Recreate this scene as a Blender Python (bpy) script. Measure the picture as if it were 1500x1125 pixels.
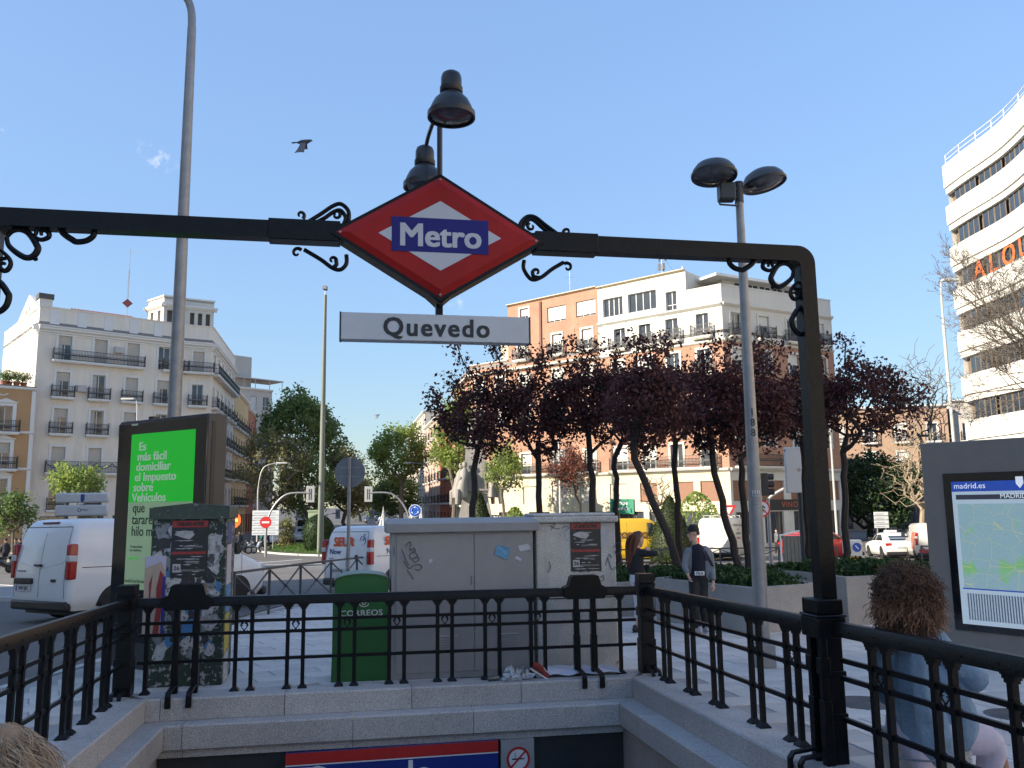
import bpy, math, random
import numpy as np
from mathutils import Vector, Matrix, Euler
for o in list(bpy.data.objects): bpy.data.objects.remove(o)
SC=bpy.context.scene; COL=SC.collection
PI=math.pi; rad=math.radians
# ---------------------------------------------------------------- camera
H=1.78; PITCH=0.14303; ROLL=0.01224; FPX=1230.0
SL=0.0286                      # the square falls away from the viewer by 2.9 %
AZ=0.18666                     # heading of the stairs against the camera axis
_fw=Vector((0,math.cos(PITCH),math.sin(PITCH))); _up=Vector((0,-math.sin(PITCH),math.cos(PITCH))); _rt=Vector((1,0,0))
_c,_s=math.cos(ROLL),math.sin(ROLL)
RT=_c*_rt-_s*_up; UP=_s*_rt+_c*_up; FW=_fw
cd=bpy.data.cameras.new('camera'); cam=bpy.data.objects.new('camera',cd); COL.objects.link(cam)
cam.matrix_world=Matrix(((RT.x,UP.x,-FW.x,0),(RT.y,UP.y,-FW.y,0),(RT.z,UP.z,-FW.z,H),(0,0,0,1)))
cd.sensor_width=36; cd.lens=36*FPX/1500; cd.clip_start=0.05; cd.clip_end=6000
SC.camera=cam
# ---------------------------------------------------------------- sky and sun
SKY_P,SKY_K=0.62,1.18    # evens the sky's brightness between zenith and horizon
SUN_H=Vector((-0.90,-0.43,0)).normalized(); SUN_EL=rad(24)
sd=Vector((SUN_H.x*math.cos(SUN_EL),SUN_H.y*math.cos(SUN_EL),math.sin(SUN_EL)))
w=bpy.data.worlds.new('World'); SC.world=w; w.use_nodes=True
nt=w.node_tree; bg=nt.nodes['Background']; sky=nt.nodes.new('ShaderNodeTexSky'); sky.sky_type='NISHITA'
sky.sun_disc=False; sky.sun_elevation=SUN_EL; sky.sun_rotation=math.atan2(sd.x,sd.y)
sky.altitude=650; sky.air_density=1.0; sky.dust_density=0.8; sky.ozone_density=2.0
bg.inputs[1].default_value=0.15
tcw=nt.nodes.new('ShaderNodeTexCoord'); nzw=nt.nodes.new('ShaderNodeTexNoise'); nzw.inputs['Scale'].default_value=38; nzw.inputs['Detail'].default_value=9; nzw.inputs['Roughness'].default_value=.62
nt.links.new(tcw.outputs['Generated'],nzw.inputs['Vector']); acc=None
def wmath(op,a,b=None,clamp=False):
    k=nt.nodes.new('ShaderNodeMath'); k.operation=op; k.use_clamp=clamp
    for i,q in enumerate((a,b)):
        if q is None: continue
        if isinstance(q,(int,float)): k.inputs[i].default_value=q
        else: nt.links.new(q,k.inputs[i])
    return k.outputs[0]
for (px_,py_,rad_,amp) in ((228,232,.034,.8),(8,186,.03,.5),(128,196,.026,.4),(690,462,.06,.7)):
    dv=((px_-750)/FPX*RT-(py_-562.5)/FPX*UP+FW).normalized(); vd=nt.nodes.new('ShaderNodeVectorMath'); vd.operation='DISTANCE'; vd.inputs[1].default_value=dv; nt.links.new(tcw.outputs['Generated'],vd.inputs[0])
    f=wmath('SUBTRACT',1.0,wmath('DIVIDE',vd.outputs['Value'],rad_),True); f=wmath('MULTIPLY',f,amp); acc=f if acc is None else wmath('MAXIMUM',acc,f)
cl=wmath('MULTIPLY',wmath('SUBTRACT',wmath('ADD',nzw.outputs['Fac'],wmath('MULTIPLY',acc,.30)),.70,True),3.2,True); cl=wmath('MULTIPLY',cl,wmath('MULTIPLY',acc,1.6,True))
mxw=nt.nodes.new('ShaderNodeMix'); mxw.data_type='RGBA'; nt.links.new(cl,mxw.inputs[0]); bw=nt.nodes.new('ShaderNodeRGBToBW'); nt.links.new(sky.outputs[0],bw.inputs[0]); pw=wmath('MULTIPLY',wmath('POWER',wmath('MAXIMUM',bw.outputs[0],.01),-SKY_P),SKY_K)
vs_=nt.nodes.new('ShaderNodeVectorMath'); vs_.operation='SCALE'; nt.links.new(sky.outputs[0],vs_.inputs[0]); nt.links.new(pw,vs_.inputs['Scale'])
nt.links.new(vs_.outputs[0],mxw.inputs[6]); mxw.inputs[7].default_value=(3.4,3.4,3.6,1)
nt.links.new(mxw.outputs[2],bg.inputs[0])
sl=bpy.data.lights.new('sun','SUN'); sl.energy=4.0; sl.angle=rad(0.53); sl.color=(1.0,0.89,0.72)
so=bpy.data.objects.new('sun',sl); COL.objects.link(so); so.rotation_euler=sd.to_track_quat('Z','Y').to_euler(); so.location=(0,0,60)
SC.view_settings.view_transform='Standard'; SC.view_settings.look='None'; SC.view_settings.gamma=1
SC.view_settings.exposure=1.25; SC.view_settings.use_curve_mapping=False
SC.render.engine='CYCLES'
# ---------------------------------------------------------------- placing helpers
def gz(Y): return -SL*min(Y,60.0)
def ray(x,y): return (x-750)/FPX*RT-(y-562.5)/FPX*UP+FW
def at(x,y,Y):
    d=ray(x,y); return Vector((0,0,H))+d*(Y/d.y)
def gnd(x,y):
    d=ray(x,y); t=H/(-d.z-SL*d.y)
    if t*d.y>60 or t<0: t=(H+SL*60)/(-d.z)
    return Vector((0,0,H))+d*t
def gat(x,Y,y=800):
    """ground point seen in column x at distance Y"""
    for i in range(4):
        p=at(x,y,Y); g=Vector((p.x,Y,gz(Y))); d=g-Vector((0,0,H)); y=562.5-FPX*d.dot(UP)/d.dot(FW)
    return g
def st(u,v,w=0.0):
    X=u*math.cos(AZ)-v*math.sin(AZ); Y=u*math.sin(AZ)+v*math.cos(AZ)
    return Vector((X,Y,w-SL*Y))
def pv(x,y,v):
    d=ray(x,y); t=v/(-d.x*math.sin(AZ)+d.y*math.cos(AZ)); P=Vector((0,0,H))+d*t
    return P.x*math.cos(AZ)+P.y*math.sin(AZ), P.z+SL*P.y
# ---------------------------------------------------------------- materials
MATS={}
def nodes(m):
    m.use_nodes=True; n=m.node_tree.nodes; return n,m.node_tree.links,n['Principled BSDF']
def M(name,col=(.5,.5,.5),rough=.6,metal=0.0,var=.12,scale=4.0,bump=0.0,bscale=40.0,emit=0.0,spec=.5,streak=0.0,rnd=0.0,speck=0.0,spscale=150.0,coat=0.0,transl=0.0,dirt=None):
    if name in MATS: return MATS[name]
    m=bpy.data.materials.new(name); n,l,b=nodes(m); MATS[name]=m
    b.inputs['Roughness'].default_value=rough; b.inputs['Metallic'].default_value=metal
    b.inputs['Specular IOR Level'].default_value=spec
    if coat: b.inputs['Coat Weight'].default_value=coat; b.inputs['Coat Roughness'].default_value=.08
    tc=n.new('ShaderNodeTexCoord'); co=tc.outputs['Object']
    nz=n.new('ShaderNodeTexNoise'); nz.inputs['Scale'].default_value=scale; nz.inputs['Detail'].default_value=6; nz.inputs['Roughness'].default_value=.65
    l.new(co,nz.inputs['Vector'])
    mr=n.new('ShaderNodeMapRange'); mr.inputs[1].default_value=.25; mr.inputs[2].default_value=.75; mr.inputs[3].default_value=1-var; mr.inputs[4].default_value=1+var
    l.new(nz.outputs['Fac'],mr.inputs[0]); fac=mr.outputs[0]
    def mul(a,b2):
        k=n.new('ShaderNodeMath'); k.operation='MULTIPLY'; l.new(a,k.inputs[0]); l.new(b2,k.inputs[1]); return k.outputs[0]
    if streak:
        mp=n.new('ShaderNodeMapping'); mp.inputs['Scale'].default_value=(1.7,1.7,.16); l.new(co,mp.inputs[0])
        n2=n.new('ShaderNodeTexNoise'); n2.inputs['Scale'].default_value=1.0; n2.inputs['Detail'].default_value=9; n2.inputs['Roughness'].default_value=.7; l.new(mp.outputs[0],n2.inputs['Vector'])
        m2=n.new('ShaderNodeMapRange'); m2.inputs[1].default_value=.4; m2.inputs[2].default_value=.75; m2.inputs[3].default_value=1; m2.inputs[4].default_value=1-streak
        l.new(n2.outputs['Fac'],m2.inputs[0]); fac=mul(fac,m2.outputs[0])
    if speck:
        n3=n.new('ShaderNodeTexNoise'); n3.inputs['Scale'].default_value=spscale; n3.inputs['Detail'].default_value=2; l.new(co,n3.inputs['Vector'])
        m3=n.new('ShaderNodeMapRange'); m3.inputs[1].default_value=.35; m3.inputs[2].default_value=.65; m3.inputs[3].default_value=1-speck; m3.inputs[4].default_value=1+speck
        l.new(n3.outputs['Fac'],m3.inputs[0]); fac=mul(fac,m3.outputs[0])
    if rnd:
        oi=n.new('ShaderNodeObjectInfo'); m4=n.new('ShaderNodeMapRange'); m4.inputs[3].default_value=1-rnd; m4.inputs[4].default_value=1+rnd
        l.new(oi.outputs['Random'],m4.inputs[0]); fac=mul(fac,m4.outputs[0])
    vm=n.new('ShaderNodeVectorMath'); vm.operation='SCALE'; vm.inputs[0].default_value=col; l.new(fac,vm.inputs['Scale'])
    colo=vm.outputs[0]
    if dirt:
        # patches of another colour with their own outline: (colour, noise scale, threshold)
        n5=n.new('ShaderNodeTexNoise'); n5.inputs['Scale'].default_value=dirt[1]; n5.inputs['Detail'].default_value=8; n5.inputs['Roughness'].default_value=.7; l.new(co,n5.inputs['Vector'])
        m5=n.new('ShaderNodeMapRange'); m5.inputs[1].default_value=dirt[2]; m5.inputs[2].default_value=dirt[2]+.03; l.new(n5.outputs['Fac'],m5.inputs[0])
        mx=n.new('ShaderNodeMix'); mx.data_type='RGBA'; l.new(m5.outputs[0],mx.inputs[0]); l.new(colo,mx.inputs[6]); mx.inputs[7].default_value=(*dirt[0],1); colo=mx.outputs[2]
    l.new(colo,b.inputs['Base Color'])
    if bump:
        bn=n.new('ShaderNodeTexNoise'); bn.inputs['Scale'].default_value=bscale; bn.inputs['Detail'].default_value=4; l.new(co,bn.inputs['Vector'])
        bp=n.new('ShaderNodeBump'); bp.inputs['Strength'].default_value=bump; bp.inputs['Distance'].default_value=.02
        l.new(bn.outputs['Fac'],bp.inputs['Height']); l.new(bp.outputs[0],b.inputs['Normal'])
    if emit:
        l.new(colo,b.inputs['Emission Color']); b.inputs['Emission Strength'].default_value=emit
    if transl:
        tr=n.new('ShaderNodeBsdfTranslucent'); l.new(colo,tr.inputs['Color']); ms=n.new('ShaderNodeMixShader'); ms.inputs[0].default_value=transl
        l.new(b.outputs[0],ms.inputs[1]); l.new(tr.outputs[0],ms.inputs[2]); l.new(ms.outputs[0],n['Material Output'].inputs[0])
    return m
def leafmat(name,c1,c2,scale=.8,transl=.35,rough=.55):
    if name in MATS: return MATS[name]
    m=bpy.data.materials.new(name); n,l,b=nodes(m); MATS[name]=m
    b.inputs['Roughness'].default_value=rough; b.inputs['Specular IOR Level'].default_value=.3
    tc=n.new('ShaderNodeTexCoord'); nz=n.new('ShaderNodeTexNoise'); nz.inputs['Scale'].default_value=scale; nz.inputs['Detail'].default_value=8; nz.inputs['Roughness'].default_value=.8
    l.new(tc.outputs['Object'],nz.inputs['Vector'])
    mr=n.new('ShaderNodeMapRange'); mr.inputs[1].default_value=.35; mr.inputs[2].default_value=.65; l.new(nz.outputs['Fac'],mr.inputs[0])
    mx=n.new('ShaderNodeMix'); mx.data_type='RGBA'; mx.inputs[6].default_value=(*c1,1); mx.inputs[7].default_value=(*c2,1); l.new(mr.outputs[0],mx.inputs[0])
    l.new(mx.outputs[2],b.inputs['Base Color'])
    tr=n.new('ShaderNodeBsdfTranslucent'); l.new(mx.outputs[2],tr.inputs['Color']); ms=n.new('ShaderNodeMixShader'); ms.inputs[0].default_value=transl
    l.new(b.outputs[0],ms.inputs[1]); l.new(tr.outputs[0],ms.inputs[2]); l.new(ms.outputs[0],n['Material Output'].inputs[0])
    return m
def brickmat(name,c1,c2,mortar,scale=1.0,bw=.24,bh=.065,ms=.012,var=.15):
    if name in MATS: return MATS[name]
    m=bpy.data.materials.new(name); n,l,b=nodes(m); MATS[name]=m
    b.inputs['Roughness'].default_value=.85
    tc=n.new('ShaderNodeTexCoord'); mp=n.new('ShaderNodeMapping'); mp.inputs['Rotation'].default_value=(PI/2,0,0); l.new(tc.outputs['Object'],mp.inputs[0])
    br=n.new('ShaderNodeTexBrick'); br.inputs['Color1'].default_value=(*c1,1); br.inputs['Color2'].default_value=(*c2,1); br.inputs['Mortar'].default_value=(*mortar,1)
    br.inputs['Scale'].default_value=scale; br.inputs['Brick Width'].default_value=bw; br.inputs['Row Height'].default_value=bh; br.inputs['Mortar Size'].default_value=ms
    l.new(mp.outputs[0],br.inputs['Vector'])
    nz=n.new('ShaderNodeTexNoise'); nz.inputs['Scale'].default_value=.6; nz.inputs['Detail'].default_value=7; l.new(tc.outputs['Object'],nz.inputs['Vector'])
    mr=n.new('ShaderNodeMapRange'); mr.inputs[1].default_value=.3; mr.inputs[2].default_value=.7; mr.inputs[3].default_value=1-var; mr.inputs[4].default_value=1+var; l.new(nz.outputs['Fac'],mr.inputs[0])
    vm=n.new('ShaderNodeVectorMath'); vm.operation='SCALE'; l.new(br.outputs['Color'],vm.inputs[0]); l.new(mr.outputs[0],vm.inputs['Scale'])
    l.new(vm.outputs[0],b.inputs['Base Color'])
    return m
# ---------------------------------------------------------------- mesh builder
class MB:
    def __init__(s): s.v=[]; s.f=[]; s.m=[]; s.sm=[]; s.mi=0; s.smooth=False; s.T=None
    def add(s,vs,fs,smooth=None):
        b=len(s.v)
        if s.T is not None: vs=[s.T@Vector(q) for q in vs]
        s.v.extend([tuple(q) for q in vs]); k=s.smooth if smooth is None else smooth
        for f in fs: s.f.append(tuple(b+i for i in f)); s.m.append(s.mi); s.sm.append(k)
        return s
    def box(s,x0,y0,z0,x1,y1,z1,R=None):
        vs=[Vector((x,y,z)) for z in (z0,z1) for y in (y0,y1) for x in (x0,x1)]
        if R is not None: vs=[R@q for q in vs]
        return s.add(vs,[(0,2,3,1),(4,5,7,6),(0,1,5,4),(2,6,7,3),(0,4,6,2),(1,3,7,5)],False)
    def cbox(s,c,d,R=None):
        T=Matrix.Translation(c) @ (R.to_4x4() if R is not None else Matrix.Identity(4))
        return s.box(-d[0]/2,-d[1]/2,-d[2]/2,d[0]/2,d[1]/2,d[2]/2,T)
    def quad(s,a,b,c,d): return s.add([a,b,c,d],[(0,1,2,3)],False)
    def bar(s,a,b,wd,dp=None,up=(0,0,1)):
        """a square bar from a to b, width wd and depth dp"""
        a=Vector(a); b=Vector(b); dp=dp or wd; d=(b-a)
        if d.length<1e-6: return s
        d.normalize(); up=Vector(up)
        if abs(d.dot(up))>.98: up=Vector((1,0,0))
        x=d.cross(up).normalized(); y=x.cross(d).normalized(); vs=[]
        for p in (a,b):
            for sx,sy in ((-1,-1),(1,-1),(1,1),(-1,1)): vs.append(p+x*sx*wd/2+y*sy*dp/2)
        return s.add(vs,[(3,2,1,0),(4,5,6,7),(0,1,5,4),(1,2,6,5),(2,3,7,6),(3,0,4,7)],False)
    def tube(s,pts,r,n=8,closed=False,caps=True,flat=1.0):
        pts=[Vector(p) for p in pts]; N=len(pts)
        rs=r if hasattr(r,'__len__') else [r]*N
        t0=(pts[1]-pts[0]).normalized(); ref=Vector((0,0,1)) if abs(t0.z)<.9 else Vector((1,0,0))
        x=t0.cross(ref).normalized(); vs=[]; 
        for i in range(N):
            if closed: t=(pts[(i+1)%N]-pts[i-1])
            else: t=pts[min(i+1,N-1)]-pts[max(i-1,0)]
            t.normalize(); x=(x-t*x.dot(t))
            if x.length<1e-5: x=t.orthogonal()
            x.normalize(); y=t.cross(x)
            for k in range(n):
                a=2*PI*k/n; vs.append(pts[i]+x*math.cos(a)*rs[i]+y*math.sin(a)*rs[i]*flat)
        fs=[]; 
        for i in range(N if closed else N-1):
            j=(i+1)%N
            for k in range(n): k2=(k+1)%n; fs.append((i*n+k,i*n+k2,j*n+k2,j*n+k))
        if caps and not closed: fs.append(tuple(range(n-1,-1,-1))); fs.append(tuple((N-1)*n+k for k in range(n)))
        return s.add(vs,fs,n>5)
    def cyl(s,a,b,r0,r1=None,n=12): return s.tube([a,b],[r0,r0 if r1 is None else r1],n)
    def lathe(s,prof,c=(0,0,0),n=20,R=None,smooth=True,a0=0,a1=2*PI):
        vs=[]; full=abs(a1-a0-2*PI)<1e-6; m=n if full else n+1
        for (r,z) in prof:
            for k in range(m):
                a=a0+(a1-a0)*k/n; q=Vector((r*math.cos(a),r*math.sin(a),z))
                if R is not None: q=R@q
                vs.append(q+Vector(c))
        fs=[]
        for i in range(len(prof)-1):
            for k in range(n):
                k2=(k+1)%m; fs.append((i*m+k,i*m+k2,(i+1)*m+k2,(i+1)*m+k))
        if full and prof[0]!=prof[-1]:
            if prof[0][0]>1e-6: fs.append(tuple(range(m-1,-1,-1)))
            if prof[-1][0]>1e-6: fs.append(tuple((len(prof)-1)*m+k for k in range(m)))
        return s.add(vs,fs,smooth)
    def prism(s,poly,d0,d1,axis='y',smooth=False):
        """a closed outline pushed from d0 to d1; axis y: poly in xz, axis x: poly in yz, axis z: poly in xy"""
        def P(a,b,d): return {'y':(a,d,b),'x':(d,a,b),'z':(a,b,d)}[axis]
        n=len(poly); vs=[P(a,b,d0) for a,b in poly]+[P(a,b,d1) for a,b in poly]
        fs=[tuple(range(n)),tuple(range(2*n-1,n-1,-1))]
        b=len(s.f); s.add(vs,fs,False)
        s.add(vs,[(i,i+n,(i+1)%n+n,(i+1)%n) for i in range(n)],smooth)
        return s
    def grid(s,fn,nu,nv,smooth=True,closeu=False):
        vs=[fn(i/nu,j/nv) for j in range(nv+1) for i in range(nu+1)]
        fs=[(j*(nu+1)+i,j*(nu+1)+i+1,(j+1)*(nu+1)+i+1,(j+1)*(nu+1)+i) for j in range(nv) for i in range(nu)]
        return s.add(vs,fs,smooth)
    def mesh(s,name,mats,warp=None):
        me=bpy.data.meshes.new(name)
        vs=[tuple(warp(*q)) for q in s.v] if warp else s.v
        me.from_pydata(vs,[],s.f)
        for m in (mats if isinstance(mats,(list,tuple)) else [mats]): me.materials.append(m)
        me.polygons.foreach_set('material_index',s.m); me.polygons.foreach_set('use_smooth',s.sm)
        if any(s.sm): 
            try: me.set_sharp_from_angle(angle=rad(40))
            except Exception: pass
        me.validate(); me.update(); return me
    def build(s,name,mats,parent=None,loc=None,rz=0.0,warp=None,bevel=0,**tg):
        o=bpy.data.objects.new(name,s.mesh(name,mats,warp)); COL.objects.link(o)
        if parent: o.parent=parent
        if loc is not None: o.location=loc
        if rz: o.rotation_euler=(0,0,rz)
        if bevel:
            b=o.modifiers.new('bevel','BEVEL'); b.width=bevel; b.segments=2; b.limit_method='ANGLE'; b.angle_limit=rad(40)
            b.harden_normals=False
            for p in o.data.polygons: p.use_smooth=True
            o.data.set_sharp_from_angle(angle=rad(30))
        tag(o,**tg); return o
def tag(o,label=None,cat=None,group=None,kind=None):
    if label: o['label']=label
    if cat: o['category']=cat
    if group: o['group']=group
    if kind: o['kind']=kind
    return o
def empty(name,loc=(0,0,0),rz=0.0,label=None,cat=None,group=None):
    o=bpy.data.objects.new(name,None); COL.objects.link(o); o.empty_display_size=.2
    o.location=loc; o.rotation_euler=(0,0,rz); return tag(o,label,cat,group)
def put(name,me,parent=None,loc=(0,0,0),rz=0.0,**tg):
    o=bpy.data.objects.new(name,me); COL.objects.link(o)
    if parent: o.parent=parent
    o.location=loc; o.rotation_euler=(0,0,rz); return tag(o,**tg)
def copy_tree(o,parent=None):
    c=o.copy(); COL.objects.link(c)
    if parent: c.parent=parent
    for ch in o.children: 
        d=copy_tree(ch,c)
    return c
def mirror_kids(o): return o
TXT={}
def text(s,size,mat,parent,M4,name='lettering',bold=0.0,ext=.002,align='CENTER',spacing=1.0,xs=1.0,shear=0.0,**tg):
    """flat print cut as thin letters; M4 places the text plane (x right, y up, z towards the reader)"""
    cu=bpy.data.curves.new('t','FONT'); cu.body=s; cu.size=size; cu.extrude=ext; cu.align_x=align; cu.align_y='CENTER'
    cu.space_character=spacing; cu.resolution_u=3; cu.shear=shear
    if '\n' in s: cu.space_line=.95
    o=bpy.data.objects.new('t',cu); COL.objects.link(o); dg=bpy.context.evaluated_depsgraph_get(); dg.update()
    me=bpy.data.meshes.new_from_object(o.evaluated_get(dg)); bpy.data.objects.remove(o); bpy.data.curves.remove(cu)
    me.name=name
    me.transform(M4@Matrix.Diagonal((xs,1,1,1))); me.materials.clear(); me.materials.append(mat)
    if bold:
        n=len(me.vertices); co=np.empty(n*3); me.vertices.foreach_get('co',co); co=co.reshape(-1,3); fs=[tuple(p.vertices) for p in me.polygons]
        R3=M4.to_3x3(); V=[];F=[]
        for k,(dx,dy) in enumerate(((-1,-.6),(1,-.6),(-1,.6),(1,.6),(0,0))):
            d=R3@Vector((dx*bold,dy*bold,.00015*k)); V.append(co+np.array(d)); F+= [tuple(i+k*n for i in f) for f in fs]
        me2=bpy.data.meshes.new(name); me2.from_pydata(np.vstack(V).tolist(),[],F); me2.materials.append(mat); bpy.data.meshes.remove(me); me=me2
    q=bpy.data.objects.new(name,me); COL.objects.link(q); q.parent=parent; return tag(q,**tg)
def FACE(loc,rz=0.0,tilt=0.0):
    """plane upright, facing local -y: x right, y -> z up, normal -> -y"""
    return Matrix.Translation(loc)@Matrix.Rotation(rz,4,'Z')@Matrix.Rotation(PI/2,4,'X')@Matrix.Rotation(tilt,4,'Z')
# shared materials
iron=M('black_iron_paint',(.006,.0065,.008),rough=.36,var=.35,scale=9,bump=.12,bscale=60,speck=.25,spscale=60,spec=.22)
galv=M('galvanised_steel',(.30,.30,.305),rough=.5,metal=.55,var=.18,scale=6,bump=.05,streak=.2)
dkgrey=M('dark_grey_metal',(.055,.056,.06),rough=.45,var=.12,metal=.2,bump=.05)
white=M('white_paint',(.72,.72,.70),rough=.5,var=.06)
glass=M('window_glass',(.035,.045,.06),rough=.06,var=.5,scale=.7,spec=.9)
rubber=M('rubber',(.018,.018,.02),rough=.8,bump=.2)
black=M('black_plastic',(.018,.019,.021),rough=.45,var=.2)
redm=M('red_paint',(.55,.03,.03),rough=.4)
granite=M('grey_granite',(.40,.39,.385),rough=.75,var=.10,scale=2.5,speck=.45,spscale=130,bump=.12,bscale=120,rnd=.09,streak=.16)
# ================================================================= GROUND
from mathutils.geometry import tessellate_polygon
U0,U1,V0,V1=-2.42,3.53,0.8,10.08        # railing lines of the stairwell
asph=M('asphalt',(.125,.118,.112),rough=.9,var=.22,scale=.35,speck=.3,spscale=60,bump=.25,bscale=90,dirt=((.095,.09,.087),.25,.62))
asph2=M('painted_sun_asphalt',(.15,.14,.13),rough=.9,var=.2,scale=.3,speck=.25,spscale=60,bump=.25,bscale=90)  # lighter asphalt tone standing in for sunlight on the road
HU0,HU1,HV0,HV1=U0+.3,U1-.3,V0,V1-.3    # clear opening
mb=MB()
us=[-1600,-800,-400,-200,-130]+[x for x in range(-95,0,8)]+[HU0,HU1]+[x for x in range(8,110,8)]+[160,260,500,900,1600]
vs=[-200,-80,-30,-10,HV0,HV1]+list(range(14,110,4))+[125,150,200,300,500,900,1600,3200]
def gw(u,v,w):
    X=u*math.cos(AZ)-v*math.sin(AZ); Y=u*math.sin(AZ)+v*math.cos(AZ); return (X,Y,gz(Y)-.12+w)
for i in range(len(us)-1):
    for j in range(len(vs)-1):
        if us[i]==HU0 and vs[j]==HV0: continue
        mb.quad((us[i],vs[j],0),(us[i+1],vs[j],0),(us[i+1],vs[j+1],0),(us[i],vs[j+1],0))
road=mb.build('road',asph,warp=gw,kind='structure')
def poly_sheet(name,outer,holes,mat,dz,base=-.12,kind='structure',parent=None,label=None):
    """a raised sheet with side faces that follows the fall of the square"""
    loops=[outer]+holes; flat=[p for L in loops for p in L]
    tris=tessellate_polygon([[Vector((x,y,0)) for x,y in L] for L in loops])
    mb=MB(); mb.add([(x,y,gz(y)+dz) for x,y in flat],[tuple(t) for t in tris])
    for k,L in enumerate(loops):
        for i in range(len(L)):
            a=L[i];b=L[(i+1)%len(L)]
            mb.add([(a[0],a[1],gz(a[1])+base),(b[0],b[1],gz(b[1])+base),(b[0],b[1],gz(b[1])+dz),(a[0],a[1],gz(a[1])+dz)],[(0,1,2,3)])
    o=mb.build(name,mat,parent); o['kind']=kind
    me=o.data
    import bmesh
    bm=bmesh.new(); bm.from_mesh(me); bmesh.ops.recalc_face_normals(bm,faces=bm.faces); bm.to_mesh(me); bm.free()
    return o
hole=[tuple(st(u,v)[:2]) for u,v in ((HU0-.1,HV0-.1),(HU1+.1,HV0-.1),(HU1+.1,HV1+.1),(HU0-.1,HV1+.1))]
pave_mat=M('paving_mortar',(.36,.34,.33),rough=.9,var=.15,bump=.2)
plaza=[(-6.9,-30),(-6.6,9.0),(-6.1,10.3),(-5.95,12.2),(-6.0,17.6),(-5.45,21.6),(-4.75,26.5),(-3.2,30),(0,32),(6,33),(14,34),(24,34),(34,30),(34,-30)]
pavement=poly_sheet('pavement',plaza,[hole],pave_mat,-.006)
slab_m=M('paving_slab',(.55,.52,.49),rough=.8,var=.14,scale=1.6,speck=.12,spscale=120,bump=.15,bscale=120,rnd=.12,dirt=((.25,.25,.25),2.2,.66))
def inside(x,y,P):
    c=False; n=len(P)
    for i in range(n):
        a=P[i];b=P[i-1]
        if (a[1]>y)!=(b[1]>y) and x<(b[0]-a[0])*(y-a[1])/(b[1]-a[1])+a[0]: c=not c
    return c
def slab_mesh(L,W,g=.006,t=.04):
    m=MB(); a,b=L/2-g,W/2-g; c=.005
    m.add([(-a,-b,-t),(a,-b,-t),(a,b,-t),(-a,b,-t),(-a,-b,-c),(a,-b,-c),(a,b,-c),(-a,b,-c),(-a+c,-b+c,0),(a-c,-b+c,0),(a-c,b-c,0),(-a+c,b-c,0)],
      [(0,1,5,4),(1,2,6,5),(2,3,7,6),(3,0,4,7),(4,5,9,8),(5,6,10,9),(6,7,11,10),(7,4,8,11),(8,9,10,11)])
    return m.mesh('paving_slab',slab_m)
slabL,slabW=.60,.40
sme=slab_mesh(slabL,slabW); rr=random.Random(3)
cand=[]
def region(cx,cy,ang,nu,nv,test):
    ca,sa=math.cos(ang),math.sin(ang)
    for j in range(-nv,nv):
        for i in range(-nu,nu):
            a=(i+.5*(j%2))*slabL; b=j*slabW; x=cx+a*ca-b*sa; y=cy+a*sa+b*ca
            if y<-4 or not inside(x,y,plaza): continue
            ok=True
            for dx,dy in ((-.42,0),(.42,0),(0,-.42),(0,.42)):
                if not inside(x+dx,y+dy,plaza): ok=False
            u=x*math.cos(AZ)+y*math.sin(AZ); v=-x*math.sin(AZ)+y*math.cos(AZ)
            if U0-.42<u<U1+.42 and V0-.3<v<V1+.42: continue
            if ok and test(x,y,u,v): cand.append((x,y,ang))
region(-3,14,rad(29.4),40,60,lambda x,y,u,v:u<1.4)
region(5,10,AZ,48,70,lambda x,y,u,v:u>=1.75 and x<16 and y<31)
def vis(c):
    x,y,_=c; 
    if y<2: return 999
    px=750+FPX*x/y
    d=math.hypot(x,y); u=x*math.cos(AZ)+y*math.sin(AZ)
    hid=0
    if px<-40 or px>1540: hid+=300
    if -2.4<u<3.4: hid+=0 if (u<-1.6 or (-1.5<u<-.2)) else 60
    return d+hid
cand.sort(key=vis)
for c in cand[:292]:
    o=put('paving_slab',sme,pavement,(c[0],c[1],gz(c[1])+.004+rr.uniform(-.0015,.0015)))
    o.rotation_euler=(-SL*math.cos(c[2])+rr.uniform(-.002,.002),SL*-math.sin(c[2])*-1*0,c[2])
    o.rotation_mode='XYZ'
    nrm=Vector((0,SL,1)).normalized(); R=nrm.rotation_difference(Vector((0,0,1))).inverted().to_matrix()@Matrix.Rotation(c[2],3,'Z'); o.rotation_euler=R.to_euler()
mb=MB(); nrm=Vector((0,SL,1)).normalized(); Rn=nrm.rotation_difference(Vector((0,0,1))).inverted().to_matrix()
base=[tuple(v.co) for v in sme.vertices]; bf=[tuple(p.vertices) for p in sme.polygons]
for c in cand[292:]:
    R=Rn@Matrix.Rotation(c[2],3,'Z'); off=Vector((c[0],c[1],gz(c[1])+.004+rr.uniform(-.0015,.0015)))
    mb.add([R@Vector(q)+off for q in base],bf)
mb.build('paving_slab',slab_m,pavement,kind='stuff')
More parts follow.
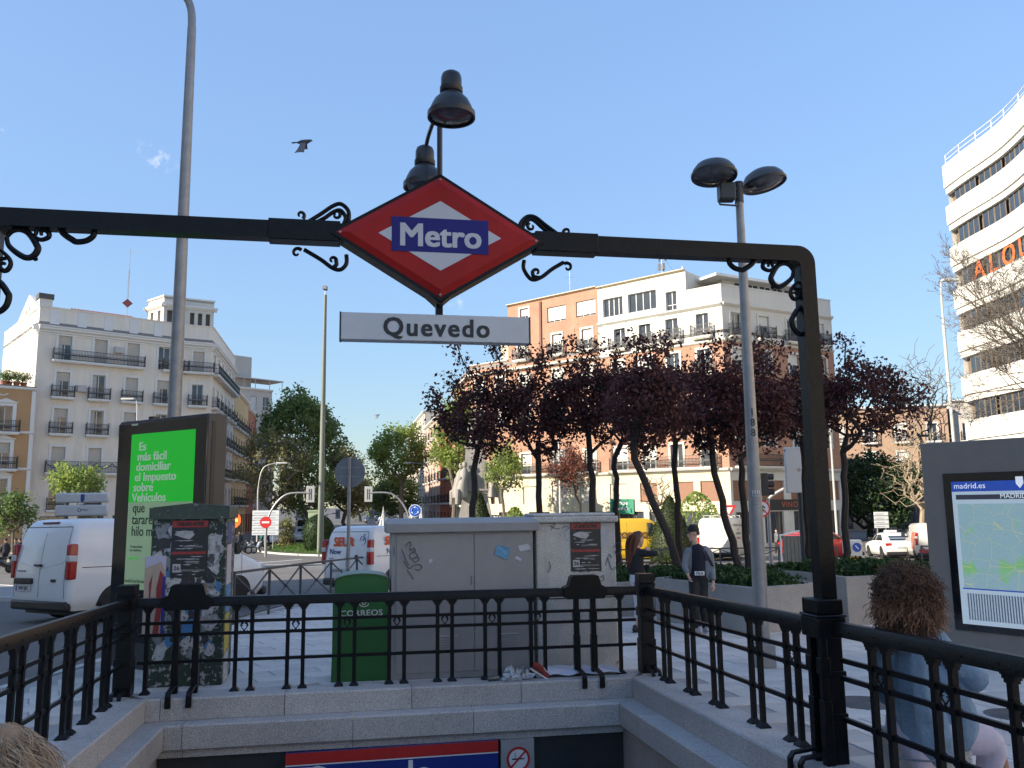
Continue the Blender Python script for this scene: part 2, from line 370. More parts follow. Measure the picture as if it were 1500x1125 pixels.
# kerb stones along the edge of the square
kerb_m=M('kerb_granite',(.48,.46,.44),rough=.8,var=.12,speck=.25,spscale=120,bump=.1,rnd=.08)
km=MB(); km.box(-.495,-.07,-.13,.495,.08,.012); kme=km.mesh('kerb_stone',kerb_m)
def kerbs(P,parent,closed=False,step=1.0):
    for i in range(len(P) if closed else len(P)-1):
        a=Vector((*P[i],0)); b=Vector((*P[(i+1)%len(P)],0)); L=(b-a).length; n=max(1,round(L/step)); ang=math.atan2(b.y-a.y,b.x-a.x)
        for k in range(n):
            p=a.lerp(b,(k+.5)/n); o=put('kerb_stone',kme,parent,(p.x,p.y,gz(p.y)),ang); o.scale=(L/n/1.0,1,1)
            o.rotation_euler=(0,math.atan(SL*math.sin(ang)) if p.y<60 else 0,ang)
kerbs(plaza[1:13],pavement)
# traffic island left and road markings
island=[(-40,36),(-22.6,34.5),(-13.2,27.2),(-12.9,26.2),(-14.6,25.2),(-24,26.5),(-40,27.5)]
isl=poly_sheet('traffic_island',island,[],M('island_concrete',(.27,.265,.26),rough=.9,var=.15,bump=.2,speck=.15),0.0)
kerbs(island,isl,True)
paint=M('road_paint',(.62,.62,.60),rough=.7,var=.25,scale=8,speck=.2,spscale=30)
def mark(pts,wd,name='road_marking'):
    m=MB(); up=Vector((0,0,1))
    for i in range(len(pts)-1):
        a=Vector((pts[i][0],pts[i][1],0)); b=Vector((pts[i+1][0],pts[i+1][1],0)); n=max(1,int((b-a).length/2)); d=(b-a).normalized(); s=Vector((-d.y,d.x,0))*wd/2
        for k in range(n):
            q=a.lerp(b,k/n); r=a.lerp(b,(k+1)/n)
            m.add([(*(q-s)[:2],gz((q-s).y)-.108),(*(r-s)[:2],gz((r-s).y)-.108),(*(r+s)[:2],gz((r+s).y)-.108),(*(q+s)[:2],gz((q+s).y)-.108)],[(0,1,2,3)])
    return m.build(name,paint,road)
mark([(-30,23.6),(-14.6,23.9)],.18); mark([(-16.4,54),(-14.9,60)],.35)
mark([(-13.8,46.5),(-8,49)],.3); mark([(-16,44.5),(-13,40),(-11.5,33),(-9.5,28)],.2); mark([(-17,50.5),(-6,53)],.4)
for k in range(7): mark([(-7.5+k*1.2,39+k*.1),(-7.0+k*1.2,43+k*.1)],.5)
for k in range(6): mark([(15+k*1.6,36.4+k*.12),(16.0+k*1.6,36.5+k*.12)],.5)
mark([(10,40.5),(40,41.8)],.18); mark([(4,47),(38,46)],.14)
sun_sheet=poly_sheet('painted_sun_sheet',[(-60,40),(-24,36),(-12,30.5),(-4.5,31.5),(0,33.3),(6,34.3),(14,35.3),(24,35.3),(36,31),(70,24),(70,58),(-60,58)],[],M('painted_sun_asphalt',(.27,.245,.21),rough=.9,var=.16,scale=.3,speck=.2,spscale=60,bump=.2,bscale=90),-.116,-.121)  # lighter sheet over the road: the sunlit patch painted into its colour
# ================================================================= STAIRWELL
def course(u,v): return None
def prof_block(prof,L,name='granite_block'):
    """block of a course: outline in (inward distance, height), length L along x"""
    m=MB(); m.prism([(d,z) for d,z in prof],-L/2+.003,L/2-.003,'x'); return m
C1=[(-.14,-.12),(-.14,.05),(-.13,.06),(.285,.06),(.30,.045),(.30,-.165),(.0,-.165)]
C2=[(.0,-.168),(.525,-.168),(.54,-.185),(.54,-.405),(.53,-.415),(.0,-.415)]
C3=[(.0,-.418),(.47,-.418),(.47,-.50),(.0,-.50)]
WALLM=M('granite_wall_panel',(.32,.31,.30),rough=.7,var=.1,speck=.3,spscale=150,rnd=.05,streak=.15,bump=.08,bscale=150)
def wall_side(name,label,p0,p1,inward,joints1,joints2,below):
    """p0->p1 in (u,v); inward: unit vector in (u,v)"""
    root=empty(name,st(*p0),0,label=label,cat='stairwell wall')
    p0=Vector(p0);p1=Vector(p1);L=(p1-p0).length;d=(p1-p0)/L; inv=Vector(inward); org=st(*p0)
    def wf(o,a,z):   # a along, o inward
        q=p0+d*a+inv*o; return st(q.x,q.y,z)-org
    for prof,J,mi in ((C1,joints1,granite),(C2,joints2,granite),(C3,joints2,granite)):
        J=[0]+[j for j in J if 0<j<L]+[L]
        for i in range(len(J)-1):
            a,b=J[i]+.003,J[i+1]-.003; m=MB()
            # mitre the ends where the walls meet
            def endp(o,t,which):
                if which==0 and i==0 : return t+max(0,o)*(1 if below[0] else 0)
                if which==1 and i==len(J)-2: return t-max(0,o)*(1 if below[1] else 0)
                return t
            n=len(prof); vs=[wf(o,endp(o,a,0),z) for o,z in prof]+[wf(o,endp(o,b,1),z) for o,z in prof]
            m.add(vs,[tuple(range(n)),tuple(range(2*n-1,n-1,-1))]+[(k,k+n,(k+1)%n+n,(k+1)%n) for k in range(n)])
            m.build('granite_block',mi,root)
    return root,wf,L
rngj=random.Random(5)
def joints(L,step,off): return [off+step*i for i in range(40) if .2<off+step*i<L-.2]
wb,wbf,LB=wall_side('stairwell_wall','grey granite stairwell wall at the far end under the back railing, above the blue board',(U0,V1),(U1,V1),(0,-1),[0.45,1.72,3.09,4.33],[0.72,2.45,3.75],(1,1))
wr,wrf,LR=wall_side('stairwell_wall','grey granite stairwell wall on the right below the railing with the portal post',(U1,V1),(U1,V0),(-1,0),[1.9,3.6,5.2,6.8,8.3],[1.2,2.9,4.6,6.3,8.0],(1,0))
wl,wlf,LL=wall_side('stairwell_wall','grey granite stairwell wall on the left, its coping running down to the corner',(U0,V0),(U0,V1),(1,0),[1.2,2.8,4.3,5.8,7.3],[.9,2.4,4.0,5.6,7.1],(0,1))
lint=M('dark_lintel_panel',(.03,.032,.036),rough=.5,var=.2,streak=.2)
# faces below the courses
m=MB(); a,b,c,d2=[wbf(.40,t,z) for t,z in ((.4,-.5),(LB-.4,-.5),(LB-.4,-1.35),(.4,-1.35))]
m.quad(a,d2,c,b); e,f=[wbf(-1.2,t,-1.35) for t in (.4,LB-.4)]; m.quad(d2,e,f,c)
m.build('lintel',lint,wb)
for wf_,L_,rt_ in ((wrf,LR,wr),(wlf,LL,wl)):
    n=6
    for r_,(z0,z1) in enumerate(((-.503,-1.2),(-1.203,-2.1),(-2.103,-3.9))):
        for k in range(n):
            m=MB(); x0,x1=L_*k/n+.003,L_*(k+1)/n-.003
            q=[wf_(.46,t,z) for t,z in ((x0,z0),(x1,z0),(x1,z1),(x0,z1))]; q2=[wf_(.2,t,z) for t,z in ((x0,z0),(x1,z0),(x1,z1),(x0,z1))]
            m.add(q+q2,[(0,1,2,3),(7,6,5,4),(0,4,5,1),(1,5,6,2),(2,6,7,3),(3,7,4,0)]); m.build('wall_panel',WALLM,rt_)
# flight of steps and the passage floor
stairs=empty('staircase',st(0,V0,0)); stairs['kind']='structure'
sw=MB(); sw.box(HU0-.15+.3,0,-.165,HU1+.15-.3,.33,0); 
treadm=sw.mesh('stair_tread',M('stair_granite',(.28,.27,.26),rough=.8,var=.15,speck=.25,spscale=120,bump=.1))
for k in range(22):
    p=st(0,2.0+.3*k,0); o=put('stair_tread',treadm,stairs,Vector((p.x,p.y,gz(2)-.06-.165*k))-st(0,V0,0),AZ)
m=MB(); m.box(HU0+.1,V0,-.5,HU1-.1,2.02,-.01); m.build('landing',M('stair_granite'),stairs,loc=-st(0,V0,0),warp=lambda u,v,w:st(u,v,w))
m=MB(); m.box(HU0-.1,8.5,-3.9,HU1+.1,16,-3.75); m.build('passage_floor',M('stair_granite'),warp=lambda u,v,w:st(u,v,w),kind='structure')
m=MB(); m.quad((HU0,9.7,-3.8),(HU0,15,-3.8),(HU0,15,-1.35),(HU0,9.7,-1.35)); m.quad((HU1,9.7,-3.8),(HU1,9.7,-1.35),(HU1,15,-1.35),(HU1,15,-3.8)); m.quad((HU0,15,-3.8),(HU1,15,-3.8),(HU1,15,-1.35),(HU0,15,-1.35))
m.build('passage_wall',WALLM,warp=lambda u,v,w:st(u,v,w),kind='structure')
# blue station board and no smoking plate
bu0,bu1=-.66,1.60
blue=M('sign_blue',(.012,.03,.22),rough=.35,var=.1,dirt=((.03,.05,.2),6,.68)); redp=M('sign_red',(.42,.02,.018),rough=.4,var=.12); wlet=M('sign_white',(.7,.7,.72),rough=.4)
b=empty('station_board',st(bu0,9.55,-.51),AZ,label='blue station board with a red top stripe reading Quevedo under the granite wall',cat='station sign')
Lb=bu1-bu0
m=MB(); m.box(0,0,-.62,Lb,.12,0); m.build('panel',blue,b)
m=MB(); m.box(0,-.006,-.115,Lb,0,0); m.build('stripe',redp,b)
m=MB(); m.box(0,-.005,-.13,Lb,0,-.118); m.build('line',wlet,b)
text('Quevedo',.36,wlet,b,FACE((.86,-.006,-.285)),bold=.008)
m=MB(); m.box(.1,-.008,-.355,.27,0,-.165); m.build('line_badge',redp,b); m=MB(); m.box(.085,-.005,-.395,.285,0,-.15); m.build('badge_border',wlet,b)
text('2',.2,wlet,b,FACE((.185,-.011,-.275)),bold=.004)
ns=empty('no_smoking_sign',st(1.63,9.54,-.505),AZ,label='grey plate with a round no smoking symbol beside the blue board',cat='sign')
m=MB(); m.box(0,0,-.5,.37,.1,.0); m.build('plate',M('sign_grey',(.30,.31,.31),rough=.5,var=.1),ns)
R90=Matrix.Rotation(PI/2,3,'X')
m=MB(); m.lathe([(0,0),(.125,0),(.125,.003),(0,.003)],(.19,-.001,-.2),32,R90); m.build('disc',wlet,ns)
m=MB(); m.lathe([(.105,0.004),(.13,.004),(.13,.007),(.105,.007),(.105,.004)],(.19,-.001,-.2),32,R90); m.bar((.115,-.0065,-.275),(.265,-.0065,-.125),.02,.004,up=(0,1,0)); m.build('ring',redp,ns)
m=MB(); m.box(.12,-.006,-.205,.24,-.0045,-.19); m.box(.245,-.006,-.205,.262,-.0045,-.19); m.tube([(.15,-.0055,-.18),(.165,-.0055,-.165),(.15,-.0055,-.15),(.165,-.0055,-.135)],.003,4); m.build('cigarette',black,ns)
# ================================================================= RAILINGS
RH=1.02
def baluster_mesh():
    m=MB(); s=.021
    m.box(-s,-s,.03,s,s,RH-.15)
    m.add([(-.05,-.05,0),(.05,-.05,0),(.05,.05,0),(-.05,.05,0),(-.05,-.05,.012),(.05,-.05,.012),(.05,.05,.012),(-.05,.05,.012),(-s,-s,.045),(s,-s,.045),(s,s,.045),(-s,s,.045)],
      [(3,2,1,0),(0,1,5,4),(1,2,6,5),(2,3,7,6),(3,0,4,7),(4,5,9,8),(5,6,10,9),(6,7,11,10),(7,4,8,11)])
    for z,w_,h in ((RH-.155,.034,.02),(RH-.135,.048,.02),(RH-.115,.062,.022)): m.box(-w_,-s-.004,z,w_,s+.004,z+h)
    for z in (.333,.622,.748): m.box(-s-.006,-s-.006,z-.02,s+.006,s+.006,z+.02)
    return m.mesh('baluster',iron)
bal=baluster_mesh()
def heart_mesh():
    m=MB()
    for sg in (-1,1):
        pts=[]
        for k in range(13):
            t=k/12*PI*1.6; r=.022*(1-.45*k/12); pts.append((sg*(.02+.0-r*math.cos(t)*1.0)+0,0,.018+r*math.sin(t)))
        m.tube([(0,0,-.045)]+[(sg*.03,0,-.01),(sg*.043,0,.012)]+pts[2:],.006,5)
        m.tube([(0,0,-.045),(sg*.025,0,-.06),(sg*.04,0,-.045)],.006,5)
    return m.mesh('scroll_ornament',iron)
heart=heart_mesh()
def strap(m,o0,along,wd=.05):
    """foot strap bending over the coping edge, built in (along, inward, z)"""
    pts=[(o0,.10),(.20,.085),(.30,.075),(.335,.03),(.335,-.09)]
    for i in range(len(pts)-1):
        (a,za),(b_,zb)=pts[i],pts[i+1]; m.bar((along,-a,za),(along,-b_,zb),wd,.02,up=(1,0,0)) if False else m.box(0,0,0,0,0,0) if False else None
    n=len(pts); th=.022
    outer=[(p[0],p[1]) for p in pts]; inner=[(pts[0][0],pts[0][1]-th),(pts[1][0],pts[1][1]-th),(.30-.004,.075-th),(.335-th,.02),(.335-th,-.09)]
    poly=outer+inner[::-1]
    vs=[(along-wd/2,-a,z) for a,z in poly]+[(along+wd/2,-a,z) for a,z in poly]; k=len(poly)
    fs=[(i,i+1,2*n-2-i,2*n-1-i) for i in range(n-1)]+[(k+i+1,k+i,k+2*n-1-i,k+2*n-2-i) for i in range(n-1)]+[(i,i+k,(i+1)%k+k,(i+1)%k) for i in range(k)]
    m.add(vs,fs)
def railing(label,p0,p1,inward,pairs,singles,doubles,ends,gaps=()):
    """local frame: x along the railing, -y towards the opening"""
    p0=Vector(p0);p1=Vector(p1);d=(p1-p0);L=d.length;d/=L
    org=st(p0.x,p0.y,.06); P1=st(p1.x,p1.y,.06); ang=math.atan2(P1.y-org.y,P1.x-org.x); slope=(P1.z-org.z)/L
    root=empty('iron_railing',org,ang,label=label,cat='railing')
    # local -y must point inward, else mirror
    inv=Vector(inward); side=d.x*inv.y-d.y*inv.x   # >0: inward is +y
    sg=-1 if side>0 else 1
    wp=lambda x,y,z:(x,y*sg,z+slope*x)
    def at_(x): return (x,0,slope*x)
    m=MB(); w_=.042
    segs=[]; cuts=sorted(gaps); a=ends[0]
    for g0,g1 in cuts: segs.append((a,g0)); a=g1
    segs.append((a,L-ends[1]))
    for x0,x1 in segs: 
        m=MB(); m.prism([(-.045,RH-.10),(.045,RH-.10),(.045,RH-.03),(.03,RH),(-.03,RH),(-.045,RH-.03)],x0,x1,'x')
        k=x0+.2
        while k<x1: m.lathe([(.009,0),(.007,.006),(0,.008)],(k,-.045,RH-.055),6,Matrix.Rotation(PI/2,3,'X')); k+=.285
        m.build('handrail',iron,root,warp=wp)
        for z in (.333,.622,.748):
            m=MB(); m.box(x0,-.014,z-.017,x1,.014,z+.017); m.build('crossbar',iron,root,warp=wp)
    for c in pairs:
        for s in (-.085,.085): put('baluster',bal,root,at_(c+s))
        put('scroll_ornament',heart,root,(c,0,slope*c+.69))
    for c in singles: put('baluster',bal,root,at_(c))
    for c in doubles:
        m=MB()
        for s in (-.105,.105):
            x=c+s
            m.box(x-.037,-.04,.0,x+.037,.037,.47); m.box(x-.030,-.034,.47,x+.030,.034,RH-.12); m.box(x-.041,-.042,.63,x+.041,.042,.75)
            strap(m,-.02,x,.06)
        m.build('double_post',iron,root,warp=wp,bevel=.006)
        m=MB(); m.prism([(c-.23,RH-.13),(c+.23,RH-.13),(c+.27,RH-.06),(c+.27,RH-.0),(c+.2,RH+.03),(c+.17,RH+.13),(c+.15,RH+.145),(c-.15,RH+.145),(c-.17,RH+.13),(c-.2,RH+.03),(c-.27,RH),(c-.27,RH-.06)],-.075,.075,'y')
        m.build('post_cap',iron,root,warp=wp,bevel=.008)
    return root,wp,L
def u2(u): return u-U0
back_pairs=[-1.18,-.62,-.05,.515,1.07,1.63,2.18]
rb,_,_=railing('black iron railing across the far end of the stairwell, in front of the cabinets',(U0,V1),(U1,V1),(0,-1),[u2(u) for u in back_pairs],[u2(-2.2),u2(3.2)],[u2(-1.79),u2(2.76)],(.13,.13))
pr=[9.41,8.70,8.04,7.2,6.61-.06]
rr_,_,_=railing('black iron railing along the right side of the stairwell, past the portal post',(U1,V1),(U1,1.2),(-1,0),[V1-v for v in pr]+[V1-v for v in (5.36,4.72,4.08,3.44,2.8,2.16,1.6)],[],[],(.13,.0),gaps=[(V1-5.99-.16,V1-5.99+.16)])
rl,_,_=railing('black iron railing along the left side of the stairwell, nearest the parked van',(U0,1.2),(U0,V1),(1,0),[v-1.2 for v in (9.36,8.8,8.2,7.6,7.0,6.45,5.5,4.9,4.3,3.7,3.1,2.5,1.9)],[],[],(0,.13),gaps=[(5.99-1.2-.16,5.99-1.2+.16)])
def corner_post(u,v,label,su,sv):
    r=empty('corner_post',st(u,v,.06),AZ,label=label,cat='railing post',group='corner posts of the railing')
    m=MB(); a=.080
    m.box(-a,-a,0,a,a,RH-.1); m.build('shaft',iron,r,bevel=.008)
    m=MB(); m.box(-a-.012,-a-.012,0,a+.012,a+.012,.40); m.build('plinth',iron,r,bevel=.008)
    m=MB(); m.box(-a-.015,-a-.015,.66,a+.015,a+.015,.77); m.build('band',iron,r,bevel=.01)
    m=MB(); m.box(-a-.02,-a-.02,RH-.12,a+.02,a+.02,RH+.02); m.box(-a-.028,-a-.028,RH+.021,a+.028,a+.028,RH+.035); m.box(-a-.015,-a-.015,RH+.036,a+.015,a+.015,RH+.15); m.build('cap',iron,r,bevel=.012)
    m=MB()
    for s in (-.04,.04):
        T=MB(); strap(T,.06,s,.04)
        # towards the opening on both faces
        m.add([(q[0],q[1]*1.0 if sv<0 else -q[1],q[2]) for q in T.v],T.f)
    m.build('strap',iron,r)
    return r
corner_post(U0,V1,'black cast iron corner post at the left end of the back railing, beside the billboard',1,-1)
corner_post(U1,V1,'black iron corner post at the right end of the back railing, by the woman',-1,-1)
# ================================================================= PORTAL
VP=5.99
por=empty('metro_portal',st(U1,VP,.06),AZ,label='black iron portal frame spanning the stairs and carrying the Metro sign',cat='portal')
OU=U1  # local x = u-OU
def loc(u,w): return (u-OU,w-.06)
m=MB(); hw=.062
L_=U0-OU; T=3.985-.06; t=.125
def arc(cx,cz,r,a0,a1,n=8): return [(cx+r*math.cos(a0+(a1-a0)*k/n),cz+r*math.sin(a0+(a1-a0)*k/n)) for k in range(n+1)]
out=[(hw,1.12)]+arc(hw-.14,T-.14,.14,0,PI/2)+arc(L_-hw+.14,T-.14,.14,PI/2,PI)+[(L_-hw,1.12),(L_+hw,1.12)]+arc(L_+hw+.05,T-t-.05,.05,PI,PI/2)+arc(-hw-.05,T-t-.05,.05,PI/2,0)+[(-hw,1.12)]
m.prism(out,-.06,.06,'y'); m.build('frame',iron,por,bevel=.012)
for x in (0,L_):
    m=MB(); m.box(x-.065,-.085,0,x+.065,.085,1.13)
    for s in (-.16,): 
        pass
    m.build('pedestal',iron,por,bevel=.008)
    for s in (-.075,.075):
        m=MB(); sg=-1 if x==0 else 1; bx=x+sg*.095
        m.box(bx-.034,s-.034,0,bx+.034,s+.034,.46); m.box(bx-.027,s-.028,.46,bx+.027,s+.028,RH-.1); m.box(bx-.038,s-.038,.64,bx+.038,s+.038,.76)
        T_=MB(); strap(T_,.08,s,.055); m.add([((-sg)*q[1]*-1*-1 + x,q[0],q[2]) if False else (x+sg*(-q[1]),q[0],q[2]) for q in T_.v],T_.f)
        m.build('pilaster',iron,por,bevel=.005)
    m=MB(); sg=-1 if x==0 else 1; a0,a1=(x-.145,x+.085) if sg<0 else (x-.085,x+.145); m.box(a0,-.125,RH-.12,a1,.125,RH+.03); m.box(a0-.008,-.133,RH+.031,a1+.008,.133,RH+.05); m.box(a0+.01,-.115,RH+.051,a1-.01,.115,RH+.16)
    m.build('pedestal_cap',iron,por,bevel=.02)
    m=MB(); m.box(x-.078,-.098,.62,x+.078,.098,.66); m.build('pedestal_band',iron,por,bevel=.006); m=MB(); m.box(x-.074,-.094,.30,x+.074,.094,.36); m.build('pedestal_band',iron,por,bevel=.006)
def bez(P,n=6):
    """smooth curve through the points"""
    P=[Vector(p) for p in P]; out=[]
    for i in range(len(P)-1):
        p0=P[max(i-1,0)];p1=P[i];p2=P[i+1];p3=P[min(i+2,len(P)-1)]
        for k in range(n):
            t=k/n; out.append(.5*((2*p1)+(-p0+p2)*t+(2*p0-5*p1+4*p2-p3)*t*t+(-p0+3*p1-3*p2+p3)*t*t*t))
    out.append(P[-1]); return out
loopP=[(.034,.06),(.065,.02),(.116,.009),(.164,.034),(.211,.103),(.22,.138),(.194,.181),(.15,.19),(.09,.155),(.047,.112),(.034,.06)]
scr1=[(.147,.004),(.194,.052),(.237,.069),(.276,.052),(.28,.026),(.254,.004),(.233,.017),(.237,.039)]
wave=[(.2,.04),(.22,-.026),(.28,-.043),(.33,-.017),(.37,.026),(.42,.06),(.45,.073),(.51,.06),(.55,.017),(.53,-.03),(.48,-.03),(.49,-.005)]
for cx,sg in ((-hw,-1),(L_+hw,1)):
    cz=T-t
    for nm,P,r in (('scroll_loop',loopP,.021),('scroll',scr1,.016),('scroll_wave',wave,.020)):
        for sw_ in ((0,) if nm=='scroll_loop' else (0,1)):
            m=MB(); pts=[(cx+sg*((q[1] if sw_ else q[0])*1.06),-.0,cz-(q[0] if sw_ else q[1])*1.06) for q in P]; c=bez(pts,5)
            n=len(c); rs=[r*(.75+.45*math.sin(PI*i/(n-1))) for i in range(n)]; m.tube(c,rs,8,flat=.9); m.build(nm,iron,por)
    m=MB(); m.lathe([(0,-.018),(.014,-.01),(.018,0),(.014,.01),(0,.018)],(cx+sg*.222,0,cz-.208),10); m.build('bead',iron,por)
for a,b_ in ((-.62,-.12),(1.31,1.80)):
    m=MB(); m.box(a-OU,-.072,T-t-.014,b_-OU,.072,T+.014); m.build('sleeve',iron,por,bevel=.006)
# sign scrolls, outlines read off in the plane of the portal
def pl(pts,ox,oy,k): 
    out=[]
    for x,y in pts:
        u,w_=pv(ox+x/k,oy+y/k,VP); out.append((u-OU,0,w_-.06))
    return out
def spiral(c,r,a0,turn,k):
    return [(c[0]+r*(1-.75*i/14)*math.cos(a0+turn*i/14),c[1]+r*(1-.75*i/14)*math.sin(a0+turn*i/14)) for i in range(15)]
sc=[([(402,782),(410,740),(405,700),(372,672),(335,682),(285,715),(225,752)],spiral((188,722),20,.9,-5.2,0)),
    ([(400,775),(385,770),(395,735),(372,702),(340,708),(300,735),(255,758)],spiral((352,722),20,-.8,5.2,0)),
    ([(398,905),(398,945),(372,972),(335,965),(280,925),(205,880)],spiral((172,895),24,-.6,-5.2,0)),
    ([(330,968),(352,950),(350,928)],spiral((335,930),18,0,-4.6,0)),
    ([(1192,800),(1195,765),(1225,735),(1262,738),(1310,775),(1382,828)],spiral((1408,806),20,2.2,5.2,0)),
    ([(1215,815),(1205,785),(1222,758),(1250,748),(1300,790),(1350,828)],spiral((1245,780),20,-2.2,-5.2,0)),
    ([(1212,935),(1210,975),(1245,1022),(1290,1012),(1340,975),(1392,945)],spiral((1410,968),22,-2.2,5.2,0)),
    ([(1285,1015),(1255,1008),(1250,985)],spiral((1268,990),18,PI,4.6,0))]
for P,sp in sc:
    c=bez(pl(P,380,80,3.125),5); s2=pl(sp,380,80,3.125)
    m=MB(); m.tube(c,.020,8,flat=.78); m.tube([Vector(q) for q in s2],[.018-.009*i/14 for i in range(15)],8,flat=.8); m.build('scroll',iron,por)
# ---- diamond sign
sg_=empty('metro_sign',st(.595,VP,3.895),AZ,label='red diamond Metro sign with a blue band at the centre of the portal beam',cat='metro sign')
HW,HH=.745,.455
enam=M('red_enamel',(.36,.012,.010),rough=.45,var=.18,scale=3,spec=.25,streak=.25,dirt=((.35,.2,.19),14,.735))
bluE=M('blue_enamel',(.018,.018,.17),rough=.45,spec=.25,var=.12,dirt=((.15,.16,.3),16,.73)); whE=M('white_enamel',(.50,.52,.56),rough=.35,var=.06,dirt=((.2,.2,.22),25,.74))
m=MB(); e=.035; HWo,HHo=HW+.045,HH+.028
m.prism([(-HWo,0),(0,-HHo),(HWo,0),(0,HHo)],-.085,.085,'y'); m.build('housing',iron,sg_,bevel=.006)
for sgy,nm in ((-1,'face'),(1,'face')):
    y=sgy*.087; m=MB()
    f0=[(-HW,y,0),(0,y,-HH),(HW,y,0),(0,y,HH)]; k=.88; f1=[(-HW*k,y+sgy*.022,0),(0,y+sgy*.022,-HH*k),(HW*k,y+sgy*.022,0),(0,y+sgy*.022,HH*k)]
    m.add(f0+f1,[(0,1,5,4),(1,2,6,5),(2,3,7,6),(3,0,4,7),(4,5,6,7)],False); m.build('enamel_face',enam,sg_)
    m=MB(); y2=y+sgy*.0245; m.prism([(-.447,0),(0,-.262),(.447,0),(0,.262)],y2-.0015,y2+.0015,'y'); m.build('white_diamond',whE,sg_)
    m=MB(); m.box(-.352,y2-.003-.0,-.128,.352,y2+.003,.128); m.build('blue_band',bluE,sg_)
text('Metro',.238,whE,sg_,FACE((0,-.087-.0285,-.012)),bold=.0065,ext=.002,spacing=1.0)
text('Metro',.238,whE,sg_,FACE((0,.087+.0285,-.012),PI),bold=.0065,ext=.002,spacing=1.0)
m=MB(); m.box(-.025,-.035,-HHo-.14,.025,.035,-HHo+.02); m.prism([(-.09,-HHo+.055),(0,-HHo-.012),(.09,-HHo+.055),(.05,-HHo+.02),(0,-HHo-.03),(-.05,-HHo+.02)],-.09,.09,'y'); m.build('hanger',iron,sg_)
for x,z in ((-HW+.03,0),(HW-.03,0),(0,HH-.02),(0,-HH+.02)): m=MB(); m.lathe([(.011,0),(.009,.007),(0,.009)],(x,-.09,z),8,Matrix.Rotation(PI/2,3,'X')); m.build('bolt',galv,sg_)
# ---- name plate
np_=empty('station_name_plate',st(.575,VP,3.222),AZ,label='pale name plate reading Quevedo hanging under the diamond',cat='name plate')
np_.rotation_euler=(0,0,AZ)
m=MB(); m.box(-.69,-.055,-.098,.69,.055,.098); m.build('box',M('plate_silver',(.50,.51,.53),rough=.35,var=.07,metal=.2),np_,bevel=.004)
m=MB(); 
for x in (-.684,.684): m.box(x-.006,-.058,-.1,x+.006,.058,.1)
m.build('end_cap',black,np_)
text('Quevedo',.185,black,np_,FACE((-.0,-.0575,-.005)),bold=.005,spacing=1.16,xs=.98)
# ---- two bell lamps over the sign
lampm=M('lamp_black',(.02,.021,.024),rough=.33,var=.25); lensm=M('lamp_lens',(.10,.10,.11),rough=.12,var=.5,scale=14,metal=.3)
mast=empty('lamp_bracket',st(.60,VP,4.35),AZ,label='thin black mast with two arms rising above the diamond sign',cat='lamp bracket')
m=MB(); m.tube([(0,0,0),(0,0,.60)],.021,10); m.build('mast',lampm,mast)
m=MB(); m.tube(bez([(0,0,.57),(-.02,.25,.60),(-.04,.5,.59),(-.052,.63,.54)],6),.017,8); m.build('arm',lampm,mast)
m=MB(); m.tube(bez([(0,0,.58),(.0,-.2,.59),(.012,-.42,.56),(.015,-.58,.46)],6),.017,8); m.build('arm',lampm,mast)
def bell(p,label,s=1.0):
    r=empty('bell_lamp',p,AZ,label=label,cat='lamp',group='bell lamps over the Metro sign')
    m=MB(); m.lathe([(.10*0+.0,.36),(.035,.357),(.055,.34),(.063,.31),(.064,.235)],(0,0,0),24); m.build('lamp_cap',lampm,r)
    m=MB(); m.lathe([(.066,.235),(.070,.232),(.070,.195),(.066,.19)],(0,0,0),24); m.build('collar',black,r)
    m=MB(); m.lathe([(.060,.192),(.078,.165),(.105,.13),(.125,.08),(.134,.035)],(0,0,0),28); m.lathe([(.130,.035),(.122,.08),(.1,.13),(.05,.16),(0,.17)],(0,0,0),28); m.build('shade',lampm,r)
    m=MB(); m.lathe([(.134,.036),(.145,.036),(.145,-.005),(.132,-.005),(.132,.036)],(0,0,0),28); m.build('rim',lampm,r)
    m=MB(); m.lathe([(0,-.02),(.06,-.014),(.11,.0),(.131,.012)],(0,0,0),24); m.build('lens',lensm,r)
    r.scale=(s,s,s*.82)
bell(st(.615,5.35,4.535),'black bell lamp in front, higher of the two over the Metro sign',1.12)
bell(st(.540,6.62,4.56),'black bell lamp behind the diamond sign, lower of the two',1.22)
# ================================================================= BUILDINGS
stucco=M('warm_white_stucco',(.60,.585,.54),rough=.85,var=.07,scale=.25,bump=.08,streak=.08)
stuccoA=M('cool_white_stucco',(.78,.71,.61),rough=.85,var=.09,scale=.3,bump=.08,streak=.16)
trimw=M('white_trim',(.70,.69,.66),rough=.7,var=.05)
cream=M('cream_stucco',(.62,.55,.40),rough=.85,var=.10,scale=.4,bump=.08,streak=.12)
brickB=brickmat('orange_brick',(.40,.185,.12),(.33,.145,.09),(.42,.30,.22),bw=.27,bh=.08,ms=.012)
terra=M('terracotta_tile',(.36,.12,.06),rough=.85,var=.3,scale=3,bump=.3)
framew=M('window_frame_white',(.62,.62,.60),rough=.5)
framed=M('window_frame_brown',(.16,.11,.07),rough=.5)
shutw=M('roller_shutter_white',(.60,.60,.57),rough=.6,var=.06)
shutb=M('roller_shutter_brown',(.26,.13,.08),rough=.6,var=.12)
curtain=M('pale_curtain',(.45,.44,.40),rough=.8,var=.15,scale=3)
railm=M('balcony_iron',(.03,.032,.036),rough=.5)
tan=M('tan_stucco',(.46,.28,.14),rough=.85,var=.08,scale=.5,bump=.08)
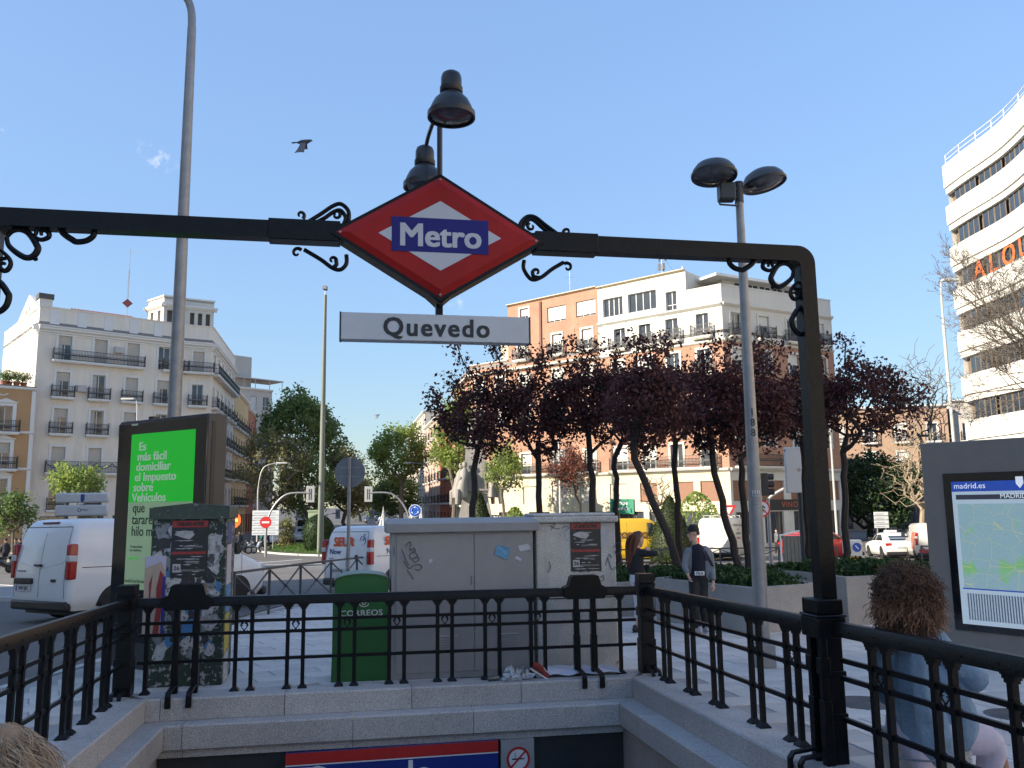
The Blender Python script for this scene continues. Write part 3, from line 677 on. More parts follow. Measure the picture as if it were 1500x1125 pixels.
class Wall:
    """one upright face of a building, local x along it seen from outside, local y into it"""
    def __init__(s,root,p0,p1,z0):
        s.root=root; s.p0=Vector((p0[0],p0[1],0)); s.p1=Vector((p1[0],p1[1],0)); d=s.p1-s.p0; s.L=d.length; s.d=d/s.L
        s.ang=math.atan2(d.y,d.x); s.z0=z0; s.n=Vector((s.d.y,-s.d.x,0))
        s.off=Vector((p0[0],p0[1],0))-Vector(root.location)
    def uz(s,x,y):
        r=ray(x,y); o=Vector((0,0,H)); t=(s.p0-o).dot(s.n)/r.dot(s.n); P=o+r*t
        return (P-s.p0).dot(s.d), P.z
    def world(s,u,y,z): return s.p0+s.d*u-s.n*y+Vector((0,0,z))
    def add(s,mb,name,mats,u=0,y=0,z=0,parent=None,**k):
        if parent is None:
            P=s.world(u,y,z)-Vector(s.root.location); return mb.build(name,mats,s.root,loc=P,rz=s.ang,**k)
        return mb.build(name,mats,parent,**k)
    def putm(s,name,me,u,y,z,parent=None,**k):
        if parent is None: return put(name,me,s.root,s.world(u,y,z)-Vector(s.root.location),s.ang,**k)
        return put(name,me,parent,(u,y,z),0,**k)
    def panel(s,rects,za,zb,mat,ua=0,ub=None,y=0,name='wall',depth=.28,revmat=None):
        """wall face between heights za and zb with rectangular openings (u0,u1,z0,z1)"""
        ub=s.L if ub is None else ub
        R=[(max(a,ua),min(b,ub),max(c,za),min(d,zb)) for a,b,c,d in rects if b>ua and a<ub and d>za and c<zb]
        U=sorted({ua,ub}|{r[0] for r in R}|{r[1] for r in R}); Z=sorted({za,zb}|{r[2] for r in R}|{r[3] for r in R})
        m=MB()
        for j in range(len(Z)-1):
            i=0
            while i<len(U)-1:
                cx=(U[i]+U[i+1])/2; cz=(Z[j]+Z[j+1])/2
                if any(r[0]<cx<r[1] and r[2]<cz<r[3] for r in R): i+=1; continue
                k=i
                while k+1<len(U)-1:
                    cx=(U[k+1]+U[k+2])/2
                    if any(r[0]<cx<r[1] and r[2]<cz<r[3] for r in R): break
                    k+=1
                m.quad((U[i],y,Z[j]),(U[k+1],y,Z[j]),(U[k+1],y,Z[j+1]),(U[i],y,Z[j+1])); i=k+1
        for a,b,c,d in R:
            e=y+depth
            m.quad((a,y,c),(a,y,d),(a,e,d),(a,e,c)); m.quad((b,y,d),(b,y,c),(b,e,c),(b,e,d)); m.quad((a,y,d),(b,y,d),(b,e,d),(a,e,d)); m.quad((b,y,c),(a,y,c),(a,e,c),(b,e,c))
        return s.add(m,name,mat)
WM={}
def window_mesh(w,h,kind,frame):
    k=(round(w,2),round(h,2),kind,frame.name)
    if k in WM: return WM[k]
    f=MB(); t=.06
    f.box(-w/2,0,0,-w/2+t,.06,h); f.box(w/2-t,0,0,w/2,.06,h); f.box(-w/2+t,0,h-t,w/2-t,.06,h); f.box(-w/2+t,0,0,w/2-t,.06,t)
    n={'wide3':3,'wide4':4}.get(kind,2)
    for i in range(1,n): x=-w/2+w*i/n; f.box(x-.035,.005,t,x+.035,.055,h-t)
    if kind=='door': f.box(-w/2+t,.008,h*.3,w/2-t,.05,h*.3+.05)
    g=MB(); g.box(-w/2+.02,.03,.02,w/2-.02,.04,h-.02)
    WM[k]=(f.mesh('window',frame),g.mesh('pane',glass)); return WM[k]
SHM={}
def shutter_mesh(w,h,mat):
    k=(round(w,2),round(h,2),mat.name)
    if k not in SHM:
        m=MB(); n=max(4,int(h/.12))
        for i in range(n): m.box(-w/2,.0,-h*(i+1)/n+.012,w/2,.03,-h*i/n); 
        m.box(-w/2,.02,-h,w/2,.028,0)
        SHM[k]=m.mesh('shutter',mat)
    return SHM[k]
def add_window(W,u,z,w,h,kind='door',frame=None,shut=None,shutm=None,y=.18,cur=0.0):
    frame=frame or framew; fm,gm=window_mesh(w,h,kind,frame)
    o=W.putm('window',fm,u,y,z); put('pane',gm,o)
    if shut: put('shutter',shutter_mesh(w-.04,h*shut,shutm or shutw),o,(0,-.05,h-.01))
    if cur:
        m=MB(); m.box(-w/2+.05,-.0,.05,-w/2+w*cur,.028,h-.05); m.build('curtain',curtain,o)
    return o
SUR={}
def surround(W,u,z,w,h,t=.16,d=.06,mat=None,head=False):
    mat=mat or trimw; k=(round(w,2),round(h,2),t,mat.name,head)
    if k not in SUR:
        m=MB(); m.box(-w/2-t,-d,0,-w/2-.002,-.002,h+t); m.box(w/2+.002,-d,0,w/2+t,-.002,h+t); m.box(-w/2,-d,h+.002,w/2,-.002,h+t)
        if head: m.box(-w/2-t-.1,-d-.1,h+t+.002,w/2+t+.1,-.002,h+t+.1); m.prism([(-w/2-.2,h+t+.1),(w/2+.2,h+t+.1),(0,h+t+.4)],-d-.06,-.002,'y')
        SUR[k]=m.mesh('surround',mat)
    return W.putm('surround',SUR[k],u,0,z)
BAL={}
def balcony(W,u,z,w,depth=.55,h=1.0,slabm=None,swag=False,railmat=None,bars=.13):
    slabm=slabm or trimw; k=(round(w,2),depth,swag,slabm.name,(railmat or railm).name,bars)
    if k not in BAL:
        s=MB(); s.box(-w/2,-depth,-.16,w/2,-.003,0); s.box(-w/2+.08,-depth+.08,-.24,w/2-.08,-.003,-.162)
        r=MB(); e=.03
        for zz in (.08,h*.62,h): r.box(-w/2+e,-depth+e-.015,zz-.02,w/2-e,-depth+e+.015,zz+.02)
        for x in (-w/2+e,w/2-e):
            for zz in (.08,h*.62,h): r.box(x-.015,-depth+e+.016,zz-.02,x+.015,-.01,zz+.02)
            r.box(x-.03,-depth+e-.03,0,x+.03,-depth+e+.03,h+.16)
            yy=-depth+.16
            while yy<-.05: r.box(x-.011,yy-.011,.0,x+.011,yy+.011,h); yy+=.14
        n=int(w/bars)
        for i in range(1,n): x=-w/2+w*i/n; r.box(x-.012,-depth+e-.012,0,x+.012,-depth+e+.012,h)
        if swag:
            n=max(2,int(w/1.35))
            for i in range(n):
                a=-w/2+w*i/n; b=-w/2+w*(i+1)/n
                r.tube([(a+(b-a)*t,-depth-.01,h*.9-.5*math.sin(PI*t)) for t in [q/8 for q in range(9)]],.035,5)
        else:
            for zz in (h*.5,): r.box(-w/2+e,-depth+e-.02,zz-.06,w/2-e,-depth+e+.02,zz+.04)
        BAL[k]=(s.mesh('balcony',slabm),r.mesh('balcony_railing',railmat or railm))
    o=W.putm('balcony',BAL[k][0],u,0,z); put('balcony_railing',BAL[k][1],o); return o
def cornice(W,z,prof,mat,name='cornice',ua=0,ub=None):
    """prof: list of (projection,height)"""
    ub=W.L if ub is None else ub; m=MB(); P=[(-.0-.002,0)]+[(-p,q) for p,q in prof]+[(-.002,prof[-1][1])]
    m.prism(P[::-1],ua,ub,'x'); return W.add(m,name,mat,z=z)
def roof_poly(root,pts,z,mat,name='roof',th=.3):
    m=MB(); m.prism([(p[0]-root.location.x,p[1]-root.location.y) for p in pts],z-th-root.location.z,z-root.location.z,'z'); return m.build(name,mat,root)
# ---- A: the white corner building with the little tower
A0=(-43.68,76.0); A1=(-33.53,84.87)
dA=Vector((A1[0]-A0[0],A1[1]-A0[1])).normalized()
A2=(-31.2,86.2); A3=(-34.9,104.5)
gA=gz(80)-.12
bA=empty('corner_building',(A0[0],A0[1],0),label='white corner apartment building with iron balconies and a little square tower, behind the white van',cat='building')
WA=Wall(bA,A0,A1,gA); WC=Wall(bA,A1,A2,gA); WS=Wall(bA,A2,A3,gA)
G0=(A0[0]-10.5,A0[1]+12.0); WG=Wall(bA,G0,A0,gA)
ZC=WA.uz(57,476)[1]       # cornice
ZP=ZC+1.75
cols=[WA.uz(x,560)[0] for x in (92,145,193,239)]
slabs=[WA.uz(80,y)[1] for y in (527,581,635,692)]
ww,wh=1.15,2.35
rects=[]
for k,zs in enumerate(slabs):
    for u in cols: rects.append((u-ww/2,u+ww/2,zs,zs+wh))
zg=slabs[3]-3.4; 
for u in cols: rects.append((u-ww/2,u+ww/2,zg,zg+2.2))
for u in cols: rects.append((u-1.1,u+1.1,gA+.2,gA+3.1))
WA.panel(rects,gA,ZC,stuccoA); rnA=random.Random(8)
for k,zs in enumerate(slabs):
    for i,u in enumerate(cols):
        closed = (k==0 and i>0) or (k==3) or (k==1 and i==2)
        add_window(WA,u,zs,ww,wh,'door',shut=(.97 if (k,i) in ((0,1),(0,2),(3,0),(3,1),(1,2)) else (.35 if rnA.random()<.3 else 0)) or None,shutm=M('pale_shutter',(.50,.46,.40)),cur=.35 if not closed else 0)
        surround(WA,u,zs,ww,wh,t=.22,mat=trimw)
for u in cols: add_window(WA,u,zg,ww,2.2,'door',framed)
for u in cols: add_window(WA,u,gA+.2,2.2,2.9,'wide3',framed)
balcony(WA,(cols[0]+cols[2])/2,slabs[0],cols[2]-cols[0]+2.1); balcony(WA,WA.L-1.0,slabs[0],2.6)
for k in (1,2):
    for u in cols: balcony(WA,u,slabs[k],2.0)
balcony(WA,(cols[0]+cols[3])/2,slabs[3],cols[3]-cols[0]+2.2,swag=True)
for u in cols: balcony(WA,u,zg,1.5,depth=.25)
m=MB()
for i in range(6): m.box(0,-.05,zg-3.2+i*.62,WA.L,-.003,zg-3.2+i*.62+.56)
CP=[(.08,0),(.08,.12),(.2,.2),(.2,.32),(.42,.45),(.42,.6),(.5,.66),(.5,.78)]
for W in (WA,WC,WS): cornice(W,ZC-.75,CP,trimw)
cornice(WG,ZC-.75,CP,trimw,ua=WG.L-.6)
for W in (WA,WC,WS,WG):
    m=MB(); m.box(0.0,.02,ZC+.03,W.L,.3,ZP); m.box(-.03,-.04,ZP,W.L+.03,.36,ZP+.12); W.add(m,'parapet',stuccoA)
k=.9
while k<WA.L-1:
    m=MB(); m.box(k,-.03,ZC+.25,k+.8,.02,ZP-.12); WA.add(m,'parapet_panel',trimw); k+=2.35
WG.panel([(WG.L-6.2,WG.L-5.7,ZP+.0,ZP+.05)],gA,ZP,stucco)
# gable above the party wall
m=MB(); gw0=WG.L-9.5; m.prism([(gw0,ZP-.2),(WG.L-.8,ZP-.2),(WG.L-1.6,ZP+.6),(WG.L-5.0,ZP+2.1),(gw0,ZP+.2)],.0,.3,'y'); WG.add(m,'gable',stucco)
for x in (-5.6,-4.6): m=MB(); m.box(WG.L+x-.2,-.02,ZP+.25,WG.L+x+.2,.02,ZP+.8); WG.add(m,'vent',M('vent_dark',(.16,.14,.13)))
# corner chamfer and wing
cu=WC.L/2
rC=[(cu-.55,cu+.55,zs,zs+2.2) for zs in slabs]+[(cu-.55,cu+.55,zg,zg+2.2)]
WC.panel(rC,gA,ZC,stuccoA)
for zs in slabs: add_window(WC,cu,zs,1.1,2.2,'door',shut=.97 if zs==slabs[0] else None,shutm=M('pale_shutter')); surround(WC,cu,zs,1.1,2.2,t=.2,head=(zs==slabs[0]))
add_window(WC,cu,zg,1.1,2.2)
for zs in (slabs[1],slabs[2]): balcony(WC,cu,zs,1.9)
balcony(WC,cu,slabs[0],WC.L+.3,depth=.7); balcony(WC,cu,slabs[3],WC.L+.3,depth=.6)
nS=6; cs=[WS.L*(i+.5)/nS for i in range(nS)]
WS.panel([(u-.55,u+.55,zs,zs+2.2) for u in cs for zs in slabs+[zg]],gA,ZC,stuccoA)
for zs in slabs+[zg]:
    for u in cs:
        add_window(WS,u,zs,1.1,2.2,'door',shut=.95 if rnA.random()<.3 else None,shutm=M('pale_shutter')); surround(WS,u,zs,1.1,2.2,t=.18)
for zs in slabs[1:3]:
    for u in cs: balcony(WS,u,zs,1.8)
balcony(WS,WS.L/2,slabs[0],WS.L*.96,depth=.7); balcony(WS,WS.L/2,slabs[3],WS.L*.96)
for (u,z) in ((cols[0]+1.6,slabs[1]+.6),(cols[2]+1.55,slabs[2]+.5),(cols[1]+1.6,slabs[0]+1.2)):
    m=MB(); m.box(u-.4,-.42,z,u+.4,-.05,z+.6); m.box(u-.3,-.43,z+.08,u+.1,-.421,z+.5); WA.add(m,'air_conditioner',M('ac_unit',(.45,.44,.42),rough=.6,var=.1))
# roof and back
back=(A3[0]-9,A3[1]-2)
roof_poly(bA,[A0,A1,A2,A3,back,G0],ZC+.4,M('roof_felt',(.2,.19,.18)))
m=MB(); c0=Vector((*A0,0)); 
def tiled(W,u0,u1,y0,y1,z0,zr,root,name='tile_roof'):
    """pitched roof with round tile ridges across, ridge halfway"""
    ym=(y0+y1)/2; m=MB(); n=int((u1-u0)/.28)
    for i in range(n):
        a=u0+(u1-u0)*i/n; b=u0+(u1-u0)*(i+.55)/n; c=u0+(u1-u0)*(i+1)/n
        for ya,za,yb,zb in ((y0,z0,ym,zr),(y1,z0,ym,zr)):
            m.add([(a,ya,za+.09),(b,ya,za+.09),(b,yb,zb+.09),(a,yb,zb+.09),(b,ya,za),(c,ya,za),(c,yb,zb),(b,yb,zb)],[(0,1,2,3),(4,5,6,7),(1,4,7,2),(0,1,4,)])
    m.quad((u0,y0,z0-.02),(u1,y0,z0-.02),(u1,ym,zr-.02),(u0,ym,zr-.02)); m.quad((u0,y1,z0-.02),(u0,ym,zr-.02),(u1,ym,zr-.02),(u1,y1,z0-.02))
    m.add([(u0,y0,z0),(u0,y1,z0),(u0,ym,zr)],[(0,1,2)]); m.add([(u1,y0,z0),(u1,y1,z0),(u1,ym,zr)],[(0,2,1)])
    return W.add(m,name,terra)
tiled(WA,WA.uz(122,470)[0],WA.uz(215,480)[0],1.6,8,ZP+.1,ZP+1.2,bA)
tiled(WA,.25,1.2,1.2,8,ZP+.2,ZP+1.7,bA)
m=MB(); m.box(.1,.9,ZP,1.2,1.9,ZP+1.0); WA.add(m,'chimney',stucco); m=MB(); m.box(0,.8,ZP+1.0,1.3,2.0,ZP+1.5); WA.add(m,'chimney_cap',M('dark_cap',(.08,.08,.08)))
# tower
tw=Wall(bA,(WA.world(WA.L-2.75,.3,0).x,WA.world(WA.L-2.75,.3,0).y),(WC.world(.75,.25,0).x,WC.world(.75,.25,0).y),gA)
TZ0,TZ1=ZC+.3,WA.uz(275,437)[1]
Tp=[Vector((*A1,0))-WA.d*2.75-WA.n*.1]; 
tA=Vector((*A1,0))-WA.d*2.3+(-WA.n)*.12; tB=Vector((*A1,0))+(-WA.n)*.12; tC=Vector((*A2,0))-WC.n*.12
T1=Wall(bA,tA[:2],tB[:2],gA); T2=Wall(bA,tB[:2],tC[:2],gA)
tD=tC+Vector((-2.6,2.2,0)); tE=tA+(tD-tC)*1.0
T3=Wall(bA,tE[:2],tA[:2],gA); T4=Wall(bA,tC[:2],tD[:2],gA)
hz=TZ1-1.2
for W,n in ((T1,2),(T2,3),(T3,2),(T4,2)):
    R=[]
    for i in range(n):
        c=W.L*(i+.5)/n if n==3 else W.L*(.28+.44*i); hw_=.22 if n==3 else .3
        if n==3: c=W.L/2+(i-1)*.78
        R.append((c-hw_,c+hw_,TZ0+.9,hz-.25))
    W.panel(R,TZ0-1.2,TZ1-.1,stucco,depth=.4)
    for a,b,c,d in R:
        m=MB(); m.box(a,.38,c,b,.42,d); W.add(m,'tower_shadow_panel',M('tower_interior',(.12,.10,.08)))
        m=MB(); m.lathe([((b-a)/2,0),((b-a)/2+.08,0)],((a+b)/2,-.03,d-.02),10,Matrix.Rotation(PI/2,3,'X'),a0=0,a1=PI); W.add(m,'arch_moulding',trimw)
    cornice(W,hz,[(.06,0),(.22,.16),(.30,.3),(.30,.42)],trimw,ua=-.3,ub=W.L+.3)
    cornice(W,TZ1-.12,[(.08,0),(.1,.16)],trimw,ua=-.1,ub=W.L+.1)
roof_poly(bA,[tA[:2],tB[:2],tC[:2],tD[:2],tE[:2]],TZ1-.02,trimw,'tower_roof')
# antenna with red diamond on the roof
an=empty('roof_antenna',WA.world(WA.uz(203,475)[0],4,ZP+1.0),label='tall thin roof antenna with a dark red diamond board on the white corner building',cat='antenna')
m=MB(); m.tube([(0,0,0),(0,0,7.2)],.03,5); 
for s_ in (-.12,.12): m.tube([(s_,0,.9),(s_*.3,0,5)],.012,4)
for z in range(8): m.bar((-.11+z*.01,0,1+z*.5),(.11-z*.01,0,1.25+z*.5),.012)
m.bar((-.1,0,6.9),(1.0,0,6.95),.03); m.bar((-.8,0,5.6),(.1,0,5.55),.03); m.build('mast',galv,an)
m=MB(); m.prism([(-.5,1.4),(0,.95),(.5,1.4),(0,1.85)],-.08,.08,'y'); m.build('diamond_board',M('faded_red',(.14,.03,.035)),an,rz=.3)
# ---- G: tan house left of it
gG=gz(70)-.12
bG=empty('tan_house',(A0[0],A0[1],0),label='tan house with white window surrounds at the left edge, plants on its roof',cat='building')
pR=Vector((-42.9,75.0,0)); pL=pR-Vector((dA.x,dA.y,0))*9.5
WT=Wall(bG,pL[:2],pR[:2],gG)
ZG=WT.uz(40,566)[1]
colg=[WT.uz(5,640)[0],WT.uz(5,640)[0]-3.6]; zs_=[WT.uz(10,y)[1] for y in (633,687,740)]
R=[(u-.55,u+.55,z,z+2.3) for u in colg for z in zs_]
WT.panel(R,gG,ZG,tan)
for z in zs_:
    for u in colg: 
        add_window(WT,u,z,1.1,2.3,'door',shut=.4 if z==zs_[1] else None,shutm=M('pale_shutter')); surround(WT,u,z,1.1,2.3,t=.3,mat=trimw,head=True); balcony(WT,u,z,2.3)
for z in (ZG-.05,)+tuple(z_-.12 for z_ in zs_): cornice(WT,z-.3 if z==ZG-.05 else z,[(.05,0),(.16,.1),(.16,.25)],trimw)
m=MB(); m.box(WT.L-.35,-.05,gG,WT.L-.02,-.003,ZG-.4); WT.add(m,'quoin_strip',trimw)
for k in range(3): 
    u=WT.L-2.6-k*2.9; m=MB(); m.tube([(u+t*.8-.4,-.02,ZG-.75-.18*math.sin(PI*t)) for t in [i/8 for i in range(9)]],.05,5); WT.add(m,'garland_relief',trimw)
WT2=Wall(bG,pR[:2],(pR.x-5,pR.y+7),gG)
roof_poly(bG,[pL[:2],pR[:2],(pR.x-7,pR.y+9),(pL.x-7,pL.y+9)],ZG+.02,M('roof_felt'))
WLg=Wall(bG,(pL.x-7,pL.y+9),pL[:2],gG); WLg.panel([],gG,ZG,tan)
# ---- left row along the avenue: yellow, red brick, far white block
def row_building(name,label,P0,P1,z0,ztop,mat,nb,floors,wmat=framew,bal=True,front=None,cornm=None,pitch=3.2,first=3.6,bars=.16,wsz=(1.1,2.1),shp=.3,depth=11,seed=1,flat=True,balm=None,surr=None):
    r=empty(name,(P0[0],P0[1],0),label=label,cat='building'); W=Wall(r,P0,P1,z0); rn=random.Random(seed)
    zs=[z0+first+pitch*i for i in range(floors)]; us=[W.L*(i+.5)/nb for i in range(nb)]; w_,h_=wsz
    W.panel([(u-w_/2,u+w_/2,z,z+h_) for u in us for z in zs if z+h_<ztop]+[(u-1,u+1,z0+.2,z0+2.8) for u in us],z0,ztop,mat)
    for z in zs:
        if z+h_>=ztop: continue
        for u in us:
            add_window(W,u,z,w_,h_,'door',wmat,shut=rn.choice([.95,.5,.3]) if rn.random()<shp else None)
            if surr: surround(W,u,z,w_,h_,t=.16,mat=surr)
            if bal: balcony(W,u,z,1.7,depth=.5,bars=bars,slabm=balm)
    for u in us: add_window(W,u,z0+.2,2,2.6,'wide3',framed)
    cornice(W,ztop-.35,[(.1,0),(.35,.2),(.35,.35)],cornm or trimw)
    # flank and body
    q0=W.world(0,depth,0); q1=W.world(W.L,depth,0)
    Wf=Wall(r,q0[:2],P0,z0); Wf.panel([],z0,ztop,mat); W2=Wall(r,P1,q1[:2],z0); W2.panel([],z0,ztop,mat); W3=Wall(r,q1[:2],q0[:2],z0); W3.panel([],z0,ztop,mat)
    roof_poly(r,[P0,P1,q1[:2],q0[:2]],ztop+.02,terra if not flat else M('roof_felt'))
    return r,W
av=Vector((-.2,1,0)).normalized()
y0=Vector((A3[0]-.1,A3[1]+.15,0)); y1=y0+av*17; y2=y1+av*.15; y3=y2+av*16; y4=y3+av*.2; y5=y4+av*30
zt1=at(345,571,y0.y+2).z; zt2=at(365,600,y2.y+2).z; gF=gz(100)-.12
row_building('apartment_building','yellow apartment building with dark balconies, right of the white corner building',y0[:2],y1[:2],gF,zt1,M('yellow_stucco',(.55,.40,.20),rough=.85,var=.1,scale=.4),6,4,seed=2,pitch=3.3,first=4.0)
row_building('apartment_building','red brick and grey apartment building half hidden by the avenue trees',y2[:2],y3[:2],gF,zt2,M('dull_red_render',(.33,.12,.07),rough=.85,var=.12,scale=.4),5,4,seed=3,bal=False,pitch=3.3,first=4.0)
row_building('apartment_building','long grey apartment row far down the left side of the avenue',y4[:2],y5[:2],gF,zt2-1.5,M('grey_render',(.34,.31,.28),rough=.85,var=.1,scale=.4),9,3,seed=4,bal=False,pitch=3.3,first=4.0)
tw0=at(343,600,128); tw1=at(398,600,133)
r_,W_=row_building('apartment_tower','tall pale block with a roof terrace rising behind the yellow building',(tw0.x,tw0.y),(tw1.x,tw1.y),gF,at(385,568,130).z,M('pale_render',(.5,.46,.41),rough=.85,var=.08,scale=.3),3,5,seed=5,bal=False,pitch=3.6,first=4.5,shp=.6)
m=MB(); zt=at(385,568,130).z; m.box(-1.5,2,zt,4,6,at(345,520,130).z); W_.add(m,'stair_tower',M('pale_render')); 
m=MB(); m.box(.2,.6,zt+1.6,W_.L+2.5,5,zt+1.75); 
for x in (.3,2,4,W_.L,W_.L+2.3): m.box(x-.04,.7,zt,x+.04,.78,zt+1.6)
W_.add(m,'terrace_canopy',M('pale_render'))
# ---- B: brick and cream block right of centre
gB=gz(70)-.12
bB=empty('brick_corner_block',(17.98,70,0),label='large brick and cream corner block with a white attic, behind the purple trees',cat='building')
PB1=(17.98,70.0); d1=Vector((8.31-17.98,78.23-70.0)).normalized(); PB0=(17.98+d1.x*29.5,70+d1.y*29.5)
d2_=Vector((29.85-17.98,76.48-70)).normalized(); PB2=(17.98+d2_.x*13.4,70+d2_.y*13.4)
W1=Wall(bB,PB0,PB1,gB); W2=Wall(bB,PB1,PB2,gB)
def U1_(x,y=500): return W1.uz(x,y)[0]
def U2_(x,y=500): return W2.uz(x,y)[0]
zb=W1.uz(1057,444)[1]              # belt cornice under the attic
zcr=W1.uz(1057,497)[1]             # where the cream gives way to brick
zst=W1.uz(960,692)[1]              # top of the cream base
zat=W1.uz(1005,396)[1]
uBr=U1_(877)                        # brick begins left of this
uL=U1_(744,480)
zlow=W1.uz(866,527)[1]+1.1
def zf(x,y): return W1.uz(x,y)[1]
rows={}
h2=2.05
z_r2=zf(985,500); z_r3=z_r2-3.15; z_r4=z_r3-3.15; z_r5=zst+.3
# openings on W1
cream1=[]; brick1=[]; base1=[]
wins=[]
for x,w_ in ((898,2.2),(941,3.0)): wins.append((U1_(x,450),zf(898,463),w_,1.75,'wide4',None,cream1))
wins.append((U1_(983,430),zf(985,455),1.1,1.75,'door',None,cream1))
for x in (908,945,985): wins.append((U1_(x),z_r2,1.25,h2,'door',None,cream1))
wins.append((U1_(1030),z_r2,1.2,h2,'door',None,cream1))
for x in (815,858): wins.append((U1_(x,460),zf(815,471),2.3,1.55,'wide3',.88,brick1))
wins.append((U1_(768,465),zf(768,473),1.1,1.5,'door',.5,brick1))
for x in (765,816,860): wins.append((U1_(x),zf(816,520)+.05,1.2,h2,'door',.5,brick1))
lowx=[702,733,768,816,860,905,945,985,1030]
for zz in (z_r3,z_r4,z_r5):
    for x in lowx: wins.append((U1_(x),zz,1.2,h2,'door',.6 if (x*7+int(zz*10))%3 else None,brick1))
zb1=W1.uz(900,737)[1]
for x in (705,745,776,819,860,905,950,1003,1040): wins.append((U1_(x,720),zb1,1.75,1.75,'wide3',.97,base1))
shops=[(U1_(x,760)-1.3,U1_(x,760)+1.3,gB+.15,gB+2.9) for x in (705,745,790,835,880,925,970,1020)]
rc=lambda w:(w[0]-w[2]/2,w[0]+w[2]/2,w[1],w[1]+w[3])
allr=[rc(w) for w in wins]+shops
W1.panel(allr,gB,zst,cream); W1.panel(allr,zst,zlow-1.1,brickB,name='brick_wall'); 
W1.panel(allr,zlow-1.1,zcr,brickB,ua=uL,name='brick_wall')
W1.panel(allr,zlow-1.1,zlow,brickB,ua=0,ub=uL,name='brick_wall')
zbr=zf(877,421)
W1.panel(allr,zcr,zbr,brickB,ua=uL,ub=uBr,name='brick_wall')
W1.panel(allr,zcr,zb,stucco,ua=uBr)
uAt=U1_(1005,430)
W1.panel(allr,zb,zat,stucco,ua=uBr,ub=uAt)
W1.panel([],zb,zb+1.6,stucco,ua=uAt)
for w in wins:
    sm=shutb if (w[6] is base1 and w[0]>U1_(940,720)) else (M('pale_shutter') if w[6] is base1 else shutw)
    add_window(W1,w[0],w[1],w[2],w[3],w[4],shut=w[5],shutm=sm)
    if w[6] is not base1 and w[4]=='door': surround(W1,w[0],w[1],w[2],w[3],t=.2,mat=stucco if w[6] is brick1 else trimw)
for a,b,c,d in shops: add_window(W1,(a+b)/2,c,b-a,d-c,'wide3',framed)
for x in (765,816,860): balcony(W1,U1_(x),zf(816,520)+.05,1.9,slabm=stucco)
for x in (908,945,985,1030): balcony(W1,U1_(x),z_r2,1.9,slabm=stucco)
for zz in (z_r3,z_r4):
    for x in lowx[::2]: balcony(W1,U1_(x),zz,1.9,slabm=stucco)
balcony(W1,(U1_(905)+U1_(1030))/2,z_r5,U1_(1030)-U1_(905)+2,slabm=stucco); balcony(W1,(U1_(702)+U1_(860))/2,z_r5,U1_(860)-U1_(702)+2,slabm=stucco)
cp2=[(.06,0),(.28,.18),(.28,.3)]
cornice(W1,zb-.2,cp2,stucco,ua=uBr); cornice(W1,zcr-.15,[(.05,0),(.15,.1),(.15,.22)],stucco,ua=uBr); cornice(W1,zst-.15,[(.06,0),(.3,.15),(.3,.3)],stucco)
cornice(W1,zlow-1.15,[(.08,0),(.45,.12),(.45,.3)],stucco,ub=uBr)
cornice(W1,zat-.05,[(.05,0),(.3,.12),(.3,.2)],M('cream_tile_edge',(.55,.46,.32),var=.2,scale=3),ua=uBr,ub=uAt); cornice(W1,zbr-.05,[(.05,0),(.3,.12),(.3,.2)],M('cream_tile_edge'),ua=uL,ub=uBr)
cornice(W1,zlow,[(.05,0),(.2,.1),(.2,.2)],stucco,ub=uL)
m=MB(); m.box(U1_(792,460)-.12,-.14,zlow,U1_(792,460)+.12,-.003,zbr-.2); W1.add(m,'downpipe',M('pipe_brown',(.14,.05,.03)))
m=MB(); m.lathe([(.75,0),(.9,0)],(U1_(983,430),-.03,zf(985,428)-.2),16,Matrix.Rotation(PI/2,3,'X'),a0=0,a1=PI); W1.add(m,'arch_moulding',trimw)
for x,w_ in ((898,2.2),(941,3.0)):
    u=U1_(x,450); z=zf(898,463); m=MB()
    m.box(u-w_/2-.15,-.05,z-1.3,u+w_/2+.15,-.003,z-.05); W1.add(m,'window_apron',trimw); surround(W1,u,z,w_,1.75,t=.12)
    m=MB(); 
    for i in range(9): m.bar((u-.5+i*.11,-.07,z-1.0),(u-.39+i*.11,-.07,z-.4),.025); m.bar((u-.39+i*.11,-.075,z-1.0),(u-.5+i*.11,-.075,z-.4),.025)
    W1.add(m,'lattice',stucco)
# second facade
zz2=[W2.uz(1120,y)[1] for y in (497,549)]; zw=[z_r4,z_r5]
c2=[U2_(x) for x in (1080,1120,1161,1201)]
R2=[(u-.6,u+.6,z,z+h2) for u in c2 for z in [zz2[0],zz2[0]-3.15,zz2[0]-6.3,zz2[0]-9.45]]+[(u-1.3,u+1.3,zb1,zb1+1.75) for u in c2]+[(u-1.1,u+1.1,gB+.15,gB+2.8) for u in c2]
W2.panel(R2,gB,zst,stucco); W2.panel(R2,zst,zcr,brickB,name='brick_wall'); W2.panel(R2,zcr,zb+1.6,stucco)
for i,u in enumerate(c2):
    for k in range(4):
        z=zz2[0]-3.15*k; add_window(W2,u,z,1.2,h2,'door',shut=(.45 if (i+k)%2 else None)); surround(W2,u,z,1.2,h2,t=.2,mat=stucco)
        if k in (0,2): balcony(W2,u,z,2.0,slabm=stucco)
    add_window(W2,u,zb1,2.6,1.75,'wide3',shut=.97,shutm=shutb); add_window(W2,u,gB+.15,2.2,2.65,'wide3',framed)
cornice(W2,zb-.2,cp2,stucco); cornice(W2,zcr-.15,[(.05,0),(.15,.1),(.15,.22)],stucco); cornice(W2,zst-.15,[(.06,0),(.3,.15),(.3,.3)],stucco)
balcony(W2,(c2[0]+c2[1])/2,zst+.3,c2[1]-c2[0]+2,slabm=stucco)
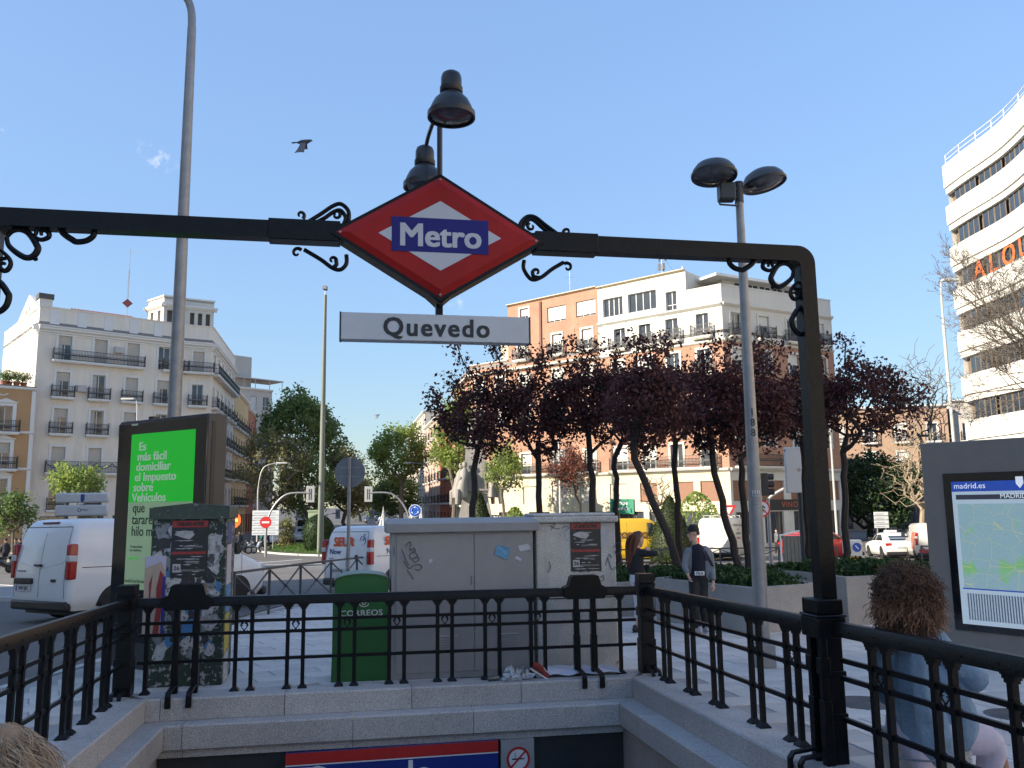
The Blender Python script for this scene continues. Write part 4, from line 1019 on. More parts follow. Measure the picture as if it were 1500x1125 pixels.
for W in (W1,W2):
    m=MB(); m.box((uAt if W is W1 else 0),0.28,zb+.0,W.L,.30,zb+1.6); m.box((uAt if W is W1 else 0)-.02,-.05,zb+1.601,W.L+.02,.33,zb+1.72); W.add(m,'parapet',stucco)
# right flank, backs, roofs
q2=W2.world(W2.L,12,0); q0=W1.world(0,12,0)
Wk=Wall(bB,PB2,q2[:2],gB); Wk.panel([],gB,zst,stucco); Wk.panel([],zst,zcr,brickB); Wk.panel([],zcr,zb+1.6,stucco)
avd=Vector((-.2,1,0)).normalized(); PBL=(PB0[0]+avd.x*14,PB0[1]+avd.y*14)
WL=Wall(bB,PBL,PB0,gB)
cl=[WL.L*(i+.5)/5 for i in range(5)]
RL=[(u-.6,u+.6,z,z+h2) for u in cl for z in (z_r3,z_r4,z_r5,zb1)]
WL.panel(RL,gB,zst,cream); WL.panel(RL,zst,zlow,brickB,name='brick_wall')
for u in cl:
    for z in (z_r3,z_r4,z_r5,zb1): add_window(WL,u,z,1.2,h2,'door',shut=.6); balcony(WL,u,z,1.9,slabm=stucco)
cornice(WL,zlow-1.15,[(.08,0),(.45,.12),(.45,.3)],stucco)
roof_poly(bB,[PB0,PB1,PB2,q2[:2],W1.world(W1.L,13,0)[:2],q0[:2],PBL],zlow-.1,M('roof_felt'))
def roof_slab(W,ua,ub,ya,yb,z,mat,name='roof',th=.25):
    m=MB(); m.box(ua,ya,z-th,ub,yb,z); return W.add(m,name,mat)
roof_slab(W1,uL,uBr,.02,9,zbr+.0,M('roof_felt')); roof_slab(W1,uBr,uAt-.02,.02,9,zat,M('roof_felt'))
roof_slab(W1,uAt,W1.L-.05,.3,9,zb+.1,M('roof_felt'),'terrace'); roof_slab(W2,.3,W2.L,.3,9,zb+.1,M('roof_felt'),'terrace')
def flank(W,u,ya,yb,za,zb_,mat,name='wall',flip=False):
    m=MB(); q=[(u,ya,za),(u,yb,za),(u,yb,zb_),(u,ya,zb_)]; m.add(q,[(0,1,2,3) if not flip else (3,2,1,0)]); return W.add(m,name,mat)
flank(W1,uL,0,9,zlow,zbr,brickB,'brick_wall',True); flank(W1,uBr,0,9,zbr,zat,stucco,flip=True); flank(W1,uAt,0,9,zb,zat,stucco)
# lower set-back attic left, and the glass pavilion on the terrace
m=MB(); m.box(U1_(706,470),3.0,zlow,uL-.01,8,zf(725,456)); W1.add(m,'attic',cream)
pav=MB(); zt=zb+1.6; pu0,pu1=U2_(1080,430),U2_(1205,430)
pav.box(pu0+.4,2.2,zb+.1,pu1-1.5,7,zt+1.25); W2.add(pav,'pavilion',stucco)
m=MB(); m.box(pu0-1.2,1.2,zt+1.26,pu1+.6,7.3,zt+1.5); W2.add(m,'pavilion_roof',trimw)
for i in range(5): add_window(W2,pu0+2.4+i*1.55,zt-.3,1.4,1.5,'door',y=2.12)
m=MB(); 
for x in (pu1+.2,): m.tube([(x,1.5,zb+.1),(x,1.5,zt+1.25)],.05,6)
W2.add(m,'pavilion_post',galv)
m=MB(); m.box(pu0+1.2,3.5,zt+1.5,pu0+3.4,5,zt+2.1); m.box(pu0+3.6,4,zt+1.5,pu0+4.4,4.8,zt+1.95); W2.add(m,'roof_machine',galv)
# roof masts on B
for (x,yb,yt,lab,big) in ((946,405,350,'lattice telephone mast with box antennas on the white attic roof',1),(809,428,372,'thin antenna mast with a small dish on the brick roof',0),(976,400,380,'short vent pipe on the white attic roof beside the telephone mast',2)):
    u,z=W1.uz(x,yb); r=empty('roof_mast',W1.world(u,3,z-.6),label=lab,cat='antenna'); hh=W1.uz(x,yt)[1]-z+.6
    m=MB(); m.tube([(0,0,0),(0,0,hh)],.05 if big else .03,6)
    if big==1:
        for k in range(3):
            a=k*2.1; m.cbox((.35*math.cos(a),.35*math.sin(a),hh-.7),(.18,.18,1.3)); m.cbox((.25*math.cos(a+1),.25*math.sin(a+1),hh-2),(.22,.2,.6))
            m.bar((0,0,hh-1),(.35*math.cos(a),.35*math.sin(a),hh-.8),.04); m.tube([(0,0,hh-.8),(2.2*math.cos(a),2.2*math.sin(a),0)],.012,4)
    elif big==0:
        m.lathe([(0,0),(.2,.04),(.35,.15)],(0,-.1,.6),10,Matrix.Rotation(PI/2,3,'X')); m.bar((-.9,0,1.0),(.9,0,1.0),.03); 
        for k in range(7): m.bar((-.8+k*.25,-.15,1.0),(-.8+k*.25,.15,1.0),.015)
        m.bar((-.4,0,hh*.6),(.4,0,hh*.6),.02)
    m.build('mast',galv if big!=2 else trimw,r)
# signs on B
bn=empty('wall_banner',W1.world(U1_(912,746),-.1,zf(912,753)),W1.ang,label='green banner on the cream base of the brick block',cat='banner')
m=MB(); w_=U1_(928,742)-U1_(893,742); m.box(-w_/2,-.02,0,w_/2,.02,1.35); m.build('sheet',M('banner_green',(.01,.20,.12),rough=.5),bn)
text('Bhome\n  search',.5,wlet,bn,FACE((-.1,-.03,.75)),bold=.01)
fas=empty('shop_fascia',W1.world(U1_(750,757),-.08,zf(750,760)),W1.ang,label='black shop fascia with white letters low on the cream facade',cat='shop sign')
m=MB(); m.box(-4.5,0,-.4,4.2,.06,.4); m.build('board',black,fas); text('Biblioteca',.62,wlet,fas,FACE((-1.2,-.01,0)),bold=.012)
fas=empty('shop_fascia',W2.world((c2[1]+c2[2])/2+.3,-.08,gB+3.35),W2.ang,label='dark shop fascia with reddish letters on the right side of the brick block',cat='shop sign')
m=MB(); m.box(-3,0,-.45,3.5,.06,.45); m.build('board',black,fas); text('VINOS',.7,M('fascia_letters',(.35,.1,.05)),fas,FACE((0,-.01,0)),bold=.012,spacing=1.2)
# ---- right side of the avenue beyond B
e0=Vector((*PBL,0))+avd*.3; 
def avb(name,label,Pn,L,ztop,mat,nb,seed,**k):
    P1=Pn; P0=Pn+avd*L
    return row_building(name,label,(P0.x,P0.y),(P1.x,P1.y),gz(100)-.12,ztop,mat,nb,5,seed=seed,**k)
avb('apartment_building','dark red apartment building with bay windows on the right side of the avenue',e0,15,at(640,612,e0.y+2).z,M('red_render',(.42,.12,.06),rough=.85,var=.1,scale=.4),4,11,pitch=3.2,first=4)
avb('apartment_building','grey and pink apartment building beyond the red one',e0+avd*15.3,22,at(633,618,e0.y+16).z+1,M('pink_render',(.5,.36,.30),rough=.85,var=.1,scale=.4),5,12,pitch=3.2,first=4)
avb('apartment_building','cream apartment building at the far end of the right row, above the green tree',e0+avd*38,40,at(603,630,e0.y+40).z+3,M('pale_render'),8,13,pitch=3.2,first=4,bal=False)
# far skyline
fb=empty('distant_building',(-95,600,-1.8),label='tiny hazy building closing the far end of the avenue',cat='building')
m=MB(); m.box(-14,0,0,6,10,9); m.build('wall',M('far_render',(.42,.36,.34)),fb); m=MB(); m.box(8,0,0,20,10,6); m.build('wing',M('far_render'),fb)
# ---- F: pinkish block behind the right hand trees
gFF=gz(100)-.12
p0=at(1222,600,104); p1=at(1300,600,112)
row_building('apartment_building','dull orange apartment building behind the rightmost purple tree',(38.5,104),(52,100),gFF,at(1330,598,104).z,M('orange_render',(.40,.27,.19),rough=.85,var=.15,scale=.4),4,5,seed=21,pitch=3.3,first=4,shp=.5,surr=trimw)
row_building('apartment_building','pale cream apartment building behind the bare trees left of the curved offices',(53,101),(66,98),gFF,at(1400,590,104).z,M('pale_render'),4,4,seed=22,pitch=3.3,first=4,shp=.5)
# ---- E: curved white offices
gE=gz(58)-.12
bE=empty('curved_office_building',(36.5,67,0),label='white office building with long curved bands and ribbon windows at the right edge',cat='building')
CUR=[(36.53,67.0),(36.50,64.0),(36.62,61.0),(36.55,58.6),(36.05,55.3),(35.0,51.0),(33.2,46.5),(30.6,42.0),(28.0,39.0)]
ztE=29.36; fp=3.56
wconc=M('white_concrete',(.72,.70,.65),rough=.7,var=.06,scale=.4,streak=.08,bump=.05); bronze=M('bronze_panel',(.17,.13,.10),rough=.45,var=.15)
def cpt(t):
    P=bez([(a,b,0) for a,b in CUR],8); n=len(P)-1; i=min(int(t*n),n-1); f=t*n-i; return P[i].lerp(P[i+1],f)
PE=bez([(a,b,0) for a,b in CUR],4); org=Vector(bE.location)
def offs(P,o):
    out=[]
    for i,p in enumerate(P):
        t=(P[min(i+1,len(P)-1)]-P[max(i-1,0)]).normalized(); n=Vector((t.y,-t.x,0)) ; out.append(p+n*o)
    return out
def band(z0,z1,o0,o1,mat,name):
    A_=offs(PE,o0); B_=offs(PE,o1); m=MB(); n=len(A_)
    vs=[p-org+Vector((0,0,z0)) for p in A_]+[p-org+Vector((0,0,z1)) for p in A_]+[p-org+Vector((0,0,z0)) for p in B_]+[p-org+Vector((0,0,z1)) for p in B_]
    fs=[]
    for i in range(n-1): fs+= [(i,i+1,n+i+1,n+i),(3*n+i,3*n+i+1,2*n+i+1,2*n+i),(n+i,n+i+1,3*n+i+1,3*n+i),(2*n+i,2*n+i+1,i+1,i)]
    fs+=[(0,n,3*n,2*n),(n-1,3*n-1,4*n-1,2*n-1)]
    m.add(vs,fs,False); return m.build(name,mat,bE)
# outward normal check: the street is on the -x side
tt=(PE[1]-PE[0]).normalized(); sgE=1 if Vector((tt.y,-tt.x,0)).x<0 else -1
nf=8
top=ztE
for k in range(nf):
    zt_=top-fp*k; zb_=zt_-(2.05 if k else 2.45)
    if k: zt_=top-fp*k
    band(zt_-1.55 if k else zt_-1.9,zt_,sgE*.0,sgE*.34,wconc,'spandrel'); band(zb_,zt_-1.56 if k else zt_-1.91,-sgE*.1,sgE*.2,wconc,'lintel_band')
    band(zb_-(top-fp*(k+1)-zb_)*-1 if False else top-fp*(k+1),zb_,-sgE*.5,-sgE*.35,bronze,'recess')
# windows in the ribbons
def winE(z0,z1):
    tot=len(PE)-1; s=0; P=offs(PE,-sgE*.02); pos=0; acc=[0]
    for i in range(tot): acc.append(acc[-1]+(P[i+1]-P[i]).length)
    L=acc[-1]; x=1.0; k=0
    def pt(s_):
        for i in range(tot):
            if s_<=acc[i+1]: f=(s_-acc[i])/(acc[i+1]-acc[i]); return P[i].lerp(P[i+1],f)
        return P[-1]
    while x+1.5<L:
        a=pt(x);b=pt(x+1.45); d=(b-a); ang=math.atan2(d.y,d.x)
        if ang is not None:
            fm,gm=window_mesh(1.45,round(z1-z0,2),'single',bronze_f)
            mid=(a+b)/2-org; o=put('window',fm,bE,(mid.x,mid.y,z0),ang+(PI if sgE<0 else 0)); put('pane',gm,o)
        x+=1.5; k+=1
        if k%2==0: x+=.45
bronze_f=M('bronze_frame',(.20,.16,.12),rough=.4)
for k in range(nf): 
    z1=(top-fp*k)-(2.05 if k else 2.45); winE(top-fp*(k+1)+.0,z1)
# end wall and roof
e0_=PE[0]; Wn=Wall(bE,(e0_.x+14,e0_.y+1.5),(e0_.x+.0,e0_.y+.05),gE)
Wn.panel([],gE,ztE-.01,wconc)
roof_poly(bE,[(p.x,p.y) for p in PE]+[(50,39),(52,68.5)],ztE-.5,M('roof_felt'))
m=MB(); Pj=offs(PE,sgE*.343)
for i in range(1,len(Pj)-1,2):
    tj=(Pj[i+1]-Pj[i-1]).normalized()
    for k in range(nf): zt_=top-fp*k; q=Pj[i]-org; m.bar(q+Vector((0,0,zt_-(1.5 if k else 1.85))),q+Vector((0,0,zt_-.03)),.03,.008,up=(tj.y,-tj.x,0))
m.build('panel_joints',M('joint_grey',(.40,.38,.35)),bE)['kind']='stuff'
m=MB(); A_=[p-org+Vector((0,0,ztE)) for p in offs(PE,sgE*.0)]
for z in (.55,.95): m.tube([p+Vector((0,0,z)) for p in A_],.035,5)
for i in range(0,len(A_),3): m.tube([A_[i],A_[i]+Vector((0,0,.95))],.035,5)
m.build('roof_railing',trimw,bE)
m=MB(); # lettered orange panels in the third ribbon
def letterE(ch,frac,k,sz,y_):
    P=offs(PE,sgE*.12); acc=0; tgt=frac; 
    for i in range(len(P)-1):
        d=(P[i+1]-P[i]).length
        if acc+d>=tgt: f=(tgt-acc)/d; q=P[i].lerp(P[i+1],f); dd=P[i+1]-P[i]; break
        acc+=d
    ang=math.atan2(dd.y,dd.x)+(PI if sgE<0 else 0)
    lz=(top-fp*(k+1)-1.45+fp*0)+.0
    text(ch,sz,M('orange_letters',(.75,.16,.03),rough=.5,emit=.0),bE,FACE(Vector((q.x,q.y,y_))-org,ang),bold=.05)
zl=top-fp*3+.75
if sgE<0: pass
for ch,fr in zip('ALQUILA',(3.6,5.4,7.4,9.6,11.6,13.4,15.2)): letterE(ch,fr,2,2.2,zl)
bounce_block=empty('apartment_block',(33,-5,0),label='long cream block of flats added out of view on the near right to bounce sunlight onto the square',cat='building')  # unseen block added to reflect warm sunlight back onto the shaded square
m=MB(); m.box(0,-52,-1.5,16,40.5,25); m.build('wall',M('bounce_render',(.66,.58,.46),rough=.85,var=.08,scale=.3),bounce_block)
m=MB()
for k in range(7):
    for i in range(17): m.box(-.05,-50+i*5.3,2.5+3.3*k,.05,-48.5+i*5.3,4.6+3.3*k)
m.build('window',glass,bounce_block)['kind']='stuff'
m=MB(); m.box(-.4,-52.4,25.002,16.4,40.9,25.5); m.build('roof',M('roof_felt'),bounce_block)
# off the left edge: the block of flats whose shade covers the square
gS=gz(0)-.12
bS=empty('apartment_block',(-31,20,0),label='tall cream block of flats on the near left side of the square',cat='building')
WSd=Wall(bS,(-31,-60),(-31,20.5),gS-.0); WSn=Wall(bS,(-31,20.5),(-39,20.5),gS-1)
rS=[]
for k in range(7):
    for i in range(16): rS.append((3+i*4.9,4.3+i*4.9,gS+4+3.3*k,gS+6.1+3.3*k))
WSd2=Wall(bS,(-31,20.5),(-31,-60),gS)
m=MB(); m.box(-39,-60,gS-1.5,-31.3,20.5,25); mm=m.build('wall',cream,bS,loc=(31,-20,0))
for a in rS[::1]:
    pass
m=MB()
for a,b,c,d in rS: m.box(-31.32,-60+a,c,-31.22,-60+b,d)
m.build('window',glass,bS,loc=(31,-20,0))['kind']='stuff'
m=MB(); m.box(-39.4,-60.4,25.002,-30.9,20.9,25.5); m.build('roof',M('roof_felt'),bS,loc=(31,-20,0))
# ================================================================= VEGETATION
bark_d=M('dark_bark',(.035,.028,.026),rough=.9,var=.3,scale=12,bump=.5,bscale=30)
bark_g=M('grey_bark',(.14,.12,.10),rough=.9,var=.3,scale=10,bump=.5,bscale=20)
bark_t=M('pale_bark',(.30,.24,.17),rough=.9,var=.25,scale=10,bump=.3)
plum=leafmat('plum_leaf',(.045,.020,.020),(.14,.050,.048),scale=1.6,transl=.25)
green1=leafmat('avenue_leaf',(.10,.165,.045),(.21,.28,.09),scale=.35)
green2=leafmat('fresh_leaf',(.20,.29,.06),(.32,.39,.11),scale=.4,transl=.45)
green3=leafmat('evergreen_leaf',(.018,.04,.015),(.04,.075,.022),scale=.5,transl=.15)
olive=leafmat('olive_leaf',(.14,.15,.06),(.24,.215,.10),scale=.4)
hedge=leafmat('hedge_leaf',(.022,.036,.012),(.05,.068,.022),scale=2.5,transl=.2)
def leaf_cloud(P,size,rng,mat,name,parent,aspect=.6,flat=False,normal_up=0.0):
    """one small folded face per leaf at the points P (n,3)"""
    n=len(P); d=rng.normal(size=(n,3)); d/=np.linalg.norm(d,axis=1)[:,None]
    q=rng.normal(size=(n,3)); q[:,2]+=normal_up; q-=(q*d).sum(1)[:,None]*d; q/=np.linalg.norm(q,axis=1)[:,None]+1e-9
    s=size*rng.uniform(.6,1.25,size=(n,1)); w=s*aspect*.5; nn=np.cross(d,q)
    V=np.empty((n,4,3)); V[:,0]=P-d*s*.5; V[:,1]=P+q*w+nn*w*.25; V[:,2]=P+d*s*.5; V[:,3]=P-q*w+nn*w*.25
    me=bpy.data.meshes.new(name); me.vertices.add(4*n); me.vertices.foreach_set('co',V.reshape(-1))
    idx=np.arange(4*n).reshape(n,4); tri=np.concatenate([idx[:,[0,1,2]],idx[:,[0,2,3]]],1).reshape(-1)
    me.loops.add(6*n); me.loops.foreach_set('vertex_index',tri.astype(np.int32)); me.polygons.add(2*n)
    me.polygons.foreach_set('loop_start',np.arange(0,6*n,3,dtype=np.int32)); me.update(calc_edges=True); me.materials.append(mat)
    o=bpy.data.objects.new(name,me); COL.objects.link(o); o.parent=parent; return o
def tree(name,label,base,top0,cen,rad_,mat,bark,nattr=70,nleaf=7000,lsize=.09,r0=.09,seed=1,spread=.22,group=None,twig=.008,step=.28,shell=.55,cat='tree',spikes=0,bend=.15,low=-.7,twigs_vis=True):
    """base, top0 (end of the clear trunk), cen: world points; rad_: crown radii"""
    rng=np.random.default_rng(seed); base=Vector(base); root=empty(name,base,label=label,cat=cat,group=group)
    b=np.zeros(3); t0=np.array(Vector(top0)-base); c=np.array(Vector(cen)-base); R=np.array(rad_)
    nodes_=[b]; par=[-1]; k=max(3,int(np.linalg.norm(t0)/step)); wob=rng.normal(size=3)*bend*.4; wob[2]=0
    for i in range(1,k+1):
        f=i/k; nodes_.append(t0*f+wob*math.sin(PI*f)+rng.normal(size=3)*[.02,.02,0]); par.append(len(nodes_)-2)
    trunk_end=len(nodes_)-1; minn=max(1,int(trunk_end*.86))
    A_=[]
    while len(A_)<nattr:
        q=rng.normal(size=3); q/=np.linalg.norm(q); q*=rng.uniform(shell,1.0)**.5*rng.uniform(.75,1.0)
        if q[2]<low: continue
        A_.append(c+q*R*(1+.12*rng.normal()))
    for i in range(spikes): a=rng.uniform(0,2*PI); A_.append(c+R*np.array([math.cos(a)*.45,math.sin(a)*.45,1.15+.3*rng.random()]))
    A_.sort(key=lambda q:np.linalg.norm(q-t0)); ends=[]
    N=np.array(nodes_)
    for q in A_:
        D=np.linalg.norm(N[minn:]-q,axis=1)+ .25*np.linalg.norm(N[minn:]-t0,axis=1)
        j=int(np.argmin(D))+minn; L=np.linalg.norm(q-N[j]); m=max(1,int(L/step)); cur=j; off=rng.normal(size=3)*.12*L; off[2]+=.12*L; new=[]
        for i in range(1,m+1):
            f=i/m; p=N[j]*(1-f)+q*f+off*math.sin(PI*f)*.8+rng.normal(size=3)*.02*step*4
            new.append(p); par.append(cur); cur=len(N)+len(new)-1
        N=np.vstack([N,np.array(new)]); ends.append(cur)
    n=len(N); cnt=np.zeros(n); 
    ch=[[] for _ in range(n)]
    for i in range(1,n): ch[par[i]].append(i)
    for i in range(n-1,-1,-1):
        if not ch[i]: cnt[i]=1
        if par[i]>=0: cnt[par[i]]+=cnt[i]
    tot=cnt[0]; rr=twig+(r0-twig)*(np.minimum(cnt,tot)/tot)**.5*.85
    for i in range(trunk_end+1): rr[i]=r0*(1.12-.3*i/trunk_end) if i<trunk_end else rr[i]
    mt=MB(); 
    # chains
    def chain(i):
        out=[par[i]] if par[i]>=0 else []; out.append(i)
        while True:
            cs=ch[out[-1]]
            if not cs: return out,[]
            best=max(cs,key=lambda q:cnt[q]); rest=[q for q in cs if q!=best]; stack.extend(rest); out.append(best)
    stack=[0]; 
    while stack:
        i=stack.pop(); o,_=chain(i)
        if len(o)<2: continue
        pts=[Vector(N[q]) for q in o]; rs=[float(rr[q]) for q in o]
        if i!=0: rs[0]=min(rs[0],rs[1]*1.15)
        rs[-1]*=.6; big=max(rs)>.035
        mt.tube(pts,rs,7 if big else (4 if twigs_vis else 3),caps=True)
    mt.build('trunk',bark,root)
    if nleaf:
        e=[]; leafn=[i for i in range(n) if cnt[i]<=2 and i>trunk_end]
        L=N[rng.choice(leafn,nleaf)]; P=L+rng.normal(size=(nleaf,3))*spread
        leaf_cloud(P,lsize,rng,mat,'crown',root)
    return root,N,[i for i in ends]
def ptree(name,label,bx,Y,tpx,cpx,rpx,mat,bark,Ydepth=None,by=None,**k):
    g=gat(bx,Y); s=Y/FPX; top0=at(tpx[0],tpx[1],Y); c=at(cpx[0],cpx[1],Y)
    return tree(name,label,g,top0,c,(rpx[0]*s,(Ydepth or rpx[0]*s),rpx[1]*s),mat,bark,**k)
G='purple plum trees in the planters'
plums=[('purple plum tree leftmost of the row, standing before the white monument',690,20.5,(700,655),(697,607),(70,75)),
 ('purple plum tree with a forked straight trunk behind the concrete cabinet',800,20.5,(790,675),(786,607),(58,74)),
 ('purple plum tree with a tall spire of leaves, trunk above the cabinet poster',872,20.0,(864,665),(858,590),(60,78)),
 ('purple plum tree with a thin upright trunk just right of the concrete cabinet',908,23.0,(900,670),(915,598),(52,70)),
 ('purple plum tree leaning left, its trunk rising beside the woman in black',1018,16.8,(930,672),(950,600),(62,72)),
 ('purple plum tree with a straight dark trunk in front of the clipped cone',1002,21.5,(988,665),(1000,590),(55,66)),
 ('purple plum tree leaning left behind the man in the cap',1100,18.5,(1040,655),(1050,600),(66,70)),
 ('purple plum tree standing beside the grey lamp post, trunk upright',1106,18.9,(1085,670),(1108,598),(64,70)),
 ('purple plum tree half hidden by the thick portal post',1192,21.0,(1178,668),(1172,600),(58,68)),
 ('purple plum tree rightmost of the row, spreading beyond the portal post',1240,19.8,(1236,662),(1272,590),(88,70))]
for i,(lab,bx,Y,t,c,r) in enumerate(plums):
    ptree('plum_tree',lab,bx,Y,t,c,r,plum,bark_d,Ydepth=1.3,nattr=120,nleaf=5200,lsize=.108,r0=.085,seed=40+i,spread=.13,group=G,spikes=3,shell=.25,low=-.75)
ptree('avenue_tree','big dense green tree on the left side of the avenue behind the tall camera pole',440,100,(440,700),(440,630),(58,56),green1,bark_g,nattr=150,nleaf=11000,lsize=.42,r0=.35,seed=3,spread=.5,step=1.0,twig=.04,group='avenue trees')
ptree('avenue_tree','brownish half leafed tree in front of the big green tree',398,88,(400,750),(402,690),(52,62),olive,bark_g,nattr=150,nleaf=5200,lsize=.30,r0=.3,seed=4,spread=.4,step=.9,twig=.03,group='avenue trees',low=-.9)
ptree('avenue_tree','dark green tree crown low behind the traffic light arm',452,92,(452,760),(450,715),(40,48),green1,bark_g,nattr=90,nleaf=6000,lsize=.34,r0=.28,seed=5,spread=.45,step=.9,twig=.03,group='avenue trees',low=-.9)
ptree('avenue_tree','olive green tree right of the tall camera pole',505,135,(502,765),(503,705),(32,52),olive,bark_g,nattr=90,nleaf=6500,lsize=.5,r0=.35,seed=6,spread=.6,step=1.2,twig=.04,group='avenue trees',low=-.95)
ptree('avenue_tree','small distant olive tree just right of the round sign back',528,210,(528,765),(527,728),(22,32),olive,bark_g,nattr=60,nleaf=4500,lsize=.7,r0=.4,seed=7,spread=.9,step=2,twig=.06,group='avenue trees',low=-.95)
ptree('avenue_tree','tall pale green sunlit tree on the right side of the avenue',590,110,(588,715),(584,668),(42,46),green2,bark_t,nattr=130,nleaf=8000,lsize=.38,r0=.3,seed=8,spread=.5,step=1.0,twig=.04,group='avenue trees')
ptree('avenue_tree','darker green tree below the pale sunlit one, right of the avenue',585,125,(585,765),(582,728),(38,32),green1,bark_g,nattr=80,nleaf=5500,lsize=.42,r0=.3,seed=9,spread=.5,step=1.0,twig=.04,group='avenue trees',low=-.95)
ptree('avenue_tree','small hazy green tree closing the avenue on the right',552,220,(552,765),(551,735),(18,22),green1,bark_g,nattr=50,nleaf=3000,lsize=.7,r0=.4,seed=10,spread=.9,step=2,twig=.06,group='avenue trees',low=-.95)
ptree('street_tree','yellow green sunlit tree behind the leftmost plum tree',665,76,(665,715),(668,645),(32,58),green2,bark_g,nattr=110,nleaf=6000,lsize=.30,r0=.2,seed=11,spread=.4,step=.8,twig=.03)
ptree('street_tree','yellow green tree right of the monument, in front of the cream facade',738,72,(738,740),(738,690),(26,38),green2,bark_g,nattr=70,nleaf=2600,lsize=.26,r0=.14,seed=12,spread=.35,step=.7,twig=.02)
ptree('street_tree','young tree with bright fresh leaves above the white sign boxes',112,44,(112,735),(113,707),(34,22),green2,bark_g,nattr=60,nleaf=1500,lsize=.24,r0=.07,seed=13,spread=.22,step=.4,twig=.012)
ptree('street_tree','dark young tree at the left edge behind the motorbikes',18,46,(18,780),(18,752),(26,28),green1,bark_g,nattr=60,nleaf=1500,lsize=.22,r0=.08,seed=14,spread=.25,step=.4,twig=.012)
ptree('street_tree','slim young tree in front of the parked cars at the left avenue entrance',416,78,(416,795),(417,780),(12,22),olive,bark_g,nattr=40,nleaf=900,lsize=.25,r0=.08,seed=15,spread=.25,step=.5,twig=.02)
ptree('evergreen_tree','broad dark evergreen behind the taxi on the right',1275,80,(1275,770),(1282,715),(62,55),green3,bark_d,nattr=130,nleaf=9000,lsize=.34,r0=.3,seed=16,spread=.45,step=.9,twig=.03,low=-.95)
ptree('street_tree','reddish plum tree against the cream facade beyond the monument garden',850,58,(850,740),(842,690),(30,30),leafmat('red_leaf',(.10,.03,.02),(.2,.07,.04),scale=1),bark_d,nattr=60,nleaf=1600,lsize=.2,r0=.1,seed=17,spread=.3,step=.6,twig=.02)
G2='bare trees on the right'
ptree('bare_tree','leafless tree with tan twigs between the evergreen and the map panel',1352,70,(1350,745),(1345,680),(58,75),None,bark_t,nattr=700,nleaf=0,r0=.22,seed=18,step=1.0,twig=.010,group=G2,shell=.1,low=-.9)
ptree('bare_tree','leafless grey tree rising left of the curved office building',1345,90,(1350,680),(1350,580),(52,80),None,bark_g,nattr=600,nleaf=0,r0=.25,seed=19,step=1.2,twig=.012,group=G2,shell=.1,low=-.9)
def limb_tree(name,label,bx,Y,top,limbs,bark,r0,seed,n0=1.0,depth=4,rmin=.006,group=None,cat='tree',bendy=.10):
    g=gat(bx,Y); root=empty(name,g,label=label,cat=cat,group=group); rn=random.Random(seed); m=MB(); t0=at(top[0],top[1],Y)-g
    m.tube(bez([(0,0,0),t0*.5+Vector((.1,0,0)),t0],6),[r0*(1-.25*i/12) for i in range(13)],9)
    def br(p,d,L,r,lv):
        n=max(4,int(L/.22)) if lv<3 else 4; pts=[p]; cv=Vector((rn.gauss(0,1),rn.gauss(0,.6),rn.gauss(0,.7)+.35))*bendy; q=p.copy(); dd=d.copy(); ds=[]
        for i in range(n):
            dd=(dd+cv*(L/n)*.9+Vector((rn.gauss(0,1),rn.gauss(0,1),rn.gauss(0,1)))*.07).normalized(); q=q+dd*(L/n); pts.append(q.copy()); ds.append(dd.copy())
        m.tube(pts,[max(rmin*.6,r*(1-.75*i/n)) for i in range(n+1)],6 if lv<2 else 3,caps=False)
        if lv>=depth: return
        k=int({0:9,1:8,2:6,3:5}.get(lv,4)*n0*(L/({0:3.2,1:1.6,2:.8,3:.45}.get(lv,.3)))**.5)
        for j in range(k):
            f=.18+.80*(j+rn.random()*.7)/k; i=min(n-1,int(f*n)); ax=ds[i].cross(Vector((rn.gauss(0,1),rn.gauss(0,1),rn.gauss(0,1)))).normalized(); a=rn.uniform(.45,.95)
            nd=(Matrix.Rotation(a,3,ax)@ds[i]); nd=(nd+Vector((0,0,.12))).normalized(); br(pts[i+1],nd,L*rn.uniform(.32,.55)*(1.15-f*.5),max(rmin,r*(1-.7*f)*.55),lv+1)
    for (x,y,dY,L,rr) in limbs:
        e=at(x,y,Y+dY)-g; d=(e-t0); br(t0+d*0,d.normalized(),d.length*L,rr,0)
    m.build('trunk',bark,root); return root
limb_tree('bare_tree','large leafless tree reaching in from the right edge across the curved offices',1640,22,(1575,560),[(1395,500,-.5,1.0,.055),(1420,400,.6,1.0,.05),(1480,330,.0,1.0,.05),(1375,450,.9,1.0,.045),(1400,560,.3,.95,.035),(1480,420,-.8,1.0,.04),(1440,470,.2,1.0,.04)],bark_g,.17,20,n0=1.15,group=G2)
ptree('bare_tree','small leafless tree against the cream base of the brick block',958,60,(962,760),(965,722),(38,35),None,bark_t,nattr=90,nleaf=0,r0=.14,seed=21,step=.5,twig=.02,group=G2,shell=.1)
